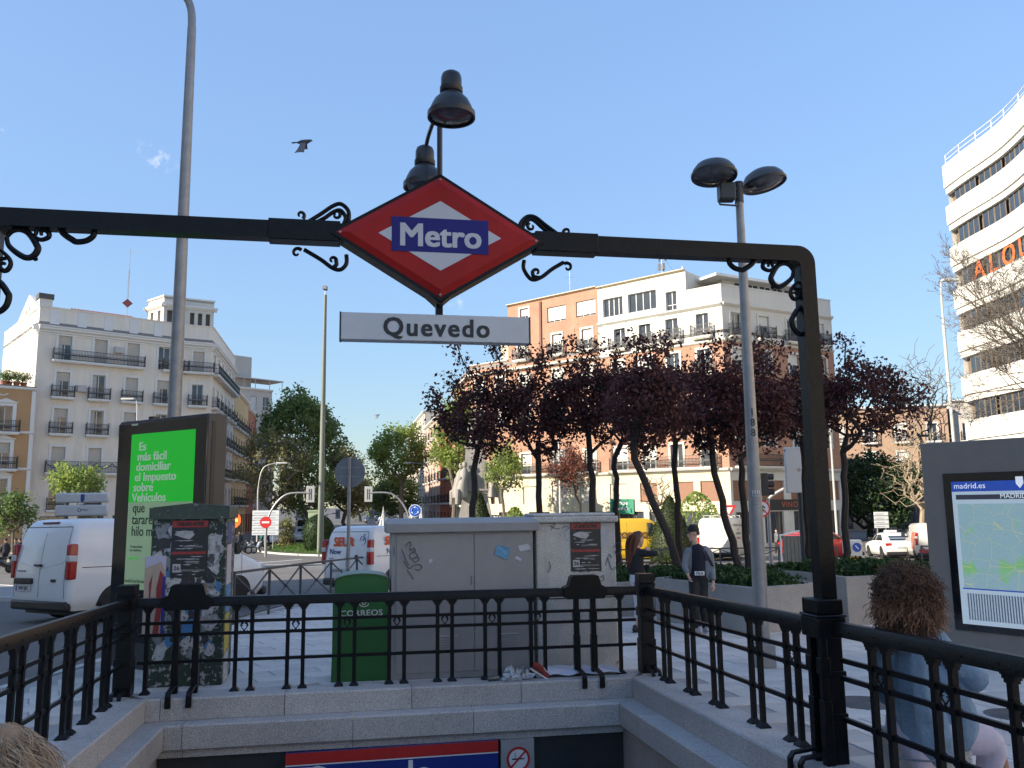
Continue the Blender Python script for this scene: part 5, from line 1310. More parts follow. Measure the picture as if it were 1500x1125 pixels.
# clipped cones and bushes
def cone_bush(label,x,Y,h,r,seed,name='clipped_cone',n=7000,ls=.09,shape=None,cat='topiary',mat=None):
    g=gat(x,Y); root=empty(name,g,label=label,cat=cat); rng=np.random.default_rng(seed)
    prof=shape or (lambda t:(1-t)**.75*(.8+.35*math.sin(min(1,t*3)*PI/2)))
    m=MB(); m.lathe([(r*.93*prof(t/14),h*t/14) for t in range(15)],(0,0,0),20); (m.build('inner_growth',mat or hedge,root) if name!='shrub' else None)
    t=rng.uniform(0,1,n)**1.3; a=rng.uniform(0,2*PI,n); rr_=np.array([prof(x_) for x_ in t])*r*(1+rng.normal(size=n)*.03); P=np.stack([np.cos(a)*rr_,np.sin(a)*rr_,t*h+rng.normal(size=n)*.03],1)
    leaf_cloud(P,ls,rng,mat or hedge,'foliage',root); return root
cone_bush('tall clipped conical bush in the roundabout garden, right of the woman in black',984,46,3.5,1.32,1)
cone_bush('clipped conical bush to the right of the monument base',704,58,4.3,1.15,2,n=5000,ls=.12)
rnd_sh=lambda t:math.sqrt(max(0,1-(2*t-1)**2)) if t>.5 else (1-.25*(1-2*t)**2)
cone_bush('dark round bush on the grass below the tall camera pole',466,70,2.9,1.25,3,name='round_bush',shape=rnd_sh,cat='bush',mat=green3,n=5000,ls=.12)
cone_bush('loose light green shrub right of the small cone',755,55,3.2,.9,4,name='shrub',shape=lambda t:math.sin(PI*min(1,t*.8+.2))**.6,cat='shrub',mat=green2,n=1500,ls=.22)
cone_bush('loose light green shrub above the white van',1024,52,3.9,1.5,5,name='shrub',shape=lambda t:math.sin(PI*min(1,t*.8+.2))**.6,cat='shrub',mat=green2,n=1800,ls=.24)
# roundabout garden
rc_=(-5,79); RR=18
circ=[(rc_[0]+RR*math.cos(a),rc_[1]+RR*math.sin(a)) for a in [2*PI*i/48 for i in range(48)]]
rb_=poly_sheet('roundabout',circ,[],M('lawn_soil',(.05,.075,.02),rough=.95,var=.3,scale=2),-.0)
kerbs(circ,rb_,True,1.2)
rng=np.random.default_rng(9); n=26000; a=rng.uniform(0,2*PI,n); q=np.sqrt(rng.uniform(0,1,n))*(RR-.4); keep=(np.sin(a)*q<3)
a=a[keep];q=q[keep]; X=rc_[0]+q*np.cos(a); Yv=rc_[1]+q*np.sin(a); P=np.stack([X,Yv,np.array([gz(y) for y in Yv])+.10],1)
grass=leafmat('grass',(.05,.12,.015),(.12,.22,.03),scale=.5,transl=.3)
lg=leaf_cloud(P,.28,rng,grass,'grass',None,aspect=.15); tag(lg,'short green grass on the roundabout','grass',kind='stuff')
# planters with ground cover
conc=M('planter_concrete',(.33,.315,.30),rough=.9,var=.16,scale=1.2,speck=.25,spscale=90,bump=.25,bscale=80,streak=.12)
soil=M('soil',(.03,.022,.016),rough=1)
ivy=leafmat('ivy_leaf',(.015,.045,.012),(.05,.105,.03),scale=3,transl=.2)
def planter(label,cx,cy,lx,ly,h,ang,seed,leaves=1100):
    r=empty('planter',(cx,cy,gz(cy)),ang,label=label,cat='planter',group='concrete planters of the square'); a,b=lx/2,ly/2; t=.11
    for nm,bx in (('planter_wall',(-a,-b,-.1,a,-b+t,h)),('planter_wall',(-a,b-t,-.1,a,b,h)),('planter_wall',(-a,-b+t+.002,-.1,-a+t,b-t-.002,h)),('planter_wall',(a-t,-b+t+.002,-.1,a,b-t-.002,h))):
        m=MB(); m.box(*bx); m.build(nm,conc,r,bevel=.008)
    m=MB(); m.box(-a+t,-b+t,h-.2,a-t,b-t,h-.08); m.build('soil',soil,r)
    rng=np.random.default_rng(seed); n=int(leaves*lx*ly); cl=rng.uniform(-1,1,(max(8,int(lx*ly*5)),2))*[a-t-.1,b-t-.1]; k=rng.integers(0,len(cl),n); P=np.zeros((n,3)); P[:,:2]=cl[k]+rng.normal(size=(n,2))*.16
    P[:,0]=np.clip(P[:,0],-a+.03,a-.03); P[:,1]=np.clip(P[:,1],-b+.03,b-.03); hh=rng.uniform(.12,.34,len(cl))[k]; P[:,2]=h-.08+hh*rng.uniform(0,1,n)
    go=leaf_cloud(P,.085,rng,ivy,'ground_cover',r,aspect=.75,normal_up=1.0); go['kind']='stuff'; return r
ga=gnd(962,909); gb_=gnd(1108,929); d_=(gb_-ga); d_.z=0; Lp=d_.length; d_.normalize(); np2=Vector((-d_.y,d_.x,0)); c_=(ga+gb_)/2+np2*.8
planter('long concrete planter on which the man in the cap leans',c_.x,c_.y,Lp,1.6,.80,math.atan2(d_.y,d_.x),2)
planter('low concrete planter behind the woman in black',2.9,18.6,3.4,1.7,.72,AZ,1)
planter('low concrete planter further back behind the clipped trees',3.6,21.4,4.4,1.8,.62,AZ,3)
planter('concrete planter behind the grey lamp post with ivy',6.3,20.0,2.4,1.7,.66,AZ,4)
cg=gnd(1244,917); dd2=Vector((math.cos(.32),math.sin(.32),0)); nn2=Vector((-dd2.y,dd2.x,0)); c_=cg+dd2*1.2+nn2*1.1
planter('big pale concrete planter just right of the portal post',c_.x,c_.y,2.4,2.2,.90,.32,5)
planter('wide low planter behind the big pale one',8.6,21.0,3.6,1.6,.70,AZ,6)
planter('concrete planter with the plum trees behind the cabinets',.2,20.6,5.0,2.2,.70,AZ,7)
# ================================================================= STREET FURNITURE
def pole(mb,h,r0,r1,n=12): mb.tube([(0,0,-.05),(0,0,h)],[r0,r1],n)
# foreground lamp post on the right
P_=gnd(1119,977); lp=empty('street_lamp',P_,label='grey steel lamp post with two round dark heads and a floodlight, covered in stickers',cat='street lamp')
hT=at(1084,272,P_.y).z-P_.z
m=MB(); m.tube([(0,0,0),(0,0,1.2),(0,0,hT)],[.10,.095,.05],16); m.build('pole',galv,lp)
m=MB(); m.box(-.13,-.13,0,.13,.13,.30); m.build('base',galv,lp,bevel=.015)
m=MB(); m.lathe([(.062,hT-.25),(.062,hT+.05),(0,hT+.06)],(0,0,0),14); m.build('pole_cap',dkgrey,lp)
def disc_head(px,py,Y,tilt,az,lab,roll=.06):
    c=at(px,py,Y)-P_; h=empty('lamp_head',c); h.parent=lp; h.rotation_euler=(tilt,roll,az)
    m=MB(); m.lathe([(.30,.0),(.29,.06),(.24,.13),(.15,.18),(0,.20)],(0,0,0),28); m.build('lamp_cover',M('lamp_cover_grey',(.07,.078,.085),rough=.35,var=.2,metal=.2),h)
    m=MB(); m.lathe([(.27,-.01),(.31,-.035),(.315,0),(.30,.01)],(0,0,0),28); m.build('lamp_rim',black,h)
    m=MB(); m.lathe([(0,-.075),(.12,-.065),(.22,-.035),(.275,-.01)],(0,0,0),24); m.build('lamp_lens',lensm,h)
    return c
c1=disc_head(1046,256,11.0,-.10,.3,''); c2_=disc_head(1119,268,11.3,-.03,-.2,'',-.20)
m=MB()
for c in (c1,c2_): m.tube(bez([(0,0,hT-.06),(c.x*.45,c.y*.45,hT-.04),(c.x*.85,c.y*.85,c.z+.02)],5),[.03]*11,8)
m.build('arm',dkgrey,lp)
fl=MB(); q=at(1064,282,P_.y-.1)-P_; fl.cbox((q.x,q.y,q.z),(.22,.2,.24)); fl.build('floodlight',dkgrey,lp,bevel=.02)
m=MB(); m.bar((q.x-.1,q.y,q.z-.17),(q.x+.12,q.y,q.z-.19),.02); m.bar((q.x+.12,q.y,q.z-.19),(0,0,q.z-.05),.025); m.bar((q.x-.1,q.y,q.z-.17),(q.x-.1,q.y,q.z-.08),.02); m.build('floodlight_bracket',dkgrey,lp)
stk=M('sticker_white',(.6,.6,.62),rough=.6,var=.15)
def on_pole(mb,z,a,w_,h_,r=.097):
    f=1-(z/hT)*.45; rr__=r*f+.0015; mb.grid(lambda u,v:(rr__*math.sin(a+(u-.5)*w_/rr__),-rr__*math.cos(a+(u-.5)*w_/rr__),z+h_*v),6,1)
zz_=at(1107,752,P_.y).z-P_.z
m=MB(); on_pole(m,zz_,0,.11,.30); m.build('notice',stk,lp); m=MB()
for i in range(5): on_pole(m,zz_+.06+i*.045,0,.07,.012,.099)
m.build('notice_print',M('print_grey',(.15,.15,.16)),lp)
rs_=random.Random(4)
for i in range(9):
    m=MB(); on_pole(m,.9+rs_.random()*1.1,rs_.uniform(-.7,.7),.03+.04*rs_.random(),.02+.03*rs_.random()); m.build('sticker',stk if i%3 else M('sticker_green',(.4,.45,.1)),lp)
m=MB(); on_pole(m,zz_-.16,.0,.075,.075); m.build('round_sticker',M('sticker_dark',(.12,.12,.13)),lp)
for i,chh in enumerate('188'): text(chh,.14,black,lp,FACE((-.0,-.085,at(1100,605+i*15,P_.y).z-P_.z)))
# tall lamp post left
g=gat(240,14.2); lp2=empty('street_lamp',g,label='very tall grey lamp post behind the green billboard, its arm curving out of view',cat='street lamp')
hb=at(268,40,14.2).z-g.z
m=MB(); m.tube([(0,0,0),(0,0,hb*.5),(0,0,hb)],[.125,.105,.075],16); m.tube(bez([(0,0,hb),(-.03,0,hb+.35),(-.16,0,hb+.62),(-.5,0,hb+.85),(-1.3,0,hb+1.05)],6),.07,12); m.build('pole',galv,lp2)
m=MB(); m.cbox((-1.6,0,hb+1.06),(.75,.28,.12)); m.build('lamp_head',galv,lp2,bevel=.03)
# camera mast
g=gat(469,66); cm=empty('camera_mast',g,label='tall greenish tapering mast with a traffic camera on top, on the roundabout',cat='mast')
hb=at(481,432,66).z-g.z; polem=M('mast_green_grey',(.17,.19,.16),rough=.6,var=.1,streak=.2)
m=MB(); m.tube([(0,0,0),(0,0,hb)],[.26,.13],12); m.build('mast',polem,cm); m=MB(); m.tube([(0,0,hb),(0,0,hb+.5)],.05,8); m.cbox((0,-.1,hb+.55),(.3,.6,.28)); m.build('camera',galv,cm)
# road sign seen from the back
g=Vector((-4.83,24.9,gz(24.9))); sp=empty('road_sign',g,label='round grey road sign seen from the back, in front of the avenue',cat='road sign')
hs=at(513,692,24.9).z-g.z; Rq=Matrix.Rotation(PI/2,3,'X')
m=MB(); pole(m,hs+.45,.055,.05); m.build('pole',galv,sp)
m=MB(); m.lathe([(0,-.012),(.43,-.012),(.45,-.02),(.45,.012),(0,.012)],(0,.07,hs),36,Rq); m.build('sign_disc',M('sign_back',(.20,.20,.205),rough=.5,metal=.3,var=.12,streak=.1),sp)
m=MB(); 
for z in (-.12,.14): m.box(-.3,.045,hs+z-.015,.3,.058,hs+z+.015)
m.build('bracket',galv,sp)
# X pattern pedestrian fence
def xfence(label,pts,top=1.0):
    r=empty('pedestrian_fence',(pts[0][0],pts[0][1],gz(pts[0][1])),label=label,cat='fence'); o=Vector((pts[0][0],pts[0][1],gz(pts[0][1])))
    W_=[Vector((x,y,gz(y)))-o for x,y in pts]; fm=M('fence_grey_paint',(.05,.055,.06),rough=.5,var=.2)
    pm=MB(); pm.box(-.025,-.025,-.1,.025,.025,top); pme=pm.mesh('post',fm)
    for p in W_: put('post',pme,r,p)
    for i in range(len(W_)-1):
        a,b=W_[i],W_[i+1]; up=Vector((0,0,1)); m=MB(); m.bar(a+up*top,b+up*top,.05,.05); m.build('top_rail',fm,r)
        m=MB(); m.bar(a+up*.12,b+up*.12,.035); m.build('bottom_rail',fm,r)
        m=MB(); m.bar(a+up*(top-.03),b+up*.14,.03); m.build('brace',fm,r); m=MB(); m.bar(a+up*.14,b+up*(top-.03),.03); m.build('brace',fm,r)
        m=MB(); m.lathe([(0,-.045),(.035,-.03),(.05,0),(.035,.03),(0,.045)],(a+b)/2+up*(top+.11)/2,8); m.build('knot',fm,r)
fx=[(-5.55,17.0),(-5.42,19.0),(-5.28,21.2),(-5.0,23.4),(-4.7,25.6),(-4.35,27.8),(-3.4,29.4),(-1.6,30.6)]
xfence('dark crossed-bar pedestrian fence along the kerb between the cabinet and the orange lettered van',fx)
xfence('dark crossed-bar fence behind the planters in front of the white van',[(1.0+i*2.2,31.2+i*.12) for i in range(6)])
xfence('short dark fence left of the map panel by the road',[(15.0,31.5),(15.2,29.6)])
# city panels on posts (seen from the back)
panelw=M('panel_white',(.55,.56,.57),rough=.4,var=.06,streak=.06)
def rbox(mb,x0,y0,z0,x1,y1,z1): mb.box(x0,y0,z0,x1,y1,z1)
cp=at(122,738,26); g=Vector((cp.x,26,gz(26))); s1=empty('sign_boxes',g,label='two white rounded sign boxes stacked above the white van, upper one with a blue crest',cat='sign')
s_=26/FPX; zt_=at(122,722,26).z-g.z; zm=at(122,738,26).z-g.z; zb2=at(122,756,26).z-g.z
w_=40*s_
m=MB(); m.box(-w_,-.06,zm+.03,w_*.93,.06,zt_); m.build('upper_box',panelw,s1,bevel=.05); m=MB(); m.box(-w_,-.06,zb2,w_*.93,.06,zm-.03); m.build('lower_box',panelw,s1,bevel=.05)
m=MB(); 
for x in (-.5,.5): m.tube([(x,.02,-.1),(x,.02,zt_-.1)],.05,8)
m.build('posts',dkgrey,s1)
bl=M('crest_blue',(.04,.07,.25)); m=MB(); zc=(zm+zt_)/2; m.prism([(-.06,zc+.12),(.06,zc+.12),(.06,zc-.06),(0,zc-.13),(-.06,zc-.06)],-.064,-.061,'y'); m.build('crest',bl,s1)
text('MADRID',.05,bl,s1,FACE((0,-.063,zc-.19)))
m=MB(); zc=(zm+zb2)/2; m.lathe([(.04,0),(.06,0),(.06,.003),(.04,.003),(.04,0)],(-.08,-.061,zc),16,Rq); m.build('ring_logo',M('crest_dark',(.08,.08,.1)),s1); text('METRO',.06,M('crest_dark'),s1,FACE((.09,-.063,zc)))
cp=at(1163,690,25.5); g=Vector((cp.x+.15,25.5,gz(25.5))); s2=empty('square_sign',g,label='pale square sign panel on a dark post between the lamp post and the portal post',cat='sign')
s_=25.5/FPX; z0_=at(1163,722,25.5).z-g.z; z1_=at(1163,655,25.5).z-g.z
m=MB(); m.box(-.42,-.07,z0_,.55,.07,z1_); m.build('panel',panelw,s2,bevel=.03); m=MB(); m.tube([(0,0,0),(0,0,z0_)],.085,12); m.build('post',M('post_dark',(.03,.035,.04),rough=.5),s2)
m=MB(); m.lathe([(.03,0),(.05,0),(.05,.003),(.03,.003),(.03,0)],(-.03,-.071,(z0_+z1_)/2),16,Rq); m.build('ring_logo',M('logo_red',(.3,.03,.06)),s2); text('Centro\nMADRID',.055,M('crest_dark'),s2,FACE((.15,-.073,(z0_+z1_)/2)))
# traffic lights
tlb=M('signal_black',(.02,.02,.022),rough=.5); tlg=M('signal_grey',(.35,.36,.36),rough=.5); whp=M('white_pole',(.5,.5,.48),rough=.4,metal=.2)
def head(mb,c,w_,h_,d_): mb.cbox(c,(w_,d_,h_))
def arm_light(label,bx,Y,hx,hy,topy,seed=0,front=False):
    g=gat(bx,Y); r=empty('traffic_light',g,label=label,cat='traffic light'); e=at(hx,hy,Y)-g; zt=e.z; sg=1 if e.x>0 else -1
    m=MB(); m.tube(bez([(0,0,0),(0,0,zt*.45),(e.x*.12,0,zt*.75),(e.x*.45,0,zt*.98),(e.x,0,zt)],6),[.09]*8+[.07]*17,8); m.build('curved_pole',galv,r)
    m=MB(); m.cbox((e.x,0,zt-.1),(.62,.06,1.2)); m.build('backing_board',tlg,r,bevel=.05); m=MB(); m.cbox((e.x,.12 if not front else -.12,zt-.1),(.3,.16,.95)); m.build('signal_head',tlb,r)
    m=MB(); m.bar((e.x-.1,-.04,zt-.5),(e.x-.1,-.04,zt+.3),.035); m.bar((e.x+.05,-.04,zt-.5),(e.x+.05,-.04,zt+.3),.035); m.build('bracket',tlb,r)
    return r,g,zt
r_,g_,_=arm_light('traffic light on a curved arm with a no entry sign on its pole',389,62,455,722,0)
def disc(r,c,rad__,mat,y=0,n=28,name='sign_disc'): m=MB(); m.lathe([(0,0),(rad__,0),(rad__,.02),(0,.02)],(c[0],c[1]+y,c[2]),n,Rq); return m.build(name,mat,r)
c=at(390,765,62)-g_; disc(r_,(c.x,-.13,c.z),.42,redm); m=MB(); m.box(c.x-.27,-.162,c.z-.07,c.x+.27,-.152,c.z+.07); m.build('white_bar',wlet,r_)
arm_light('traffic light on a curved arm pointing left, right of the avenue opening',600,66,540,722,0)
arm_light('small far traffic light on an arm over the left lanes of the avenue',470,110,495,752,0)
arm_light('small far traffic light on an arm over the right lanes of the avenue',575,110,545,752,0)
c=at(608,748,60); g=Vector((c.x,60,gz(60))); rs=empty('roundabout_sign',g,label='round blue roundabout sign with three white arrows',cat='road sign'); z_=c.z-g.z
m=MB(); pole(m,z_-.3,.05,.05); m.build('pole',galv,rs); disc(rs,(0,-.06,z_),.44,wlet,name='rim'); disc(rs,(0,-.075,z_),.395,M('road_sign_blue',(.01,.09,.45),rough=.4))
for k in range(3):
    a0=k*2*PI/3+.3; m=MB(); pts=[(.25*math.cos(a0+t*.24),-.1,z_+.25*math.sin(a0+t*.24)) for t in range(6)]; m.tube(pts,.04,4,flat=.4); a1=a0+1.5
    m.prism([(.17*math.cos(a1-.35),z_+.17*math.sin(a1-.35)),(.33*math.cos(a1-.35),z_+.33*math.sin(a1-.35)),(.25*math.cos(a1+.25),z_+.25*math.sin(a1+.25))],-.105,-.098,'y'); m.build('arrow',wlet,rs)
def dir_boards(label,x,y,Y,w_,n,ph,gap=.04,lit=None):
    c=at(x,y,Y); g=Vector((c.x,Y,gz(Y))); r=empty('direction_sign',g,label=label,cat='direction sign'); m=MB(); 
    for s in (-w_*.3,w_*.3): m.tube([(s,.05,0),(s,.05,c.z-g.z+n*ph/2)],.05,8)
    m.build('posts',galv,r); z0=c.z-g.z-n*ph/2
    for i in range(n): m=MB(); m.box(-w_/2,-.03,z0+i*ph+gap,w_/2,.03,z0+(i+1)*ph); m.build('board',M('board_white',(.6,.62,.64),rough=.4,var=.05,rnd=.05),r); m=MB(); m.box(-w_/2+.1,-.034,z0+i*ph+ph*.42,w_/2-.3,-.031,z0+i*ph+ph*.55); m.build('board_print',M('board_print_grey',(.2,.22,.26)),r)
dir_boards('stack of pale direction boards behind the no entry sign on the left',389,766,72,2.25,5,.42)
dir_boards('stack of four bright white direction boards above the taxi',1291,762,60,1.0,4,.29)
def lamp_post(label,bx,Y,tx,ty,hx,hy,r=.08,extra=None,mat=None):
    g=gat(bx,Y); q=empty('street_lamp',g,label=label,cat='street lamp'); t=at(tx,ty,Y)-g; h=at(hx,hy,Y)-g
    m=MB(); m.tube(bez([(0,0,0),(0,0,t.z*.5),(0,0,t.z*.93),((h.x)*.25,0,t.z+(h.z-t.z)*.75),(h.x,0,h.z)],6),[r]*12+[r*.7]*13,8); m.build('pole',mat or galv,q)
    sg=1 if h.x>0 else -1; m=MB(); m.cbox((h.x+sg*.3,0,h.z-.02),(.95,.3,.14)); m.build('lamp_head',M('lamp_pale',(.5,.5,.48),rough=.4),q,bevel=.03); return q
lamp_post('curved lamp post left of the big green avenue tree',376,74,378,705,408,678)
lamp_post('thin white lamp post in front of the curved offices, hooded head turned left',1412,46,1392,430,1384,410,r=.09,mat=whp)
lamp_post('thin lamp post seen through the tan twigs, right of the far avenue',629,105,627,690,600,678,r=.07)
for lab,x,Y,yt in (('thin white pole rising in front of the cream facade behind the trees',822,62,560),('thin white pole between the portal post and the rightmost plum tree',1228,55,600)):
    g=gat(x,Y); q=empty('flag_pole',g,label=lab,cat='pole'); m=MB(); m.tube([(0,0,0),(0,0,at(x,yt,Y).z-g.z)],[.09,.06],8); m.build('pole',whp,q)
lamp_post('small white lamp post behind the white sign boxes, seen before the white building',190,60,190,600,194,584,r=.06,mat=whp)
# signal with three hoods on the right, curved white pole and round sign
g=gat(1131,33); ts=empty('traffic_light',g,label='black three-hood traffic light beside the grey lamp post, turned to the right',cat='traffic light'); zt=at(1123,693,33).z-g.z; zb3=at(1123,726,33).z-g.z
c=at(1121,712,33)-g
m=MB(); m.tube([(0,0,0),(0,0,zb3-.1)],.06,8); m.bar((0,0,zb3),(c.x,0,zb3+.1),.06); m.build('pole',galv,ts)
m=MB(); m.box(c.x-.17,-.15,zb3,c.x+.08,.15,zt); m.build('signal_head',tlb,ts,bevel=.02)
for i in range(3):
    z_=zb3+(zt-zb3)*(i+.5)/3; m=MB(); m.lathe([(.12,0),(.12,.24)],(c.x+.08,0,z_),12,Matrix.Rotation(PI/2,3,'Y')); m.build('hood',tlb,ts)
g=gat(1129,44); q=empty('curved_pole_sign',g,label='curved white pole behind the traffic light, in front of the dark doorway',cat='pole'); e=at(1142,716,44)-g
m=MB(); m.tube(bez([(0,0,0),(0,0,e.z*.6),(.05,0,e.z*.85),(e.x+.2,0,e.z)],6),.075,8); m.build('pole',whp,q)
c=at(1115,745,30); g=Vector((c.x,30,gz(30))); q=empty('road_sign',g,label='round red and white prohibition sign half hidden behind the lamp post',cat='road sign'); z_=c.z-g.z
m=MB(); pole(m,z_,.04,.04); m.build('pole',galv,q); disc(q,(0,-.06,z_),.30,redm,name='rim'); disc(q,(0,-.075,z_),.235,wlet); m=MB(); m.bar((-.17,-.1,z_+.17),(.17,-.1,z_-.17),.045,.006,up=(0,1,0)); m.build('slash',redm,q)
m=MB(); m.bar((.02,-.102,z_-.14),(.02,-.102,z_+.1),.04,.006,up=(0,1,0)); m.bar((.02,-.102,z_+.1),(.12,-.102,z_+.02),.04,.006,up=(0,1,0)); m.build('arrow',black,q)
c=at(1067,749,58); g=Vector((c.x,58,gz(58))); q=empty('yield_sign',g,label='red and white yield triangle above the white van',cat='road sign'); z_=c.z-g.z
m=MB(); pole(m,z_,.04,.04); m.build('pole',galv,q)
m=MB(); m.prism([(-.55,z_+.42),(.55,z_+.42),(0,z_-.5)],-.1,-.07,'y'); m.build('triangle',redm,q); m=MB(); m.prism([(-.3,z_+.27),(.3,z_+.27),(0,z_-.22)],-.106,-.101,'y'); m.build('triangle_face',wlet,q)
# illuminated island bollard
g=gat(1250,40,815); q=empty('island_bollard',g,label='white traffic island bollard with a blue arrow disc and yellow side',cat='bollard')
m=MB(); m.box(-.4,-.2,.35,.4,.2,1.12); m.build('body',white,q,bevel=.06); m=MB(); m.box(-.28,-.15,0,.3,.15,.35); m.build('base',M('bollard_yellow',(.6,.35,.02)),q,bevel=.02)
disc(q,(.14,-.21,.78),.21,M('road_sign_blue')); m=MB(); m.bar((.06,-.236,.86),(.2,-.236,.7),.05,.006,up=(0,1,0)); m.build('arrow',wlet,q); m=MB(); m.box(-.36,-.206,.45,-.17,-.2,1.02); m.build('yellow_plate',M('bollard_yellow'),q)
# glazed shelter back panel
g=gat(1172,29); q=empty('shelter_screen',g,.15,label='ribbed grey screen with a white curved frame left of the portal post',cat='screen'); 
m=MB()
for i in range(8): m.box(-.55+i*.14,-.02,.2,-.55+i*.14+.125,.02,1.45)
m.build('ribbed_sheet',M('screen_sheet',(.10,.115,.12),rough=.3,var=.15),q); m=MB(); m.tube(bez([(-.6,0,0),(-.62,0,1.3),(-.5,0,1.5),(.6,0,1.52),(.62,0,0)],5),.03,8); m.build('frame',white,q)
# closed parasols and the hazy far lanes
pm_=M('parasol_cloth',(.6,.6,.6),rough=.8)
for x,Y,h_,wh in ((561,84,2.7,'leftmost near the avenue centre'),(603,82,2.9,'tallest, by the roundabout sign'),(617,86,2.6,'rightmost, beside the red building'),(544,120,2.6,'smallest and farthest, on the avenue')):
    g=gat(x,Y); q=empty('closed_parasol',g,label='white closed parasol beyond the orange lettered van, '+wh,cat='parasol',group='closed parasols across the square'); m=MB(); m.lathe([(.04,0),(.04,.9)],(0,0,0),6); m.build('pole',galv,q)
    m=MB(); m.grid(lambda u,v:((.12+.55*(1-v))*(1-v*.85)*(1+.25*math.sin(u*16*PI))*math.cos(2*PI*u),(.12+.55*(1-v))*(1-v*.85)*(1+.25*math.sin(u*16*PI))*math.sin(2*PI*u),.8+h_*v),32,5); m.build('cloth',pm_,q)
# monument
mar=M('monument_marble',(.30,.28,.26),rough=.6,var=.15,scale=1.5,streak=.25,bump=.1)
g=gat(697,74); mo=empty('monument',g,label='pale marble monument with carved figures behind the leftmost plum tree',cat='monument')
for i,(a,z0,z1) in enumerate(((3.4,0,.5),(2.9,.5,1.0),(2.3,1.0,1.6))): m=MB(); m.box(-a,-a,z0,a,a,z1-.003); m.build('step',mar,mo,bevel=.04)
def taper(name,a0,a1,z0,z1,n=8,rot=0.0):
    m=MB(); m.lathe([(a0,z0),(a0*.97,z0+(z1-z0)*.08),(a1,z1-.2),(a1*1.12,z1-.15),(a1*1.12,z1)],(0,0,0),n,smooth=False); o=m.build(name,mar,mo); o.rotation_euler=(0,0,rot); return o
taper('plinth',2.2,1.45,1.6,4.6,4,PI/4); taper('moulding',1.75,1.65,4.6,4.9,4,PI/4); taper('pedestal',1.45,1.15,4.6,8.6,4,PI/4)
for k in range(4):
    a=PI/4+k*PI/2+.2; rr2=1.9; m=MB(); bx,by=rr2*math.cos(a),rr2*math.sin(a)
    m.tube([(bx,by,4.2),(bx*1.05,by*1.05,4.9),(bx*.95,by*.95,5.6),(bx*.85,by*.85,6.3),(bx*.8,by*.8,6.7)],[.52,.5,.36,.40,.15],10); m.lathe([(0,-.3),(.18,-.2),(.24,0),(.18,.2),(0,.27)],(bx*.82,by*.82,7.0),10)
    m.tube([(bx*.85,by*.85,6.3),(bx*1.15,by*1.1,5.8),(bx*1.2,by*1.0,5.3)],[.16,.13,.1],8); m.tube([(bx,by,4.9),(bx*1.35,by*1.3,4.7),(bx*1.4,by*1.35,3.6)],[.3,.25,.16],8); m.build('seated_figure',mar,mo)
m=MB(); m.tube([(0,0,8.6),(0,0,9.4),(0,-.05,10.2),(0,0,10.9),(0,0,11.2)],[.62,.5,.42,.5,.2],12); m.lathe([(0,-.28),(.18,-.2),(.23,0),(.2,.18),(0,.28)],(0,-.05,11.5),12)
m.tube([(-.4,0,10.8),(-.62,-.15,10.2),(-.35,-.35,9.8)],[.15,.13,.09],8); m.tube([(.4,0,10.8),(.65,.0,10.2),(.6,-.2,9.7)],[.15,.13,.09],8); m.build('standing_figure',mar,mo)
# kiosk box
g=gat(461,80); q=empty('kiosk_box',g,label='pale green box kiosk beside the round dark bush',cat='kiosk'); m=MB(); m.box(-.55,-.5,0,.55,.5,3.1); m.build('body',M('kiosk_green',(.30,.38,.24),rough=.6,var=.08),q,bevel=.03); m=MB(); m.box(-.62,-.57,3.1,.62,.57,3.25); m.build('lid',M('kiosk_green'),q)
# ================================================================= CABINETS BEHIND THE RAILING
def uvbox(name,label,u0,u1,v0,v1,h,cat,rz=0):
    return empty(name,st((u0+u1)/2,v0,0),AZ+rz,label=label,cat=cat)
# grey cabinet
gw_=(2.25-.47); gc=uvbox('utility_cabinet','wide plain grey utility cabinet with two doors, a graffiti scrawl and a torn blue paper',.47,2.25,10.62,11.2,1.87,'utility cabinet')
gm=M('cabinet_grey',(.29,.29,.295),rough=.5,var=.08,scale=3,streak=.10,bump=.03); a=gw_/2; hC=1.90
m=MB(); m.box(-a,0,0,a,.56,hC-.14); m.build('body',gm,gc,bevel=.006)
m=MB(); m.add([(-a-.07,-.07,hC-.14),(a+.07,-.07,hC-.14),(a+.07,.63,hC-.14),(-a-.07,.63,hC-.14),(-a-.07,-.07,hC-.03),(a+.07,-.07,hC-.03),(a+.07,.63,hC-.03),(-a-.07,.63,hC-.03),(-a-.03,.06,hC+.03),(a+.03,.06,hC+.03),(a+.03,.5,hC+.03),(-a-.03,.5,hC+.03)],
 [(3,2,1,0),(0,1,5,4),(1,2,6,5),(2,3,7,6),(3,0,4,7),(4,5,9,8),(5,6,10,9),(6,7,11,10),(7,4,8,11),(8,9,10,11)]); m.build('cabinet_lid',gm,gc,bevel=.008)
for x in (-a+.045,a-.045):
    for z in (.3,.95,1.55): m=MB(); m.tube([(x,-.012,z-.05),(x,-.012,z+.05)],.009,6); m.build('hinge',gm,gc)
for k_,(x,z) in enumerate(((-.2,.35),(.55,.35))):
    m=MB()
    for j in range(6): m.prism([(-.016,z+j*.03),(-.028,z+j*.03-.006),(-.014,z+j*.03+.012)],x-.13,x+.13,'x')
    m.build('vent',gm,gc)
for x0,x1 in ((-a+.06,.13),(.14,a-.06)): m=MB(); m.box(x0,-.012,.08,x1,-.001,hC-.17); m.build('door',gm,gc,bevel=.003)
m=MB(); m.box(.1,-.03,1.12,.125,-.012,1.22); m.build('handle',galv,gc)
ink=M('marker_ink',(.008,.008,.01),rough=.4)
def px2c(x,y,org,v):
    u,z=pv(x,y,v); q=Vector(st(u,v,z))-Vector(org.location); q.rotate(Euler((0,0,-AZ))); return q
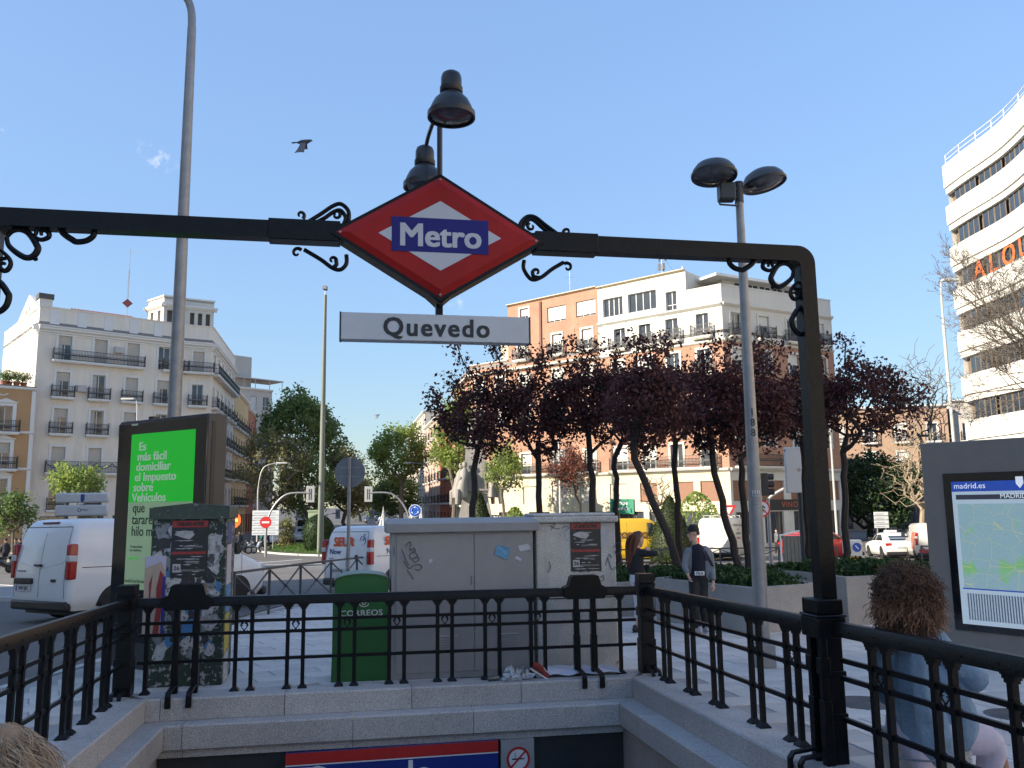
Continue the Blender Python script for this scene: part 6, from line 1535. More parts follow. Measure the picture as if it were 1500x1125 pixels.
def trace(root,pts,ox,oy,k,v,r,mat,name,yo=-.016,n=5):
    c=[px2c(ox+x/k,oy+y/k,root,v) for x,y in pts]; c=[Vector((q.x,yo,q.z)) for q in c]; m=MB(); m.tube(bez(c,n),r,4,flat=.25); return m.build(name,mat,root)
vg=10.62
for P in ([(550,905),(600,850),(615,880),(600,930),(650,960)],[(515,935),(550,1020),(575,1085),(600,1100)],[(600,945),(650,920),(660,960),(610,980),(610,1040),(670,1020),(690,1000),(660,975)],[(670,1015),(705,1040),(660,1080),(640,1050)],[(530,1060),(580,1125),(600,1150)],[(600,1150),(640,1110),(700,1100),(735,1125),(700,1165),(660,1150)],[(575,1165),(620,1220),(640,1260)]):
    trace(gc,P,520,680,7.5,vg,.011,ink,'graffiti_stroke')
def paper(root,pts,ox,oy,k,v,mat,name,yo=-.018,crumple=.006,seed=1,th=.002):
    c=[px2c(ox+x/k,oy+y/k,root,v) for x,y in pts]; rn=random.Random(seed); n=len(c); cx=sum(q.x for q in c)/n; cz=sum(q.z for q in c)/n
    m=MB(); vs=[(q.x,yo-rn.uniform(0,crumple),q.z) for q in c]; mid=[((q.x+cx)/2,yo-rn.uniform(0,crumple*.6),(q.z+cz)/2) for q in c]; vs=vs+mid+[(cx,yo-crumple*.5,cz)]
    fs=[(i,(i+1)%n,n+(i+1)%n,n+i) for i in range(n)]+[(n+i,n+(i+1)%n,2*n) for i in range(n)]; m.add(vs,fs); return m.build(name,mat,root)
paper(gc,[(210,1035),(300,1055),(350,1075),(325,1200),(290,1185),(215,1150),(178,1150)],700,660,7.5,vg,M('blue_paper',(.13,.32,.50),rough=.7,var=.15,scale=15),'torn_poster',crumple=.012)
paper(gc,[(435,1045),(550,1020),(580,1085),(460,1110)],700,660,7.5,vg,M('white_paper',(.5,.52,.58),rough=.7,var=.1),'torn_poster',seed=2)
paper(gc,[(405,1170),(425,1155),(480,1190),(465,1215),(410,1190)],700,660,7.5,vg,M('white_paper'),'paper_scrap',seed=3)
paper(gc,[(815,1035),(855,1050),(830,1085),(812,1085)],520,680,7.5,vg,M('white_paper'),'paper_scrap',seed=4)
m=MB(); m.box(.14-.02,-.0145,.3,.145,-.0125,hC-.2) if False else None
# concrete cabinet
cc=uvbox('concrete_cabinet','grey concrete cabinet with a black and red poster, peeling paper and rust stains',2.32,3.36,10.70,11.3,1.95,'utility cabinet')
a=.53; hK=1.98; cm_=M('cabinet_concrete',(.50,.485,.46),rough=.9,var=.22,scale=4,speck=.25,spscale=80,streak=.3,bump=.25,bscale=60,dirt=((.27,.13,.09),3.1,.66))
m=MB(); m.box(-a,0,0,a,.55,hK-.12); m.build('body',cm_,cc,bevel=.015)
m=MB(); m.box(-a-.07,-.06,hK-.12,a+.03,.62,hK-.04); m.box(-a-.04,-.03,hK-.04,a+.0,.58,hK+.0); m.build('cabinet_lid',cm_,cc,bevel=.02)
m=MB(); m.box(-a+.02,-.006,.9,a-.02,-.001,.915); m.build('joint',M('joint_dark',(.06,.06,.06)),cc)
gp=M('graffiti_grey',(.12,.12,.14),rough=.6)
vk=10.70
for P in ([(800,870),(830,840),(850,790)],[(795,820),(840,850),(900,860)],[(920,855),(960,830),(1000,850),(960,880)]): trace(cc,P,700,660,7.5,vk,.012,gp,'graffiti_stroke',yo=-.004)
for P in ([(700,330),(720,270),(735,290)],[(745,235),(765,205),(785,215),(790,250),(765,270),(750,250)],[(715,290),(740,355),(790,300)],[(670,400),(690,385),(690,410),(670,415)],[(390,310),(400,340),(385,370)]): trace(cc,P,700,740,3.75,vk,.010,gp,'graffiti_stroke',yo=-.004)
peel=M('peeling_paper',(.42,.43,.45),rough=.8,var=.2,scale=12)
for i,P in enumerate(([(405,770),(440,750),(470,760),(450,785)],[(850,765),(930,760),(900,790)],[(960,805),(1005,815),(1000,1000),(955,990)],[(1350,800),(1410,800),(1420,1060),(1345,1060)])):
    paper(cc,P,700,660,7.5,vk,peel,'peeling_paper',yo=-.004,seed=i,crumple=.004)
def gig_poster(root,x0,z0,w_,h_,y,seed,title,date):
    """two torn layers of a black concert bill with a red heading"""
    r=random.Random(seed); pk=M('poster_black',(.025,.025,.028),rough=.5,var=.3,scale=10,dirt=((.34,.33,.34),22,.64)); 
    m=MB(); n=14; top=[(x0+w_*i/n,z0+h_+r.uniform(-.006,.006)) for i in range(n+1)]; bot=[(x0+w_*i/n,z0+r.uniform(-.01,.006)) for i in range(n,-1,-1)]
    m.prism(top+bot,y-.003,y,'y'); p=m.build('poster',pk,root)
    rp=M('poster_red',(.33,.035,.03),rough=.5,var=.3,scale=20,dirt=((.05,.02,.02),30,.6)); m=MB(); m.box(x0+.006,y-.005,z0+h_*.87,x0+w_-.006,y-.0032,z0+h_*.985); m.build('heading',rp,p)
    text(title,w_*.15,black,p,FACE((x0+w_/2,y-.0058,z0+h_*.925)),bold=.003,ext=.0005,xs=.72)
    m=MB(); m.box(x0+.01,y-.005,z0+h_*.40,x0+w_-.02,y-.0032,z0+h_*.445); m.build('stripe',rp,p)
    wp_=M('poster_white',(.42,.42,.43),rough=.6,var=.3,scale=14)
    m=MB(); m.prism([(x0+w_*.35+w_*.3*math.cos(t)*.9,z0+h_*.74+h_*.075*math.sin(t)) for t in [PI*q/10 for q in range(11)]]+[(x0+w_*.3,z0+h_*.69),(x0+w_*.5,z0+h_*.66)],y-.005,y-.0032,'y'); m.build('picture',wp_,p)
    text(date,w_*.16,black,p,FACE((x0+w_*.17,y-.0075,z0+h_*.16)),bold=.002,ext=.0005); m=MB(); m.box(x0+w_*.06,y-.0065,z0+h_*.09,x0+w_*.28,y-.0055,z0+h_*.235); m.build('date_box',wp_,p)
    for k in range(40):
        zz=z0+h_*r.choice([.05,.1,.18,.22,.27,.32,.36,.5,.55,.6,.64,.8]); x1=x0+w_*r.uniform(.05,.6); L=w_*r.uniform(.1,.4); s=[]
        if k<26: m=MB(); m.prism([(x1,zz),(x1+L*.4,zz+.006),(x1+L,zz+.002),(x1+L*.6,zz-.008)],y-.0055,y-.0035,'y'); m.build('torn_strip',wp_,p)
    for q,s_ in ((.31,'A ZARAGOZA'),(.25,'SALA 14 ABRIL'),(.53,'AMANDA & GARDEL'),(.12,'ENTRADAS EN TAQUILLA')): text(s_,w_*.07,wp_,p,FACE((x0+w_*.6,y-.006,z0+h_*q)),ext=.0005,xs=.8)
q0=px2c(835,766,cc,vk); q1=px2c(881,836,cc,vk)
gig_poster(cc,q0.x,q1.z,q1.x-q0.x,q0.z-q1.z,-.006,3,'LA BARCELONA','26')
# green fly-posted cabinet
gcb=empty('poster_cabinet',st(-2.37,10.84,0),AZ+.0,label='dark green cabinet thickly covered in torn posters in front of the billboard',cat='utility cabinet')
wG=.86; dG=.75; hG=2.12
gr=M('cabinet_green',(.022,.04,.028),rough=.6,var=.3,scale=8,bump=.2,dirt=((.32,.33,.33),13,.545))
m=MB(); m.box(0,0,0,wG,dG,hG-.17); m.build('body',gr,gcb,bevel=.008)
gl=M('cabinet_green_lid',(.05,.07,.055),rough=.6,var=.35,scale=10,dirt=((.22,.24,.22),14,.60))
m=MB(); m.prism([(-.03,hG-.17),(wG+.03,hG-.17),(wG+.03,hG-.02),(wG/2,hG+.02),(-.03,hG-.03)],-.04,dG+.03,'y'); m.build('cabinet_lid',gl,gcb,bevel=.012)
gig_poster(gcb,.23,1.26,.42,.68,-.012,7,'ITALIAN NOISE','26')
rs5=random.Random(11)
pcol=[M('flyer_white',(.44,.45,.46),rough=.8,var=.3,scale=16,dirt=((.07,.08,.08),26,.57)),M('flyer_grey',(.22,.24,.26),rough=.8,var=.4,scale=14,dirt=((.03,.05,.04),12,.55)),M('flyer_blue',(.06,.20,.42),rough=.7,var=.2),M('flyer_dark',(.04,.04,.045),rough=.7,var=.4,scale=20,dirt=((.3,.3,.3),25,.63))]
for k in range(170):
    cx=rs5.uniform(.06,wG-.08); cz=rs5.uniform(.35,hG-.28) if k%3 else rs5.uniform(1.1,hG-.25)
    if .25<cx<.63 and 1.3<cz<1.9: continue
    n=rs5.randint(6,9); R_=rs5.uniform(.03,.10); pts=[]
    for i in range(n): a=2*PI*i/n; q=R_*rs5.uniform(.55,1.25); pts.append((min(wG-.01,max(.01,cx+q*math.cos(a))),min(hG-.19,cz+q*1.3*math.sin(a))))
    m=MB(); y=-.002-.0006*(k%9); m.prism(pts,y-.0012,y,'y'); m.build('torn_paper',pcol[0 if k%4 in (0,2) else 1 if k%4==1 else 3] if k%11 else pcol[2],gcb)
# the tall poster on its left edge and the narrow ones on the right flank
lg_=M('poster_skin',(.42,.33,.27),rough=.6,var=.12,scale=5); dr=M('poster_deep_red',(.25,.03,.03),rough=.5); db=M('poster_deep_blue',(.02,.035,.22),rough=.5); lv=M('poster_lilac',(.45,.45,.58),rough=.5)
m=MB(); m.box(-.055,-.016,.58,.185,-.012,1.52); tp=m.build('leg_poster',lg_,gcb)
m=MB(); m.prism([(-.05,1.52),(.18,1.52),(.18,1.33),(.13,1.45),(-.05,1.38)],-.019,-.0165,'y'); m.build('poster_band',lv,tp)
m=MB(); m.prism([(.12,1.35),(.16,1.30),(.15,.9),(.125,.62),(.06,.60),(.09,.9),(.085,1.15)],-.019,-.0165,'y'); m.prism([(.0,1.2),(.035,1.3),(.02,1.05),(.03,.8),(.01,.95)],-.019,-.0165,'y'); m.build('poster_shape',dr,tp)
m=MB(); m.box(.15,-.021,.6,.185,-.0195,1.28); m.build('poster_edge',db,tp)
for z0,z1,mt in ((1.75,2.0,db),(1.25,1.73,M('flyer_lilac',(.45,.42,.50),rough=.7,var=.1,dirt=((.1,.1,.15),14,.68))),(.92,1.24,pcol[2]),(.45,.9,M('flyer_yellow',(.5,.40,.05),rough=.7,var=.2,dirt=((.08,.08,.1),9,.55))),(.1,.44,pcol[0])):
    m=MB(); m.box(wG+.001,.08,z0-.1,wG+.005,.45,z1-.1); m.build('side_poster',mt,gcb)
# mail relay box
cb=empty('mail_box',st(.115,10.66,0),AZ,label='dark green postal relay box with a rounded top and white crown horn emblem',cat='mail box')
mg=M('postal_green',(.018,.12,.028),rough=.4,var=.10,scale=3,streak=.08); aw=.32; top=[(aw*math.cos(t)*1.0,1.18+.085*math.sin(t)) for t in [PI*q/12 for q in range(13)]]
m=MB(); m.prism([(-aw-.03,0),(aw+.03,0)]+top,0,.5,'y'); m.build('body',mg,cb,bevel=.01)
m=MB(); m.prism([(x*1.04,z+.012) for x,z in top]+[(x*1.04,z) for x,z in top[::-1]],-.02,.52,'y'); m.build('top_sheet',M('postal_green_light',(.10,.17,.11),rough=.4,var=.1),cb)
m=MB(); m.box(-aw-.022,-.006,.05,aw+.022,-.001,.98); m.build('door',mg,cb)
wt=M('emblem_white',(.6,.62,.6),rough=.5)
text('CORREOS',.098,wt,cb,FACE((.0,-.0085,.80)),bold=.002,ext=.001,xs=1.12,spacing=1.05)
ec=(.03,.925); m=MB()
m.tube([(ec[0]+(.028+.0*t)*math.cos(t)*(1-.08*t),-.008,ec[1]-.005+.028*math.sin(t)*(1-.08*t)) for t in [q*.5 for q in range(14)]],.006,5); m.tube([(ec[0]-.045,-.008,ec[1]+.012),(ec[0]+.045,-.008,ec[1]+.014),(ec[0]+.07,-.008,ec[1]+.03)],.006,5)
m.tube([(ec[0]-.055*math.cos(t),-.008,ec[1]-.012-.035*math.sin(t)) for t in [PI*q/8 for q in range(9)]],.006,5); m.build('horn_emblem',wt,cb)
m=MB(); 
for k in range(5): m.box(ec[0]-.04+k*.018,-.009,ec[1]+.045,ec[0]-.03+k*.018,-.006,ec[1]+.075-.004*abs(k-2))
m.box(ec[0]-.045,-.009,ec[1]+.036,ec[0]+.045,-.006,ec[1]+.043); m.build('crown_emblem',wt,cb)
# digital billboard
f0=Vector((-5.60,11.95,0)); f1=Vector((-3.97,10.92,0)); dd_=(f1-f0); wB=dd_.length; angB=math.atan2(dd_.y,dd_.x)
bb=empty('digital_billboard',(f0.x,f0.y,gz(11.5)),angB,label='tall dark digital billboard with a bright green and white advert, behind the green cabinet',cat='billboard')
hB=at(305,605,10.92).z-gz(11.5)
m=MB(); m.box(0,.0,0,wB,.30,hB); m.build('housing',dkgrey,bb,bevel=.012)
m=MB(); m.box(.0,-.02,.35,wB-.0,-.001,hB-.04); m.build('glass_front',M('billboard_glass',(.008,.009,.011),rough=.08,spec=.8),bb,bevel=.004)
m=MB(); m.box(wB+.001,.06,.1,wB+.006,.12,hB-.1); m.build('side_seam',black,bb)
m=MB()
m=MB(); m.cbox((.55,.15,hB+.03),(.1,.1,.05)); m.build('top_sensor',black,bb)
def lb(x,y):
    """point of the billboard face seen at a picture position"""
    r=ray(x,y); n=Vector((dd_.y,-dd_.x,0)).normalized(); t=(f0-Vector((0,0,H))).dot(n)/r.dot(n); P=Vector((0,0,H))+r*t; return (P-f0).dot(dd_.normalized()), P.z-gz(11.5)
xa,za=lb(195,637); xb_,zb_2=lb(289,630); xc,zc_=lb(182,862)
x0=min(xa,xc)+.03; x1=xb_; zt_=za; zm_=lb(190,736)[1]; zbt=zc_
scr_g=M('screen_green',(.01,.36,.025),rough=.3,emit=.30,var=.03); scr_w=M('screen_pale',(.30,.43,.25),rough=.3,emit=.12,var=.10,scale=1.5)
m=MB(); m.box(x0,-.026,zm_,x1,-.021,zt_); m.build('screen_upper',scr_g,bb); m=MB(); m.box(x0,-.026,zbt,x1,-.021,zm_-.001); m.build('screen_lower',scr_w,bb)
tg=M('screen_text_grey',(.36,.44,.36),emit=.2,var=.02); td=M('screen_text_dark',(.03,.05,.04))
for i,s_ in enumerate(('Es','más fácil','domiciliar','el Impuesto','sobre','Vehículos')):
    xx,zz=lb(206-2.0*i,655+14.9*i); text(s_,.165,tg,bb,FACE((xx,-.028,zz)),align='LEFT',bold=.0035,ext=.0015,xs=1.16)
for i,s_ in enumerate(('que','tararear una','hilo musical')):
    xx,zz=lb(197-1*i,744.5+17*i); text(s_,.19,td,bb,FACE((xx,-.028,zz)),align='LEFT',bold=.001,ext=.0015,xs=.98)
xx,zz=lb(193,803); text('Compruébalo\nen madrid.es',.05,td,bb,FACE((xx,-.028,zz)),align='LEFT',ext=.001); xx,zz=lb(191,817); text('#Ahorra',.06,scr_g,bb,FACE((xx,-.028,zz)),align='LEFT',ext=.001); xx,zz=lb(184,850); text('madrid.es/domicilia',.07,td,bb,FACE((xx,-.028,zz)),align='LEFT',ext=.001)
xx,zz=lb(195,623); text('MADRID',.04,tg,bb,FACE((xx,-.0225,zz)),align='LEFT',ext=.001)
# map panel on the right
f0m=Vector((5.76,11.9,0)); f1m=Vector((7.75,9.40,0)); dm=f1m-f0m; wM=dm.length; aM=math.atan2(dm.y,dm.x)
mp_=empty('map_panel',(f0m.x,f0m.y,gz(11)),aM,label='grey street map panel with a lit city plan at the right edge',cat='information panel')
hM=at(1357,650,11.9).z-gz(11)
mpg=M('panel_grey',(.22,.20,.18),rough=.5,var=.08,speck=.1)
m=MB(); m.box(0,0,0,wM,.3,hM); m.build('housing',mpg,mp_,bevel=.012)
def lm(x,y):
    r=ray(x,y); n=Vector((dm.y,-dm.x,0)).normalized(); t=(f0m-Vector((0,0,H))).dot(n)/r.dot(n); P=Vector((0,0,H))+r*t; return (P-f0m).dot(dm.normalized()), P.z-gz(11)
fx0,fz1=lm(1381,694); _,fz0=lm(1402,922); fx1=wM-fx0
m=MB(); m.box(fx0,-.02,fz0,fx1,-.001,fz1); m.build('black_frame',M('billboard_glass'),mp_,bevel=.004)
sx0,sz1=lm(1394,706); _,sz0=lm(1411,913); sx1=wM-sx0
def scr(mat,x0,z0,x1,z1,name,y=-.021,t=.003): m=MB(); m.box(x0,y-t,z0,x1,y,z1); return m.build(name,mat,mp_)
mapw=M('map_pale',(.36,.44,.50),emit=.28,rough=.25,var=.05); scr(mapw,sx0,sz0,sx1,sz1,'map_sheet')
_,zA=lm(1394,720.5); scr(M('map_blue',(.02,.06,.30),emit=.3,rough=.25,var=.1),sx0,zA,sx1,sz1,'blue_header',-.0245,.001)
lw=M('map_letters',(.6,.65,.7),emit=.3); xx,zz=lm(1398,712.5); text('madrid.es',.105,lw,mp_,FACE((xx,-.027,zz)),align='LEFT',ext=.0008)
xx,zz=lm(1489,706); m=MB(); m.prism([(xx,zz+.07),(xx+.09,zz+.07),(xx+.09,zz-.02),(xx+.045,zz-.08),(xx,zz-.02)],-.0275,-.0262,'y'); m.build('crest',lw,mp_); text('MADRID',.09,lw,mp_,FACE((xx+.17,-.027,zz)),align='LEFT',ext=.0008)
_,zB1=lm(1398,725); _,zB0=lm(1398,732); scr(M('map_bar',(.08,.075,.095),emit=.05),sx0+.05,zB0,sx1-.05,zB1,'title_bar',-.0245,.001); text('MADRID CENTRO',.085,lw,mp_,FACE((lm(1466,728)[0],-.027,lm(1466,727)[1])),align='LEFT',ext=.0008)
_,zC1=lm(1400,738); _,zC0=lm(1410,860)
def mapmat():
    m=bpy.data.materials.new('map_plan'); n,l,b=nodes(m); tc=n.new('ShaderNodeTexCoord'); co=tc.outputs['Object']
    vo=n.new('ShaderNodeTexVoronoi'); vo.feature='DISTANCE_TO_EDGE'; vo.inputs['Scale'].default_value=48; l.new(co,vo.inputs['Vector'])
    v2=n.new('ShaderNodeTexVoronoi'); v2.feature='DISTANCE_TO_EDGE'; v2.inputs['Scale'].default_value=4.6; l.new(co,v2.inputs['Vector'])
    nz=n.new('ShaderNodeTexNoise'); nz.inputs['Scale'].default_value=2.2; nz.inputs['Detail'].default_value=3; l.new(co,nz.inputs['Vector'])
    n3=n.new('ShaderNodeTexVoronoi'); n3.inputs['Scale'].default_value=34; l.new(co,n3.inputs['Vector'])
    def mixc(f,a,c):
        x=n.new('ShaderNodeMix'); x.data_type='RGBA'; l.new(f,x.inputs[0]); 
        if isinstance(a,tuple): x.inputs[6].default_value=(*a,1)
        else: l.new(a,x.inputs[6])
        x.inputs[7].default_value=(*c,1); return x.outputs[2]
    def thr(o,a,b2):
        x=n.new('ShaderNodeMapRange'); x.inputs[1].default_value=a; x.inputs[2].default_value=b2; l.new(o,x.inputs[0]); return x.outputs[0]
    c=mixc(thr(vo.outputs['Distance'],.05,.0),(.20,.32,.35),(.33,.40,.40)); c=mixc(thr(nz.outputs['Fac'],.58,.66),c,(.17,.38,.15)); c=mixc(thr(v2.outputs['Distance'],.016,.0),c,(.42,.42,.20)); c=mixc(thr(n3.outputs['Distance'],.13,.08),c,(.35,.12,.2))
    l.new(c,b.inputs['Base Color']); l.new(c,b.inputs['Emission Color']); b.inputs['Emission Strength'].default_value=.3; b.inputs['Roughness'].default_value=.25; return m
mpl=mapmat(); scr(mpl,sx0+.06,zC0,sx1-.05,zC1,'city_plan',-.0245,.001)
scr(M('map_blue'),sx0+.04,zC0-.02,sx1-.04,zC0-.002,'rule',-.0245,.0012)
txtm=M('map_index_print',(.16,.2,.25),emit=.05,var=.5,scale=60); m=MB(); x=sx0+.09
while x<sx1-.08:
    m.box(x,-.0262,sz0+.06,x+.018,-.0248,zC0-.07); x+=.034
o=m.build('street_index',txtm,mp_); o['kind']='stuff'
# manhole covers
for (x,y,r_2,lab) in ((1268,1030,.34,'round iron manhole cover on the paving right of the portal post'),(1490,1048,.28,'small round iron cover at the right edge of the paving')):
    P=gnd(x,y); q=empty('manhole_cover',(P.x,P.y,P.z+.006),label=lab,cat='manhole cover'); q.rotation_euler=(-SL,0,0)
    m=MB(); prof=[(0,.004)]; 
    for k in range(1,7): rr3=r_2*k/7; prof+= [(rr3-.012,.004),(rr3-.008,.0005),(rr3+.004,.0005),(rr3+.008,.004)]
    prof+=[(r_2,.004),(r_2,-.01)]; m.lathe(prof,(0,0,0),32); m.build('lid',M('cast_iron',(.09,.088,.088),rough=.7,var=.2),q)
# litter along the back coping
def crumple(name,label,u,v,s,mat,seed,n=26,cat='litter',h=1.0):
    rn=random.Random(seed); q=empty(name,st(u,v,.062),AZ,label=label,cat=cat); m=MB()
    for i in range(n):
        c=Vector((rn.gauss(0,s*.45),rn.gauss(0,s*.2),abs(rn.gauss(0,s*.3))*h+.01)); a=Vector((rn.gauss(0,1),rn.gauss(0,1),rn.gauss(0,1))).normalized()*s*.35; b_=a.orthogonal().normalized()*s*.12
        m.add([c-a-b_,c-a*.2+b_*1.6,c+a-b_*.5,c+a*.3-b_*2],[(0,1,2,3)])
    m.build('paper',mat,q); return q
crumple('crumpled_paper','crumpled black and white paper lying against the grey cabinet foot',1.86,9.93,.17,M('newsprint',(.42,.44,.46),rough=.8,var=.5,scale=30),5,n=44)
q=empty('crushed_can',st(1.62,9.95,.09),AZ+.2,label='crushed dark drink can lying beside the crumpled paper',cat='can'); m=MB(); m.lathe([(0,-.07),(.025,-.07),(.033,-.055),(.027,-.02),(.034,.01),(.028,.04),(.031,.06),(.02,.07),(0,.07)],(0,0,0),14,Matrix.Rotation(PI/2,3,'Y')); m.build('can_body',M('can_print',(.12,.13,.12),rough=.3,metal=.5,var=.6,scale=30),q)
q=empty('canvas_shoe',st(2.17,9.98,.105),AZ+.0,label='lone red canvas shoe with white sole tilted between the two cabinets',cat='shoe'); q.rotation_euler=(0,.55,AZ)
m=MB(); m.tube([(-.13,0,.005),(-.06,0,.0),(.02,0,.0),(.09,0,.0),(.13,0,.004)],[.030,.036,.034,.042,.026],12,flat=.45); m.build('sole',M('rubber_white',(.55,.55,.55)),q)
m=MB(); m.tube([(-.12,0,.05),(-.07,0,.065),(-.02,0,.06),(.04,0,.035),(.09,0,.022),(.115,0,.015)],[.034,.040,.036,.033,.036,.02],12,flat=1.1); m.build('upper',M('canvas_red',(.20,.03,.025),rough=.9,bump=.2),q)
m=MB(); m.tube([(.0,0,.088),(.03,.0,.073),(.06,0,.06)],[.012,.014,.01],6); m.build('laces',M('rubber_white'),q)
q=empty('white_sheet',st(2.62,10.1,.064),AZ,label='white plastic sheet crumpled along the foot of the concrete cabinet',cat='sheet'); rn=random.Random(2)
hsz={}
m=MB(); m.grid(lambda u,v:(-.35+.9*u,-.12+.55*v*(1-.3*u),.03+.06*(1-u)*math.sin(v*3)+.012*math.sin(17*u+5*v)+.008*math.sin(31*u*v)),22,8); m.build('plastic',M('plastic_white',(.55,.56,.66),rough=.35),q)
# ================================================================= VEHICLES
vglass=M('vehicle_glass',(.02,.025,.03),rough=.05,var=.2,spec=.9)
tail=M('tail_light_red',(.35,.01,.01),rough=.2,coat=.5); headl=M('head_light',(.55,.57,.6),rough=.1); rimm=M('wheel_rim',(.35,.36,.38),rough=.3,metal=.7)
def paintm(n,c=(.5,.5,.5),**k): return M(n,c,rough=.35,var=.03,coat=.6,**k)
vwhite=paintm('van_white',(.74,.74,.75)); plate_w=M('plate_white',(.6,.6,.6)); plate_b=M('plate_blue',(.02,.05,.3))
class Body:
    def __init__(s,lev): s.l=lev
    def val(s,z,k):
        L=s.l
        if z<=L[0][0]: return L[0][k]
        for a,b in zip(L,L[1:]):
            if z<=b[0]: f=(z-a[0])/(b[0]-a[0]); return a[k]+(b[k]-a[k])*f
        return L[-1][k]
    def xr(s,z): return s.val(z,1)
    def xf(s,z): return s.val(z,2)
    def w(s,z): return s.val(z,3)
    def mesh(s,mb,n=5):
        rings=[]
        # add in-between levels for a rounder section
        Z=[]
        for a,b in zip(s.l,s.l[1:]): 
            for k in range(3): Z.append(a[0]+(b[0]-a[0])*k/3)
        Z.append(s.l[-1][0])
        for z in Z:
            xr,xf,w,rr,rf=[s.val(z,k) for k in (1,2,3,4,5)]; ring=[]
            for cx,cy,a0,r in ((xf-rf,w-rf,0,rf),(xr+rr,w-rr,PI/2,rr),(xr+rr,-w+rr,PI,rr),(xf-rf,-w+rf,3*PI/2,rf)):
                for k in range(n+1): a=a0+PI/2*k/n; ring.append((cx+r*math.cos(a),cy+r*math.sin(a),z))
            rings.append(ring)
        N=len(rings[0]); vs=[p for r in rings for p in r]; fs=[]
        for i in range(len(rings)-1):
            for k in range(N): k2=(k+1)%N; fs.append((i*N+k,i*N+k2,(i+1)*N+k2,(i+1)*N+k))
        fs.append(tuple(range(N-1,-1,-1))); fs.append(tuple((len(rings)-1)*N+k for k in range(N))); mb.add(vs,fs,True)
    def side(s,mb,sg,a,b,e=.004,n=4):
        """patch on a flank between (xa,xb,z) at bottom a and at top b"""
        def f(u,v):
            z=a[2]+(b[2]-a[2])*v; x0=a[0]+(b[0]-a[0])*v; x1=a[1]+(b[1]-a[1])*v; return (x0+(x1-x0)*u if sg<0 else x1+(x0-x1)*u,sg*(s.w(z)+e),z)
        mb.grid(f,1,n,False)
    def end(s,mb,fr,a,b,e=.004,n=4):
        """patch on the front (fr=1) or rear (fr=-1): (ya,yb,z)"""
        def f(u,v):
            z=a[2]+(b[2]-a[2])*v; y0=a[0]+(b[0]-a[0])*v; y1=a[1]+(b[1]-a[1])*v; x=(s.xf(z)+e) if fr>0 else (s.xr(z)-e); u2=u if fr>0 else 1-u; return (x,y0+(y1-y0)*u2,z)
        mb.grid(f,2,n,False)
WH={}
def wheel(root,x,y,r,wd=.22):
    k=(r,wd)
    if k not in WH:
        R=Matrix.Rotation(PI/2,3,'X'); a=MB(); a.lathe([(r*.62,-wd/2),(r*.93,-wd/2),(r,-wd/2+.03),(r,wd/2-.03),(r*.93,wd/2),(r*.62,wd/2)],(0,0,0),24,R)
        b=MB(); b.lathe([(0,-wd*.28),(r*.2,-wd*.34),(r*.28,-wd*.25),(r*.55,-wd*.3),(r*.63,-wd*.5),(r*.63,wd*.4)],(0,0,0),20,R)
        for i in range(6): t=i*PI/3; b.bar((r*.15*math.cos(t),-wd*.42,r*.15*math.sin(t)),(r*.6*math.cos(t),-wd*.42,r*.6*math.sin(t)),r*.13,wd*.12,up=(0,1,0))
        WH[k]=(a.mesh('tyre',rubber),b.mesh('rim',rimm))
    w_=empty('wheel',(x,y,r)); w_.parent=root; 
    if y>0: w_.rotation_euler=(0,0,PI)
    put('tyre',WH[k][0],w_); put('rim',WH[k][1],w_)
def seat_on_ground(o,x,y,ang,dz=-.12):
    o.location=(x,y,gz(y)+dz)
    if y<60: R=Rn.to_4x4()@Matrix.Rotation(ang,4,'Z')
    else: R=Matrix.Rotation(ang,4,'Z')
    o.rotation_euler=R.to_euler()
VAN=[(.26,-2.38,2.30,.88,.10,.25),(.42,-2.46,2.44,.96,.12,.3),(.75,-2.47,2.47,.985,.13,.34),(.95,-2.465,2.38,.985,.13,.36),(1.08,-2.455,2.12,.98,.13,.4),(1.2,-2.445,1.75,.97,.13,.3),(1.5,-2.41,1.38,.925,.14,.25),(1.78,-2.35,1.02,.865,.16,.25),(1.9,-2.30,.82,.82,.2,.25),(1.955,-2.22,.6,.76,.2,.25),(1.98,-2.05,.35,.66,.2,.25)]
KAN=[(.24,-2.06,2.02,.80,.10,.2),(.4,-2.16,2.16,.88,.12,.3),(.7,-2.18,2.18,.905,.13,.34),(.9,-2.17,2.08,.905,.13,.36),(1.02,-2.16,1.8,.90,.13,.4),(1.12,-2.15,1.35,.89,.13,.3),(1.4,-2.11,.95,.84,.16,.25),(1.65,-2.04,.6,.79,.18,.25),(1.77,-1.97,.4,.74,.2,.25),(1.82,-1.8,.15,.64,.2,.25)]
HIV=[(.3,-2.7,2.6,.90,.08,.25),(.5,-2.78,2.76,.98,.10,.3),(.85,-2.79,2.79,1.0,.10,.34),(1.1,-2.78,2.66,1.0,.10,.36),(1.3,-2.775,2.25,.99,.10,.4),(1.45,-2.77,1.95,.985,.10,.3),(1.9,-2.74,1.5,.95,.12,.25),(2.2,-2.71,1.2,.91,.13,.25),(2.35,-2.66,.95,.86,.2,.25),(2.42,-2.55,.7,.78,.2,.25)]
SED=[(.2,-2.15,2.15,.78,.2,.25),(.34,-2.28,2.28,.87,.25,.35),(.6,-2.33,2.30,.90,.26,.4),(.78,-2.32,2.15,.90,.26,.4),(.9,-2.25,1.6,.89,.3,.35),(.98,-2.1,1.0,.86,.3,.3),(1.15,-1.75,.72,.79,.25,.25),(1.32,-1.35,.42,.71,.2,.2),(1.43,-.95,.1,.63,.2,.2),(1.46,-.7,-.1,.5,.2,.2)]
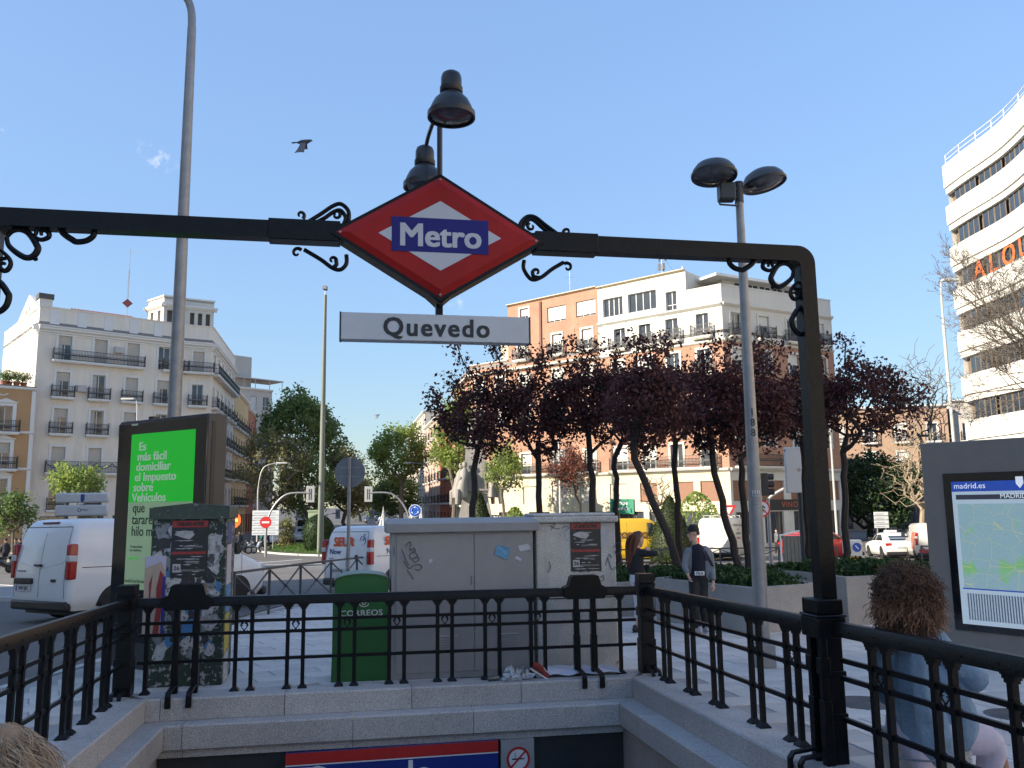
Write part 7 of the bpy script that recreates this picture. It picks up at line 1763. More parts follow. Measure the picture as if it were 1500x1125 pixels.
SUV=[(.28,-2.05,2.05,.80,.2,.25),(.45,-2.18,2.16,.90,.25,.35),(.75,-2.22,2.18,.92,.26,.4),(.95,-2.2,2.0,.92,.26,.4),(1.05,-2.15,1.4,.91,.25,.35),(1.15,-2.1,1.0,.88,.25,.3),(1.4,-1.9,.6,.80,.25,.25),(1.55,-1.7,.35,.73,.2,.2),(1.63,-1.4,.05,.62,.2,.2)]
def vehicle(name,label,cat,lev,x,y,ang,paint,wh=(-1.45,1.52),wr=.33,win='van',plate=None,bump=True,group=None,low=None):
    B=Body(lev); r=empty(name,label=label,cat=cat,group=group); seat_on_ground(r,x,y,ang); top=lev[-1][0]; L0,L1=B.xr(.7),B.xf(.7)
    m=MB(); B.mesh(m); m.build('body',paint,r)
    m=MB()
    for sg in (-1,1):
        for xw in wh:
            pts=[(xw+(wr+.075)*math.cos(t),max(lev[0][0]-.02,wr+(wr+.075)*math.sin(t))) for t in [PI*q/14 for q in range(15)]]
            c=(xw,sg*(B.w(.4)+.006),lev[0][0]); vs=[c]+[(px_,sg*(B.w(z)+.006),z) for px_,z in pts]; m.add(vs,[(0,i+1,i+2) if sg<0 else (0,i+2,i+1) for i in range(14)])
    m.build('wheel_arch',black,r)
    for sg in (-1,1):
        for xw in wh: wheel(r,xw,sg*(B.w(.4)-.085),wr,.22 if wr>.3 else .2)
    belt=1.12/1.97*top if win!='car' else lev[4][0]+.05
    if win=='van':
        zb_,zt=lev[5][0]+.0,lev[7][0]-.02; xfb,xft=B.xf(zb_)-.42,B.xf(zt)-.28
        for sg in (-1,1): m=MB(); B.side(m,sg,(xfb-.85,xfb,zb_),(xfb-.85,xft,zt)); m.build('side_window',vglass,r)
        m=MB(); B.end(m,1,(-B.w(zb_)+.28,B.w(zb_)-.28,zb_+.05),(-B.w(zt)+.25,B.w(zt)-.25,zt)); m.build('windscreen',vglass,r)
        # door seams on the flank and the rear
        for nm,segs in (('door_seam',[(xfb-.9,),(xfb+.28,),(xfb-2.0,)]),):
            for sg in (-1,1):
                for (xs,) in segs: m=MB(); B.side(m,sg,(xs,xs+.012,.45),(xs,xs+.012,zt+.03),e=.0025,n=8); m.build(nm,black,r)
        m=MB(); B.side(m,-1,(L0+.25,xfb-2.0,lev[3][0]+.1),(L0+.25,xfb-2.0,lev[3][0]+.115),e=.0025); m.build('door_seam',black,r)
        m=MB(); B.end(m,-1,(-.006,.006,.5),(-.006,.006,top-.14),e=.003,n=8); m.build('door_seam',black,r)
        m=MB(); w_=B.w(1.0)-.13
        for y_ in (-w_,w_): B.end(m,-1,(y_-.006,y_+.006,.5),(y_*.93-.006,y_*.93+.006,top-.16),e=.003,n=8)
        B.end(m,-1,(-w_*.93,w_*.93,top-.17),(-w_*.93,w_*.93,top-.155),e=.003); m.build('door_outline',black,r)
    else:
        zb_,zt=lev[5][0]+.03,lev[7][0]+.02
        for sg in (-1,1):
            m=MB(); B.side(m,sg,(B.xr(zb_)+.38,-.22,zb_),(B.xr(zt)+.35,-.25,zt)); m.build('side_window',vglass,r); m=MB(); B.side(m,sg,(-.14,B.xf(zb_)-.3,zb_),(-.17,B.xf(zt)-.25,zt)); m.build('side_window',vglass,r)
        for fr,nm in ((1,'windscreen'),(-1,'rear_window')): m=MB(); B.end(m,fr,(-B.w(zb_)+.3,B.w(zb_)-.3,zb_),(-B.w(zt)+.22,B.w(zt)-.22,zt)); m.build(nm,vglass,r)
    # lamps, bumpers, mirrors, plates
    z0=lev[3][0]
    for sg in (-1,1):
        if win=='van': m=MB(); m.cbox((L0+.065,sg*(B.w(1)-.055),z0+.22),(.17,.14,.66 if top<1.9 or top<2.1 else .75)); m.build('tail_light',tail,r,bevel=.03); m=MB(); m.cbox((L0+.063,sg*(B.w(1)-.052),z0+.28),(.175,.142,.13)); m.build('lamp_lens',headl,r.children[-1] if False else r,bevel=.02)
        else: m=MB(); m.cbox((L0+.09,sg*(B.w(.8)-.19),z0+.02),(.2,.32,.16)); m.build('tail_light',tail,r,bevel=.03)
        m=MB(); xh=B.xf(z0-.1); m.cbox((xh-.20,sg*(B.w(.8)-.19),z0-.08),(.36,.26,.2)); m.build('headlight',headl,r,bevel=.06)
        xm=B.xf(lev[5][0])-.45; m=MB(); m.cbox((xm,sg*(B.w(1.1)+.15),lev[5][0]+.13),(.12,.2,.26 if win=='van' else .15)); m.bar((xm,sg*(B.w(1.1)-.03),lev[5][0]+.05),(xm,sg*(B.w(1.1)+.1),lev[5][0]+.08),.05); m.build('mirror',black,r,bevel=.025)
    if bump:
        for fr in (-1,1):
            m=MB(); x_=L0-.03 if fr<0 else L1-.10; m.cbox((x_+(.09 if fr<0 else 0),0,lev[0][0]+.09),(.15,B.w(.5)*2-.06,.20)); m.build('bumper',black,r,bevel=.05)
    m=MB(); m.cbox((0,0,lev[0][0]-.03),(L1-L0-.5,B.w(.4)*2-.25,.12)); m.build('underbody',black,r)
    if plate:
        pb=empty('number_plate',(B.xr(plate[2])-.012,plate[1],plate[2])); pb.parent=r
        m=MB(); m.box(-.006,-.26,-.055,.0,.26,.055); m.build('plate',plate_w,pb); m=MB(); m.box(-.0075,.215,-.053,-.0062,.258,.053); m.build('plate_strip',plate_b,pb)
        text(plate[0],.10,black,pb,FACE((-.008,-.015,0),-PI/2),ext=.0006,bold=.002,xs=.9)
    return r,B
hv=math.atan2(.854,.52); R0=Vector((-9.42,18.2)); hd=Vector((math.cos(hv),math.sin(hv))); lf=Vector((-hd.y,hd.x)); c=R0+hd*2.72+lf*1.08
v1,B1=vehicle('delivery_van','big plain white panel van parked on the left, its rear doors facing us','van',VAN,c.x,c.y,hv,vwhite,plate=('9454 JRC',.50,.66))
v1.scale=(1.13,1.13,1.14)
m=MB(); B1.end(m,-1,(.38,.84,.74),(.38,.84,.84),e=.02); m.cbox((-2.49,.5,.80),(.05,.62,.11)); m.build('plate_recess',black,v1,bevel=.02)
m=MB(); m.cbox((-2.49,.03,1.10),(.05,.24,.035)); m.build('handle',black,v1,bevel=.01); m=MB(); m.cbox((-2.485,-.5,.82),(.02,.16,.055)); m.build('lock_badge',black,v1,bevel=.01)
m=MB(); m.cbox((-2.30,0,1.90),(.06,.55,.035)); m.build('brake_light',M('brake_light_dark',(.2,.01,.01),rough=.3),v1,bevel=.01)
for P in ([(-.80,1.22),(-.72,1.15),(-.3,1.08),(0,1.07)],[(.80,1.22),(.72,1.15),(.3,1.08),(0,1.07)]): m=MB(); m.tube([(B1.xr(z)-.001,y,z) for y,z in P],.008,5); m.build('pressed_line',vwhite,v1)
text('TRANSPORT',.055,black,v1,FACE((-2.482,.60,.98),-PI/2),ext=.001); 
hs_=rad(57); hd=Vector((math.cos(hs_),math.sin(hs_))); lf=Vector((-hd.y,hd.x)); R0=gnd(543,866); c=Vector((R0.x,R0.y))+hd*2.38+lf*.98
v2,B2=vehicle('delivery_van','white parcel van with big orange SEUR lettering behind the crossed-bar fence','van',KAN,c.x,c.y,hs_,vwhite,wh=(-1.25,1.38),wr=.31,plate=('5616 KVN',.30,.62))
v2.scale=(1.13,1.13,1.14)
org=M('seur_orange',(.75,.09,.02),rough=.4); nav=M('now_blue',(.03,.08,.25),rough=.4)
z1=1.38; t1=text('SEUR',.33,org,v2,FACE((B2.xr(z1)-.030,.13,z1),-PI/2,0),bold=.016,ext=.002,shear=.12); text('Now',.21,nav,v2,FACE((B2.xr(1.12)-.012,.42,1.12),-PI/2),ext=.002,bold=.003)
m=MB(); cz=1.42; m.tube([(B2.xr(cz)-.012,-.56+.10*math.cos(t),cz+.12*math.sin(t)) for t in [2*PI*q/20 for q in range(17)]],.010,5); m.bar((B2.xr(cz)-.012,-.56,cz),(B2.xr(cz)-.012,-.62,cz+.07),.016); m.bar((B2.xr(cz)-.02,-.6,cz+.14),(B2.xr(cz)-.02,-.66,cz+.17),.02); m.build('stopwatch_emblem',nav,v2)
text('SEUR',.33,org,v2,FACE((-1.2,-(B2.w(1.38)+.025),1.40),0),bold=.016,ext=.002,shear=.12); text('Now',.22,nav,v2,FACE((-1.3,-(B2.w(1.15)+.012),1.12),0),ext=.002,bold=.003)
m=MB(); m.lathe([(0,0),(.07,0),(.07,.004)],(B2.xr(.98)-.008,-.38,.98),16,Matrix.Rotation(-PI/2,3,'Y')); m.build('maker_badge',M('badge_dark',(.03,.03,.04),rough=.3),v2); text('predict\n  food',.06,nav,v2,FACE((B2.xr(.9)-.01,.55,.92),-PI/2),ext=.001)
def R_(lab,nm,lev,px,Y,ang,paint,**k):
    g=gat(px,Y); return vehicle(nm,lab,k.pop('cat','van'),lev,g.x,g.y,ang,paint,**k)
yel=paintm('courier_yellow',(.68,.42,.015))
v3,B3=R_('bright yellow courier van behind the woman in black, facing right','courier_van',HIV,925,47,rad(8),yel,wh=(-1.7,1.75),wr=.34)
text('CORREO',.45,M('courier_lettering',(.12,.05,.02)),v3,FACE((-.2,-1.03,1.5),0),bold=.02,ext=.002)
v4,B4=R_('old white high roof van with a ladder on top, behind the man in the cap','high_roof_van',HIV,1066,51,rad(62),paintm('old_van_white',(.66,.63,.56)),wh=(-1.7,1.75),wr=.34,plate=('2815 BWR',.3,.75))
m=MB()
for y_ in (-.45,-.15): m.bar((-2.4,y_,2.62),(.9,y_,2.62),.05)
for k in range(11): m.bar((-2.3+k*.3,-.45,2.62),(-2.3+k*.3,-.15,2.62),.035)
for x_ in (-2.1,-.8,.4): m.bar((x_,-.75,2.42),(x_,-.75,2.55),.05); m.bar((x_,.75,2.42),(x_,.75,2.55),.05); m.bar((x_,-.78,2.56),(x_,.78,2.56),.045)
ladder=m.build('roof_rack',galv,v4)
for i,s_ in enumerate(('FONTANERIA  CALEFACCION','GAS','ELECTRICIDAD','REFORMAS')): text(s_,.17,redm if i%2 else M('van_letters',(.05,.05,.06)),v4,FACE((-1.3,-1.02,2.0-.24*i),0),ext=.002)
v5,B5=R_('white taxi seen from behind on the right, its roof sign up','taxi',SED,1305,51,rad(82),paintm('taxi_white',(.70,.69,.66)),win='car',wh=(-1.35,1.38),wr=.32,plate=('4471 JKB',0,.62),cat='taxi')
m=MB(); m.cbox((-.3,0,1.53),(.2,.7,.13)); m.build('roof_sign',white,v5,bevel=.03); m=MB(); m.cbox((-.6,-.02,1.46),(.1,.3,.04)); m.build('brake_light',tail,v5)
v6,B6=R_('white and red van with a printed picture, its side door open, beside the taxi','van',VAN,1363,47,rad(72),paintm('printed_van_white',(.66,.62,.55)),plate=('1937 GHT',0,.75))
ro=M('van_orange_print',(.60,.12,.05),rough=.4,var=.3,scale=4,dirt=((.6,.35,.2),3,.55))
m=MB(); B6.end(m,-1,(-.85,.85,.42),(-.85,.85,.62),e=.006); m.build('red_band',redm,v6); m=MB(); 
pts=[(-.42+.34*math.cos(t),1.38+.36*math.sin(t)) for t in [2*PI*q/16 for q in range(16)]]; m.add([(B6.xr(1.38)-.02,-.42,1.38)]+[(B6.xr(z)-.012,y,z) for y,z in pts],[(0,i+1,(i+1)%16+1) for i in range(16)]); m.build('printed_picture',ro,v6)
m=MB(); B6.side(m,1,(-2.2,-.6,.6),(-2.2,-.9,1.5),e=.005); m.build('printed_picture',ro,v6); m=MB(); B6.side(m,-1,(-.6,.5,.45),(-.6,.45,1.75),e=.006); m.build('open_doorway',black,v6)
R_('red car partly hidden by the portal post','car',SUV,1205,47,rad(20),paintm('car_red',(.38,.02,.018)),win='car',wh=(-1.3,1.35),wr=.33,cat='car')
R_('white car parked behind the thin young tree at the avenue entrance','car',SED,402,86,rad(-82),paintm('taxi_white'),win='car',wh=(-1.35,1.38),wr=.32,cat='car')
R_('blue car beside the white one at the avenue entrance','car',SED,426,90,rad(-80),paintm('car_blue',(.03,.12,.25)),win='car',wh=(-1.35,1.38),wr=.32,cat='car')
R_('silver car coming down the avenue in front of the box truck','car',SUV,444,88,rad(-80),paintm('car_silver',(.35,.37,.4)),win='car',wh=(-1.3,1.35),wr=.33,cat='car')
farcars=[(547,240,'tiny sunlit white car far down the avenue',(.6,.6,.58)),(553,215,'tiny pale car far down the avenue behind the orange lettered van',(.4,.4,.4)),(540,190,'tiny dark car far down the avenue left of the closed parasol',(.06,.06,.07)),(560,180,'tiny white car in the middle of the avenue below the far green tree',(.6,.6,.6))]
for x,Y,lab,c in farcars: R_(lab,'car',SED,x,Y,rad(-80),paintm('paint_%d'%Y,c),win='car',wh=(-1.35,1.38),wr=.32,cat='car',group='cars far down the avenue')
# box truck
g=gat(448,100); tk=empty('box_truck',label='grey box truck coming down the left side of the avenue',cat='truck'); seat_on_ground(tk,g.x,g.y,rad(-80)); TB=Body([(.5,-1.0,3.0,1.0,.1,.2),(.9,-1.0,3.1,1.05,.1,.25),(1.5,-1.0,3.05,1.05,.1,.25),(2.3,-1.0,2.7,1.0,.1,.25),(2.45,-1.0,2.5,.95,.1,.25)])
m=MB(); TB.mesh(m); m.build('cab',paintm('truck_white',(.5,.5,.5)),tk); m=MB(); m.box(-4.5,-1.15,.8,.9,1.15,3.4); m.build('box_body',M('truck_box',(.36,.34,.36),rough=.5,var=.06),tk,bevel=.03); m=MB(); TB.end(m,1,(-.8,.8,1.5),(-.75,.75,2.2)); m.build('windscreen',vglass,tk)
for x_ in (-3.2,2.1):
    for sg in (-1,1): wheel(tk,x_,sg*.9,.42,.26)
for sg in (-1,1): m=MB(); m.cbox((3.03,sg*.75,.95),(.12,.3,.2)); m.build('headlight',headl,tk)
# motorbikes
def motorbike(label,px,Y,ang,colr,seed):
    g=gat(px,Y); r=empty('motorbike',label=label,cat='motorbike',group='motorbikes parked at the kerb'); seat_on_ground(r,g.x,g.y,ang); R=Matrix.Rotation(PI/2,3,'X')
    for x_ in (-.62,.62):
        w_=empty('wheel',(x_,0,.29)); w_.parent=r; m=MB(); m.tube([(.24*math.cos(t),0,.24*math.sin(t)) for t in [2*PI*q/18 for q in range(18)]],.055,6,closed=True); m.build('tyre',rubber,w_); m=MB(); m.lathe([(0,-.03),(.2,-.02),(.2,.02),(0,.03)],(0,0,0),12,R); m.build('rim',rimm,w_)
    m=MB(); m.tube([(-.75,0,.62),(-.4,0,.6),(-.1,0,.45),(.1,0,.40),(.3,0,.5),(.45,0,.85)],[.10,.17,.16,.12,.14,.11],8); m.build('fairing',paintm('moto_%d'%seed,colr),r)
    m=MB(); m.tube([(-.8,0,.78),(-.5,0,.80),(-.1,0,.74)],[.09,.13,.09],8,flat=.6); m.build('seat',black,r)
    m=MB(); m.tube([(.62,0,.29),(.45,0,.95)],.035,6); m.tube([(.42,-.33,1.0),(.47,0,.97),(.42,.33,1.0)],.02,6); m.bar((.42,-.3,1.0),(.40,-.3,1.15),.012); m.bar((.42,.3,1.0),(.40,.3,1.15),.012); m.build('fork',galv,r)
    m=MB(); m.grid(lambda u,v:(.52-.12*v,-.2+.4*u,1.0+.35*v),2,3); m.build('windshield',vglass,r); m=MB(); m.cbox((.55,0,.85),(.1,.16,.14)); m.build('headlight',headl,r,bevel=.03)
for i,(px,Y,a,c_,lab) in enumerate(((352,68,.4,(.02,.02,.02),'black scooter furthest left of the row beyond the green cabinet'),(360,68.5,.5,(.1,.11,.12),'dark grey scooter second in the row beyond the green cabinet'),(372,70,.4,(.45,.5,.55),'pale scooter at the right end of the row by the roundabout'),(381,71,.5,(.03,.03,.03),'black scooter nearest the no entry pole'),(8,44,1.2,(.03,.03,.035),'black motorbike at the left edge under the dark young tree'),(28,45,1.3,(.2,.2,.2),'grey motorbike near the white van, left edge'))): motorbike(lab,px,Y,a,c_,i)
# ================================================================= PEOPLE
skin=M('skin',(.56,.35,.26),rough=.5,var=.06); skin2=M('skin_tan',(.30,.16,.10),rough=.5,var=.06)
def fuse(name,tubes,mat,parent,vox=.012,smooth=3,mats=None):
    """limbs and trunk grown together into one continuous surface"""
    mb=MB()
    for t in tubes:
        pts=bez(t[0],4) if len(t[0])>2 and not (len(t)>3 and t[3]=='raw') else [Vector(p) for p in t[0]]
        r=t[1]; n0=len(t[0]); rs=[]
        for i in range(len(pts)):
            f=i/(len(pts)-1)*(n0-1); k=min(int(f),n0-2); rs.append(r[k]+(r[k+1]-r[k])*(f-k))
        # rounded ends
        a=(pts[0]-pts[1]).normalized(); b=(pts[-1]-pts[-2]).normalized()
        P=[pts[0]+a*rs[0]*.9,pts[0]+a*rs[0]*.6]+pts+[pts[-1]+b*rs[-1]*.6,pts[-1]+b*rs[-1]*.9]; RS=[rs[0]*.3,rs[0]*.8]+rs+[rs[-1]*.8,rs[-1]*.3]
        mb.tube(P,RS,12,flat=t[2] if len(t)>2 else 1.0)
    me=mb.mesh(name,mat); o=bpy.data.objects.new('t',me); COL.objects.link(o)
    r=o.modifiers.new('r','REMESH'); r.mode='VOXEL'; r.voxel_size=vox; r.use_smooth_shade=True
    if smooth: s=o.modifiers.new('s','SMOOTH'); s.iterations=smooth; s.factor=.5
    dg=bpy.context.evaluated_depsgraph_get(); dg.update(); me2=bpy.data.meshes.new_from_object(o.evaluated_get(dg)); bpy.data.objects.remove(o); bpy.data.meshes.remove(me)
    me2.name=name; me2.materials.clear(); me2.materials.append(mat); me2.polygons.foreach_set('use_smooth',[True]*len(me2.polygons))
    q=bpy.data.objects.new(name,me2); COL.objects.link(q); q.parent=parent; return q
def head_tubes(c,yaw,pitch=0,s=1.0):
    """skull, jaw, nose and ears around the head centre; face towards +y before the turn"""
    R=Euler((pitch,0,yaw)).to_matrix(); c=Vector(c); f=lambda x,y,z:c+R@Vector((x*s,y*s,z*s))
    T=[([f(0,-.02,.02),f(0,.0,.05),f(0,.02,.03)],[.082*s,.088*s,.078*s],1.0),([f(0,.0,-.01),f(0,.035,-.055),f(0,.055,-.085)],[.072*s,.056*s,.036*s],1.0),
       ([f(0,.088,.02),f(0,.108,-.012),f(0,.1,-.022)],[.010*s,.016*s,.013*s],1.0),([f(0,.085,.045),f(0,.088,.04)],[.02*s,.02*s],1.0),
       ([f(0,.088,-.048),f(0,.092,-.05)],[.016*s,.016*s],1.0),
       ([f(-.078,.0,.01),f(-.086,-.006,-.02)],[.016*s,.012*s],1.0),([f(.078,.0,.01),f(.086,-.006,-.02)],[.016*s,.012*s],1.0)]
    return T,f
def face_bits(root,f,lip=(.3,.12,.1)):
    for sx in (-1,1):
        m=MB(); p=f(sx*.031,.076,.022); m.lathe([(0,-.012),(.009,-.008),(.012,0),(.009,.008),(0,.012)],p,8); m.build('eye',M('eye_dark',(.04,.03,.03),rough=.2),root)
        m=MB(); m.tube([f(sx*.015,.088,.042),f(sx*.032,.087,.048),f(sx*.048,.076,.042)],.0045,5); m.build('eyebrow',M('brow_dark',(.04,.025,.02)),root)
    m=MB(); m.tube([f(-.022,.090,-.05),f(0,.098,-.048),f(.022,.090,-.05)],.005,5); m.build('mouth',M('lips',lip),root)
def hand_tubes(w,d,side,up,s=1.0,curl=.6):
    """palm and five fingers from wrist w, pointing d, thumb towards side"""
    w=Vector(w); d=Vector(d).normalized(); side=Vector(side); side=(side-d*side.dot(d)).normalized(); n=d.cross(side).normalized()*(1 if up else -1)
    T=[([w,w+d*.04*s,w+d*.085*s],[.022*s,.036*s,.036*s],.55)]
    for k,(o,L) in enumerate(((.030,.070),(.010,.080),(-.011,.074),(-.031,.058))):
        b=w+d*.082*s+side*o*s; p1=b+d*L*.45*s; p2=p1+(d*math.cos(curl)+n*math.sin(curl))*L*.32*s; p3=p2+(d*math.cos(curl*1.9)+n*math.sin(curl*1.9))*L*.3*s
        T.append(([b-d*.01,p1,p2,p3],[.0095*s,.009*s,.0085*s,.007*s],1.0,'raw'))
    b=w+d*.03*s+side*.03*s; T.append(([b,b+(d*.6+side*.6)*.035*s,b+(d*.95+side*.6+n*.3)*.055*s],[.013*s,.011*s,.009*s],1.0,'raw')); return T
def V3(*a): return Vector(a)
# --- man in the cap, leaning on the planter, looking left at the woman
P_=gnd(1020,929); man=empty('person',P_+Vector((0.05,0,0)),label='man in a black cap and grey-blue track jacket leaning against the planter',cat='person')
# local: x to picture right, y away from us
hc=V3(.01,.20,1.66); T,f=head_tubes(hc,rad(104),-.08)
T+= [([V3(.06,.21,1.40),V3(.045,.21,1.48),V3(.02,.205,1.58)],[.062,.055,.052])]
T+= [([V3(.08,.24,.96),V3(.09,.23,1.15),V3(.09,.22,1.33)],[.12,.125,.13],1.0)]
lw_=V3(.30,.10,.84); T+=[([V3(.25,.22,1.36),V3(.30,.20,1.10),lw_],[.045,.038,.026])]; T+=hand_tubes(lw_,(-.02,-.08,-1),(-.6,-.5,0),True,1.0,.45)
rw=V3(-.14,.05,.98); T+=[([V3(-.10,.22,1.36),V3(-.16,.16,1.12),rw],[.045,.038,.026])]; T+=hand_tubes(rw,(.35,.1,-1),(.2,-1,0),False,1.0,.9)
T+=[([V3(0,.22,.92),V3(-.05,.02,.50),V3(-.03,-.02,.10)],[.08,.055,.038]),([V3(.16,.24,.92),V3(.10,.08,.50),V3(.13,.10,.10)],[.08,.055,.038])]
bd=fuse('body',T,skin,man,.011,2); face_bits(man,f)
bt=M('black_cloth',(.014,.014,.017),rough=.85,var=.3,scale=12,bump=.3,bscale=25)
fuse('trousers',[([V3(.08,.24,1.0),V3(.08,.24,.90)],[.15,.155]),([V3(0.0,.22,.92),V3(-.05,.03,.52),V3(-.03,-.01,.14)],[.105,.078,.062]),([V3(.15,.24,.92),V3(.11,.09,.50),V3(.13,.10,.12)],[.105,.078,.062])],bt,man,.014,3)
fuse('t_shirt',[([V3(.07,.22,.97),V3(.08,.215,1.2),V3(.075,.21,1.38)],[.138,.140,.125]),([V3(.06,.20,1.42),V3(.05,.20,1.45)],[.072,.062])],M('navy_cloth',(.012,.014,.025),rough=.9,bump=.2),man,.013,3)
jg=M('track_jacket_grey_blue',(.17,.185,.215),rough=.75,var=.15,scale=8,bump=.35,bscale=18); jn=M('track_jacket_navy',(.02,.022,.04),rough=.75,bump=.3)
fuse('jacket',[([V3(.20,.25,.93),V3(.22,.235,1.15),V3(.20,.23,1.37)],[.105,.115,.095]),([V3(-.045,.26,.98),V3(-.055,.24,1.15),V3(-.04,.23,1.36)],[.075,.085,.08]),([V3(.08,.33,.95),V3(.09,.31,1.2),V3(.08,.27,1.40)],[.10,.11,.09]),
  ([V3(.235,.23,1.38),V3(.29,.215,1.30),V3(.31,.20,1.10),V3(.305,.115,.90)],[.062,.064,.055,.046]),([V3(-.08,.23,1.38),V3(-.125,.20,1.28),V3(-.17,.15,1.12),V3(-.15,.07,1.03)],[.06,.062,.053,.044]),([V3(.0,.235,1.44),V3(.07,.27,1.46),V3(.13,.23,1.44)],[.035,.045,.035])],jg,man,.013,3)
fuse('jacket_panel',[([V3(.19,.135,1.36),V3(.26,.13,1.22),V3(.31,.125,1.12)],[.026,.028,.02]),([V3(.10,.13,1.43),V3(.16,.12,1.34),V3(.20,.125,1.22)],[.018,.026,.02])],jn,man,.011,2)
m=MB(); m.cbox((.06,.055,1.0),(.17,.012,.07)); m.build('waistband',wlet,man,bevel=.01); text('FILA',.065,M('crest_dark'),man,FACE((.06,.047,1.0)),ext=.001,bold=.002)
capm=M('cap_black',(.018,.017,.016),rough=.8,bump=.2); R=Euler((-.08,0,rad(104))).to_matrix()
m=MB(); m.lathe([(.101,0),(.104,.03),(.098,.065),(.075,.1),(.04,.12),(0,.125)],hc+R@V3(0,-.01,.045),20,R); cp_=m.build('cap',capm,man); m=MB(); m.grid(lambda u,v:hc+R@V3(math.sin((u-.5)*2.2)*.09*(1-.25*v),.07+math.cos((u-.5)*2.2)*(.02+.085*v),.052-.02*v),8,4); m.grid(lambda u,v:hc+R@V3(math.sin((u-.5)*2.2)*.09*(1-.25*v),.07+math.cos((u-.5)*2.2)*(.02+.085*v),.046-.02*v),8,4); m.build('peak',capm,cp_)
m=MB(); m.lathe([(.093,-.045),(.096,0),(.09,.02)],hc+R@V3(0,-.02,.03),18,R,a0=PI*1.05,a1=PI*1.95); m.build('hair',M('hair_dark',(.02,.014,.01),rough=.7),man)
def shoe(root,p,yaw,mat,sole,L=.27):
    R=Matrix.Rotation(yaw,3,'Z'); p=Vector(p); g=lambda x,y,z:p+R@V3(x,y,z)
    fuse('shoe',[([g(0,-.07,.06),g(0,.02,.055),g(0,.13,.04)],[.045,.045,.036]),([g(0,-.06,.10),g(0,-.05,.05)],[.042,.046])],mat,root,.009,2); m=MB(); m.tube([g(0,-.11,.012),g(0,-.03,.012),g(0,.06,.012),g(0,.15,.014),g(0,.18,.018)],[.036,.045,.045,.044,.02],10,flat=.35); m.build('shoe_sole',sole,root)
shoe(man,(-.03,-.02,0),rad(30),M('sneaker_grey',(.35,.35,.38)),M('rubber_white')); shoe(man,(.13,.10,0),rad(15),M('sneaker_grey'),M('rubber_white'))
# --- woman in black with long auburn hair
P_=gnd(938,926); wo=empty('person',P_,label='woman with long auburn hair in a black top and white trousers raising her arm',cat='person')
hc=V3(.02,.0,1.56); T,f=head_tubes(hc,rad(-62),-.05,.95)
T+=[([V3(-.0,-.0,1.34),V3(0,0,1.46)],[.05,.046]),([V3(-.02,0,.95),V3(-.02,0,1.1),V3(-.01,0,1.28)],[.115,.10,.11])]
rw=V3(.20,-.14,1.37); T+=[([V3(.10,-.08,1.32),V3(.28,-.16,1.34),rw],[.04,.034,.024])]; T+=hand_tubes(rw,(-.6,.3,.5),(0,.2,1),True,.9,.8)
lw_=V3(.24,.02,1.13); T+=[([V3(-.08,.12,1.32),V3(.02,.12,1.08),lw_],[.04,.034,.024])]; T+=hand_tubes(lw_,(1,.0,.25),(0,-1,.3),False,.9,.8)
T+=[([V3(-.04,-.06,.86),V3(-.03,-.05,.46),V3(-.05,-.05,.08)],[.08,.052,.034]),([V3(.01,.08,.86),V3(.03,.09,.46),V3(.02,.08,.08)],[.08,.052,.034])]
fuse('body',T,skin,wo,.011,2); face_bits(wo,f,(.35,.1,.1))
wj=M('white_jeans',(.50,.50,.54),rough=.8,var=.08,bump=.25,bscale=15)
fuse('trousers',[([V3(-.02,.0,.99),V3(-.02,.01,.88)],[.128,.142]),([V3(-.04,-.06,.88),V3(-.03,-.05,.50),V3(-.05,-.05,.27)],[.098,.07,.056]),([V3(.01,.07,.88),V3(.03,.09,.50),V3(.02,.08,.27)],[.098,.07,.056])],wj,wo,.013,3)
fuse('top',[([V3(-.02,0,1.0),V3(-.03,0,1.14),V3(-.02,0,1.32)],[.132,.128,.125]),([V3(-.01,0,1.38),V3(0,0,1.41)],[.075,.055]),([V3(.06,-.07,1.34),V3(.17,-.13,1.345),V3(.285,-.165,1.345)],[.068,.06,.052]),([V3(.285,-.165,1.345),V3(.24,-.15,1.36)],[.052,.04]),([V3(-.06,.1,1.33),V3(-.02,.13,1.18),V3(.03,.12,1.07),V3(.18,.04,1.11)],[.065,.06,.055,.042]),([V3(-.15,.0,1.18),V3(-.14,0,1.05)],[.05,.055])],bt,wo,.013,3)
hairm=M('auburn_hair',(.11,.038,.018),rough=.5,var=.45,scale=25)
fuse('hair',[([V3(.03,.01,1.66),V3(-.03,.02,1.62),V3(-.08,.02,1.5),V3(-.12,.0,1.36),V3(-.13,-.02,1.22),V3(-.12,-.02,1.14)],[.075,.095,.095,.085,.065,.03]),([V3(.03,-.03,1.66),V3(-.02,-.07,1.58),V3(-.06,-.08,1.46),V3(-.09,-.08,1.3)],[.06,.055,.045,.025]),([V3(.03,.05,1.66),V3(-.0,.09,1.58),V3(-.05,.09,1.42)],[.055,.05,.03])],hairm,wo,.012,2)
rnh=random.Random(3); m=MB()
for k in range(150):
    a=rnh.uniform(-1.2,1.2); s_=Vector((-.02+rnh.gauss(0,.03),.02+.08*math.sin(a),1.66+.02*math.cos(a))); e=V3(-.14+rnh.gauss(0,.03),.0+.06*math.sin(a)+rnh.gauss(0,.015),1.12+rnh.uniform(-.04,.12)); mid=s_.lerp(e,.45)+V3(-.075-.02*math.cos(a),.06*math.sin(a),.0)
    m.tube(bez([s_,s_.lerp(mid,.4)+V3(-.03,.03*math.sin(a),.03),mid,e],4),[.004]*13,3)
o=m.build('hair_strands',hairm,wo); o['kind']='stuff'
sb_=M('shoe_black',(.02,.02,.02),rough=.5); shoe(wo,(-.05,-.05,0),rad(-60),sb_,sb_); shoe(wo,(.02,.08,0),rad(-50),sb_,sb_)
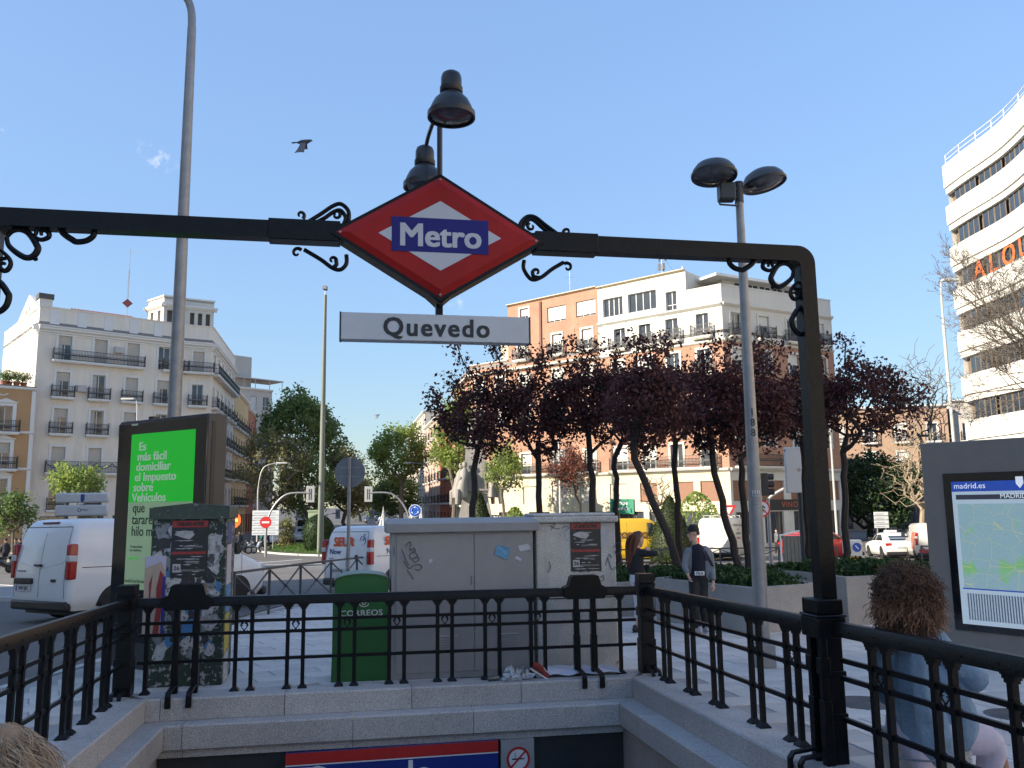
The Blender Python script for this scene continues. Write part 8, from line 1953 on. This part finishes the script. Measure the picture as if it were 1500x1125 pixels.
# --- curly haired woman seated beyond the right railing
Ys=6.05; q=at(1345,1075,Ys); gq=Vector((q.x,Ys,gz(Ys))); 
seat=empty('stone_seat',gq+Vector((.05,.05,.004)),.1,label='low granite block seat under the curly haired woman',cat='seat'); m=MB(); m.box(-.20,-.19,0,.24,.22,.36); m.build('block',granite,seat,bevel=.02)
cw=empty('person',gq,label='seated woman with curly brown hair in a denim jacket looking at her phone',cat='person')
hc=V3(.02,.02,1.27)
def cwp(x,y,Y=Ys): p=at(x,y,Y)-gq; return p
hc=cwp(1334,872); hc.y=.03; T,f=head_tubes(hc,rad(-58),-.35,1.05)
sh=cwp(1335,925); sh.y=.0; pel=V3(0,.02,.46)
T+=[([sh+V3(0,0,.0),hc+V3(-.01,0,-.07)],[.06,.055]),([pel,V3(-.02,-.0,.75),sh+V3(0,0,-.05)],[.15,.13,.13])]
ph=cwp(1381,937); ph.y=.10
wr_=ph+V3(.05,.0,-.07); T+=[([sh+V3(.15,-.05,-.05),cwp(1412,1000)+V3(0,-.08,0),wr_],[.055,.045,.03])]; T+=hand_tubes(wr_,(-.45,.0,.8),(0,1,.3),False,1.0,.9)
T+=[([V3(.08,-.05,.42),cwp(1452,1092)+V3(0,.02,0),cwp(1460,1092)+V3(.05,.05,-.38)],[.10,.075,.045]),([V3(.0,.1,.42),cwp(1395,1100)+V3(0,.3,0),V3(.22,.38,.08)],[.10,.075,.045])]
fuse('body',T,skin2,cw,.013,2); face_bits(cw,f)
den=M('denim',(.16,.25,.36),rough=.85,var=.3,scale=5,bump=.5,bscale=22,dirt=((.27,.35,.43),4,.58)); dseam=M('denim_seam',(.16,.20,.26),rough=.9)
el=cwp(1418,990); el.y=-.08
fuse('denim_jacket',[([V3(.03,.0,.36),V3(.0,-.0,.52),V3(-.02,-.01,.75),sh+V3(.0,.0,-.06)],[.235,.215,.185,.165],.85),([V3(.24,-.02,.38),V3(.24,-.02,.52),V3(.14,-.02,.74)],[.15,.15,.12]),
  ([sh+V3(-.17,.02,-.06),sh+V3(-.2,.04,-.25),V3(-.15,.12,.60)],[.085,.085,.07]),([sh+V3(.13,-.03,-.05),sh+V3(.2,-.06,-.15),el,el.lerp(wr_,.6)],[.095,.095,.10,.075]),
  ([sh+V3(-.09,0,.02),sh+V3(0,-.06,.035),sh+V3(.09,0,.02)],[.05,.055,.05])],den,cw,.014,2)
m=MB()
for x0_ in (-.09,.08): m.tube(bez([V3(x0_,-.2,.40),V3(x0_*1.1,-.195,.6),V3(x0_,-.19,.8)],5),.004,4)
m.tube([V3(-.24+.5*t,-.205+.12*(2*t-1)**2,.245) for t in [i/14 for i in range(15)]],.006,4); m.build('jacket_seam',dseam,cw)
lil=M('lilac_trousers',(.48,.44,.55),rough=.85,var=.08,bump=.3,bscale=14)
kn=cwp(1452,1090); kn.y=0.02
fuse('trousers',[([V3(-.03,.03,.40),V3(.06,.03,.42)],[.18,.175]),([V3(.05,-.06,.40),kn.lerp(V3(.05,-.06,.42),.45),kn,kn+V3(.0,.04,-.20)],[.135,.125,.10,.085]),([kn,kn+V3(.02,.05,-.30)],[.09,.06]),([V3(.0,.1,.40),V3(.16,.32,.42),V3(.22,.38,.10)],[.125,.10,.06]),([V3(-.08,-.05,.36),V3(-.05,-.12,.20),V3(.0,-.10,.10)],[.10,.08,.06])],lil,cw,.014,3)
m=MB(); m.cbox((0,0,0),(.075,.009,.15)); p=m.build('phone',M('phone_white',(.6,.6,.62),rough=.2),None,bevel=.006); p.location=gq+ph+V3(.005,.02,.0); p.rotation_euler=(.3,.35,.8); tag(p,'slim pale phone held up by the curly haired woman','phone')
shoe(cw,tuple(kn+V3(.03,.08,-.43-(kn.z-.43)))[:2]+(0,),rad(-70),sb_,sb_); shoe(cw,(.24,.42,0),rad(-60),sb_,sb_)
def curls(root,c,R_,n,mat,seed,rad_=.012,L=.16,th=.0035,down=.6,strand=10):
    rn=random.Random(seed); m=MB(); c=Vector(c)
    for i in range(n):
        while True:
            d=Vector((rn.gauss(0,1),rn.gauss(0,1),rn.gauss(0,1))).normalized()
            if d.z>-.75: break
        p=c+Vector((d.x*R_[0],d.y*R_[1],d.z*R_[2]))*rn.uniform(.62,.92); dr=(d*.9+V3(0,0,-down)+Vector((rn.gauss(0,.35),rn.gauss(0,.35),rn.gauss(0,.35)))).normalized(); x=dr.orthogonal().normalized(); y=dr.cross(x); L_=L*rn.uniform(.5,1.15); ph_=rn.uniform(0,6.28); w_=rad_*rn.uniform(.7,1.5); N=strand
        pts=[p+dr*L_*k/N+(x*math.cos(ph_+k*1.25)+y*math.sin(ph_+k*1.25))*w_ for k in range(N+1)]
        m.tube(pts,[th*1.1]*(N)+[th*.4],3,caps=False)
    o=m.build('curls',mat,root); o['kind']='stuff'; return o
chair_=M('curly_hair',(.10,.05,.028),rough=.55,var=.5,scale=12); cur2=M('curly_hair_tips',(.25,.125,.07),rough=.55,var=.4,scale=12)
hcc=cwp(1328,868); hcc.y=-.01
fuse('hair',[([hcc+V3(-.05,0,.04),hcc+V3(.05,0,.05)],[.125,.125]),([hcc+V3(-.06,0,-.05),hcc+V3(-.07,-.02,-.14)],[.14,.10]),([hcc+V3(.05,-.02,-.02),hcc+V3(.04,-.03,-.13)],[.12,.08])],chair_,cw,.02,2)
curls(cw,hcc+V3(0,0,.0),(.205,.20,.19),2600,chair_,1,L=.09,th=.0022,rad_=.010,down=.35); curls(cw,hcc+V3(0,0,-.06),(.225,.215,.17),1300,cur2,2,L=.15,down=1.8,th=.0022,rad_=.009); curls(cw,hcc+V3(-.04,-.03,-.17),(.17,.16,.12),800,chair_,6,L=.16,down=2.0,th=.0022,rad_=.009)
# --- fair haired person on the stairs, bottom left
q=at(6,1100,3.1); zf_=gz(2)-.06-.165*3; bp=empty('person',(q.x,3.1,zf_),label='person with tousled blond hair on the stairs, only the head in view',cat='person')
hz=q.z-zf_-.02; T,f=head_tubes((0,.02,hz-.05),rad(5),0,1.0); k=hz/1.66
T+=[([V3(0,0,hz-.28),V3(0,.01,hz-.12)],[.06,.055]),([V3(0,0,.9*k),V3(0,0,1.15*k),V3(0,0,hz-.34)],[.13,.12,.14]),([V3(-.1,0,.9*k),V3(-.1,.03,.48*k),V3(-.1,0,.08)],[.09,.06,.04]),([V3(.1,0,.9*k),V3(.1,.1,.5*k),V3(.1,.05,.08)],[.09,.06,.04]),([V3(-.2,0,hz-.34),V3(-.26,0,hz-.62),V3(-.24,.1,hz-.85)],[.05,.04,.028]),([V3(.2,0,hz-.34),V3(.26,0,hz-.62),V3(.24,.1,hz-.85)],[.05,.04,.028])]
T+=hand_tubes((-.24,.1,hz-.85),(0,.1,-1),(1,.3,0),True)+hand_tubes((.24,.1,hz-.85),(0,.1,-1),(-1,.3,0),False); fuse('body',T,skin,bp,.014,2); face_bits(bp,f)
fuse('coat',[([V3(0,0,.8*k),V3(0,0,1.1*k),V3(0,0,hz-.33)],[.17,.16,.18]),([V3(-.17,0,hz-.33),V3(-.26,0,hz-.6),V3(-.25,.08,hz-.8)],[.08,.07,.05]),([V3(.17,0,hz-.33),V3(.26,0,hz-.6),V3(.25,.08,hz-.8)],[.08,.07,.05])],M('beige_coat',(.25,.2,.15),rough=.9,bump=.3),bp,.016,3)
fuse('trousers',[([V3(-.1,0,.88*k),V3(-.1,.03,.48*k),V3(-.1,0,.12)],[.12,.08,.06]),([V3(.1,0,.88*k),V3(.1,.1,.5*k),V3(.1,.05,.12)],[.12,.08,.06])],bt,bp,.016,3)
shoe(bp,(-.1,0,0),0,sb_,sb_); shoe(bp,(.1,.05,0),0,sb_,sb_)
blo=M('blond_hair',(.27,.19,.12),rough=.5,var=.35,scale=20); blo2=M('blond_hair_light',(.37,.28,.19),rough=.5,var=.3,scale=20)
fuse('hair',[([V3(0,-.04,hz),V3(0,-.01,hz+.02),V3(0,.02,hz-.0)],[.088,.098,.08]),([V3(0,-.06,hz-.02),V3(0,-.08,hz-.14)],[.09,.06])],blo,bp,.012,2)
def wisps(root,c,R_,n,mat,seed,L=.13):
    rn=random.Random(seed); m=MB(); c=Vector(c)
    for i in range(n):
        d=Vector((rn.gauss(0,1),rn.gauss(0,1),abs(rn.gauss(0,1))*.9-.1)).normalized(); p=c+Vector((d.x*R_[0],d.y*R_[1],d.z*R_[2])); tg_=(Vector((0,0,1)).cross(d)*rn.uniform(-1.3,1.3)+V3(0,0,-1)*(.5+.6*abs(d.z))+d*.25+V3(rn.gauss(0,.3),rn.gauss(0,.3),0)).normalized(); L_=L*rn.uniform(.5,1.1)
        m.tube([p,p+tg_*L_*.35+d*.012,p+tg_*L_*.7+d*.01,p+tg_*L_-d*.01],[.0012,.0015,.0013,.0006],3,caps=False)
    o=m.build('hair_strands',mat,root); o['kind']='stuff'
wisps(bp,(0,-.01,hz),(.10,.105,.112),2200,blo,4,L=.16); wisps(bp,(0,-.01,hz+.003),(.10,.105,.114),1100,blo2,5,L=.16)
# --- far pedestrians
def walker(label,px,Y,ang,top,leg,seed,h=1.7):
    g=gat(px,Y); r=empty('person',(g.x,g.y,g.z-.1),ang,label=label,cat='person'); rn=random.Random(seed); s=h/1.72; st_=rn.uniform(-.12,.12)
    T=[([V3(0,0,1.62*s),V3(0,.01,1.58*s)],[.09,.085]),([V3(0,0,1.35*s),V3(0,0,1.5*s)],[.055,.05]),([V3(0,0,.95*s),V3(0,0,1.3*s)],[.11,.13]),([V3(-.09,0,.9*s),V3(-.09,st_,.48*s),V3(-.09,st_*1.5,.05)],[.08,.055,.045]),([V3(.09,0,.9*s),V3(.09,-st_,.48*s),V3(.09,-st_*1.5,.05)],[.08,.055,.045]),([V3(-.19,0,1.34*s),V3(-.24,0,1.08*s),V3(-.22,.1,.84*s)],[.045,.038,.03]),([V3(.19,0,1.34*s),V3(.24,0,1.08*s),V3(.22,.1,.84*s)],[.045,.038,.03])]
    fuse('body',T,skin,r,.03,1); fuse('top',[([V3(0,0,.92*s),V3(0,0,1.12*s),V3(0,0,1.34*s)],[.155,.15,.165]),([V3(-.15,0,1.35*s),V3(-.24,0,1.08*s),V3(-.23,.07,.9*s)],[.07,.06,.05]),([V3(.15,0,1.35*s),V3(.24,0,1.08*s),V3(.23,.07,.9*s)],[.07,.06,.05])],M('cloth_%d'%(seed%6),top,rough=.9),r,.03,1)
    fuse('trousers',[([V3(-.09,0,.9*s),V3(-.09,st_,.48*s),V3(-.09,st_*1.5,.1)],[.11,.08,.065]),([V3(.09,0,.9*s),V3(.09,-st_,.48*s),V3(.09,-st_*1.5,.1)],[.11,.08,.065])],M('legs_%d'%(seed%4),leg,rough=.9),r,.03,1); fuse('hair',[([V3(0,-.02,1.66*s),V3(0,-.0,1.68*s)],[.095,.09])],M('hair_dark'),r,.03,1)
for a in (('dark clothed pedestrian at the left edge behind the motorbikes',6,52,.5,(.03,.03,.04),(.02,.02,.03),1),('pedestrian in grey standing left of the white van roof',20,53,2.2,(.12,.12,.13),(.03,.03,.04),2),('pedestrian in black beside the second motorbike at the left edge',27,54,1.0,(.02,.02,.02),(.06,.06,.09),3),
          ('pedestrian by the scooters under the orange lit sign',350,72,.3,(.03,.03,.05),(.02,.02,.02),4),('pedestrian with teal top among the scooters',383,76,2.0,(.02,.13,.14),(.03,.03,.03),5),('pedestrian in dark clothes right of the scooters below the direction boards',392,80,1.2,(.04,.03,.03),(.02,.02,.03),6),('pedestrian in a red top further back under the avenue trees',399,92,2.8,(.2,.03,.03),(.03,.03,.05),7),
          ('pedestrian in blue at the dark doorway behind the traffic light',1139,58,1.5,(.05,.07,.13),(.02,.02,.03),8)): walker(*a)
# round lit shop sign on the left row
g=at(342,762,84); q=empty('lit_shop_sign',g,.9,label='round glowing orange shop sign on the left side street',cat='shop sign'); m=MB(); m.lathe([(0,-.12),(.75,-.12),(.75,.12),(0,.12)],(0,0,0),24,Matrix.Rotation(PI/2,3,'X')); m.build('sign_disc',M('lit_orange',(.9,.10,.02),emit=1.2),q); m=MB(); m.box(-.4,-.13,-.12,.4,-.121,.12); m.build('sign_bar',M('lit_yellow',(1,.6,.1),emit=1.2),q); m=MB(); m.bar((0,0,0),(-1.2,.4,0),.08); m.build('bracket',black,q)
# pigeons
def bird(label,px,py,Y,s,seed):
    c=at(px,py,Y); r=empty('pigeon',c,rad(-8),label=label,cat='bird'); bm_=M('pigeon_grey',(.07,.07,.085),rough=.7,var=.3,scale=20); r.scale=(s,s,s)
    fuse('body',[([V3(-.13,0,-.005),V3(-.05,0,0),V3(.05,0,.0),V3(.12,0,.015),V3(.155,0,.02)],[.02,.045,.05,.032,.024]),([V3(.155,0,.02),V3(.19,0,.01)],[.022,.008]),([V3(-.13,0,0),V3(-.24,0,.0)],[.022,.03],.4)],bm_,r,.008,2)
    for sg,lab_ in ((-1,1),(1,-1)):
        m=MB()
        for side_ in (0,.006): m.grid(lambda u,v:(.06-.12*u-.03*v-.09*v*v*u+.02*v,sg*(.03+.06*v),-.01-.26*v*(1 if sg<0 else .45)+side_+.012*math.sin(PI*u)),5,7)
        m.build('wing',M('wing_grey',(.16,.16,.18),rough=.7,var=.3,scale=15),r)
bird('grey pigeon flying in the sky left of the bell lamps',445,208,14,.85,1); bird('tiny dark bird far off above the avenue',553,608,60,1.0,2)
# lit windscreen of distance: little balcony plants on the tan house roof
for i,(x,y) in enumerate(((8,556),(16,562),(27,556),(38,562))):
    u,z=WT.uz(x,y+8); c=WT.world(u,.8+.3*(i%2),z); r=empty('potted_plant',(c.x,c.y,ZG+.05),label='%s on the roof edge of the tan house'%['round leafy shrub leftmost','low grey shrub second from the left','bushy shrub third from the left','small loose shrub nearest the white wall'][i],cat='plant',group='potted plants on the roof terrace')
    m=MB(); m.lathe([(.22,0),(.3,.4),(.27,.4)],(0,0,0),12); m.build('pot',terra,r); rng=np.random.default_rng(i); n=420; P=rng.normal(size=(n,3))*[.36,.3,.26]+[0,0,.85]; leaf_cloud(P,.16,rng,olive if i%2 else green1,'foliage',r)
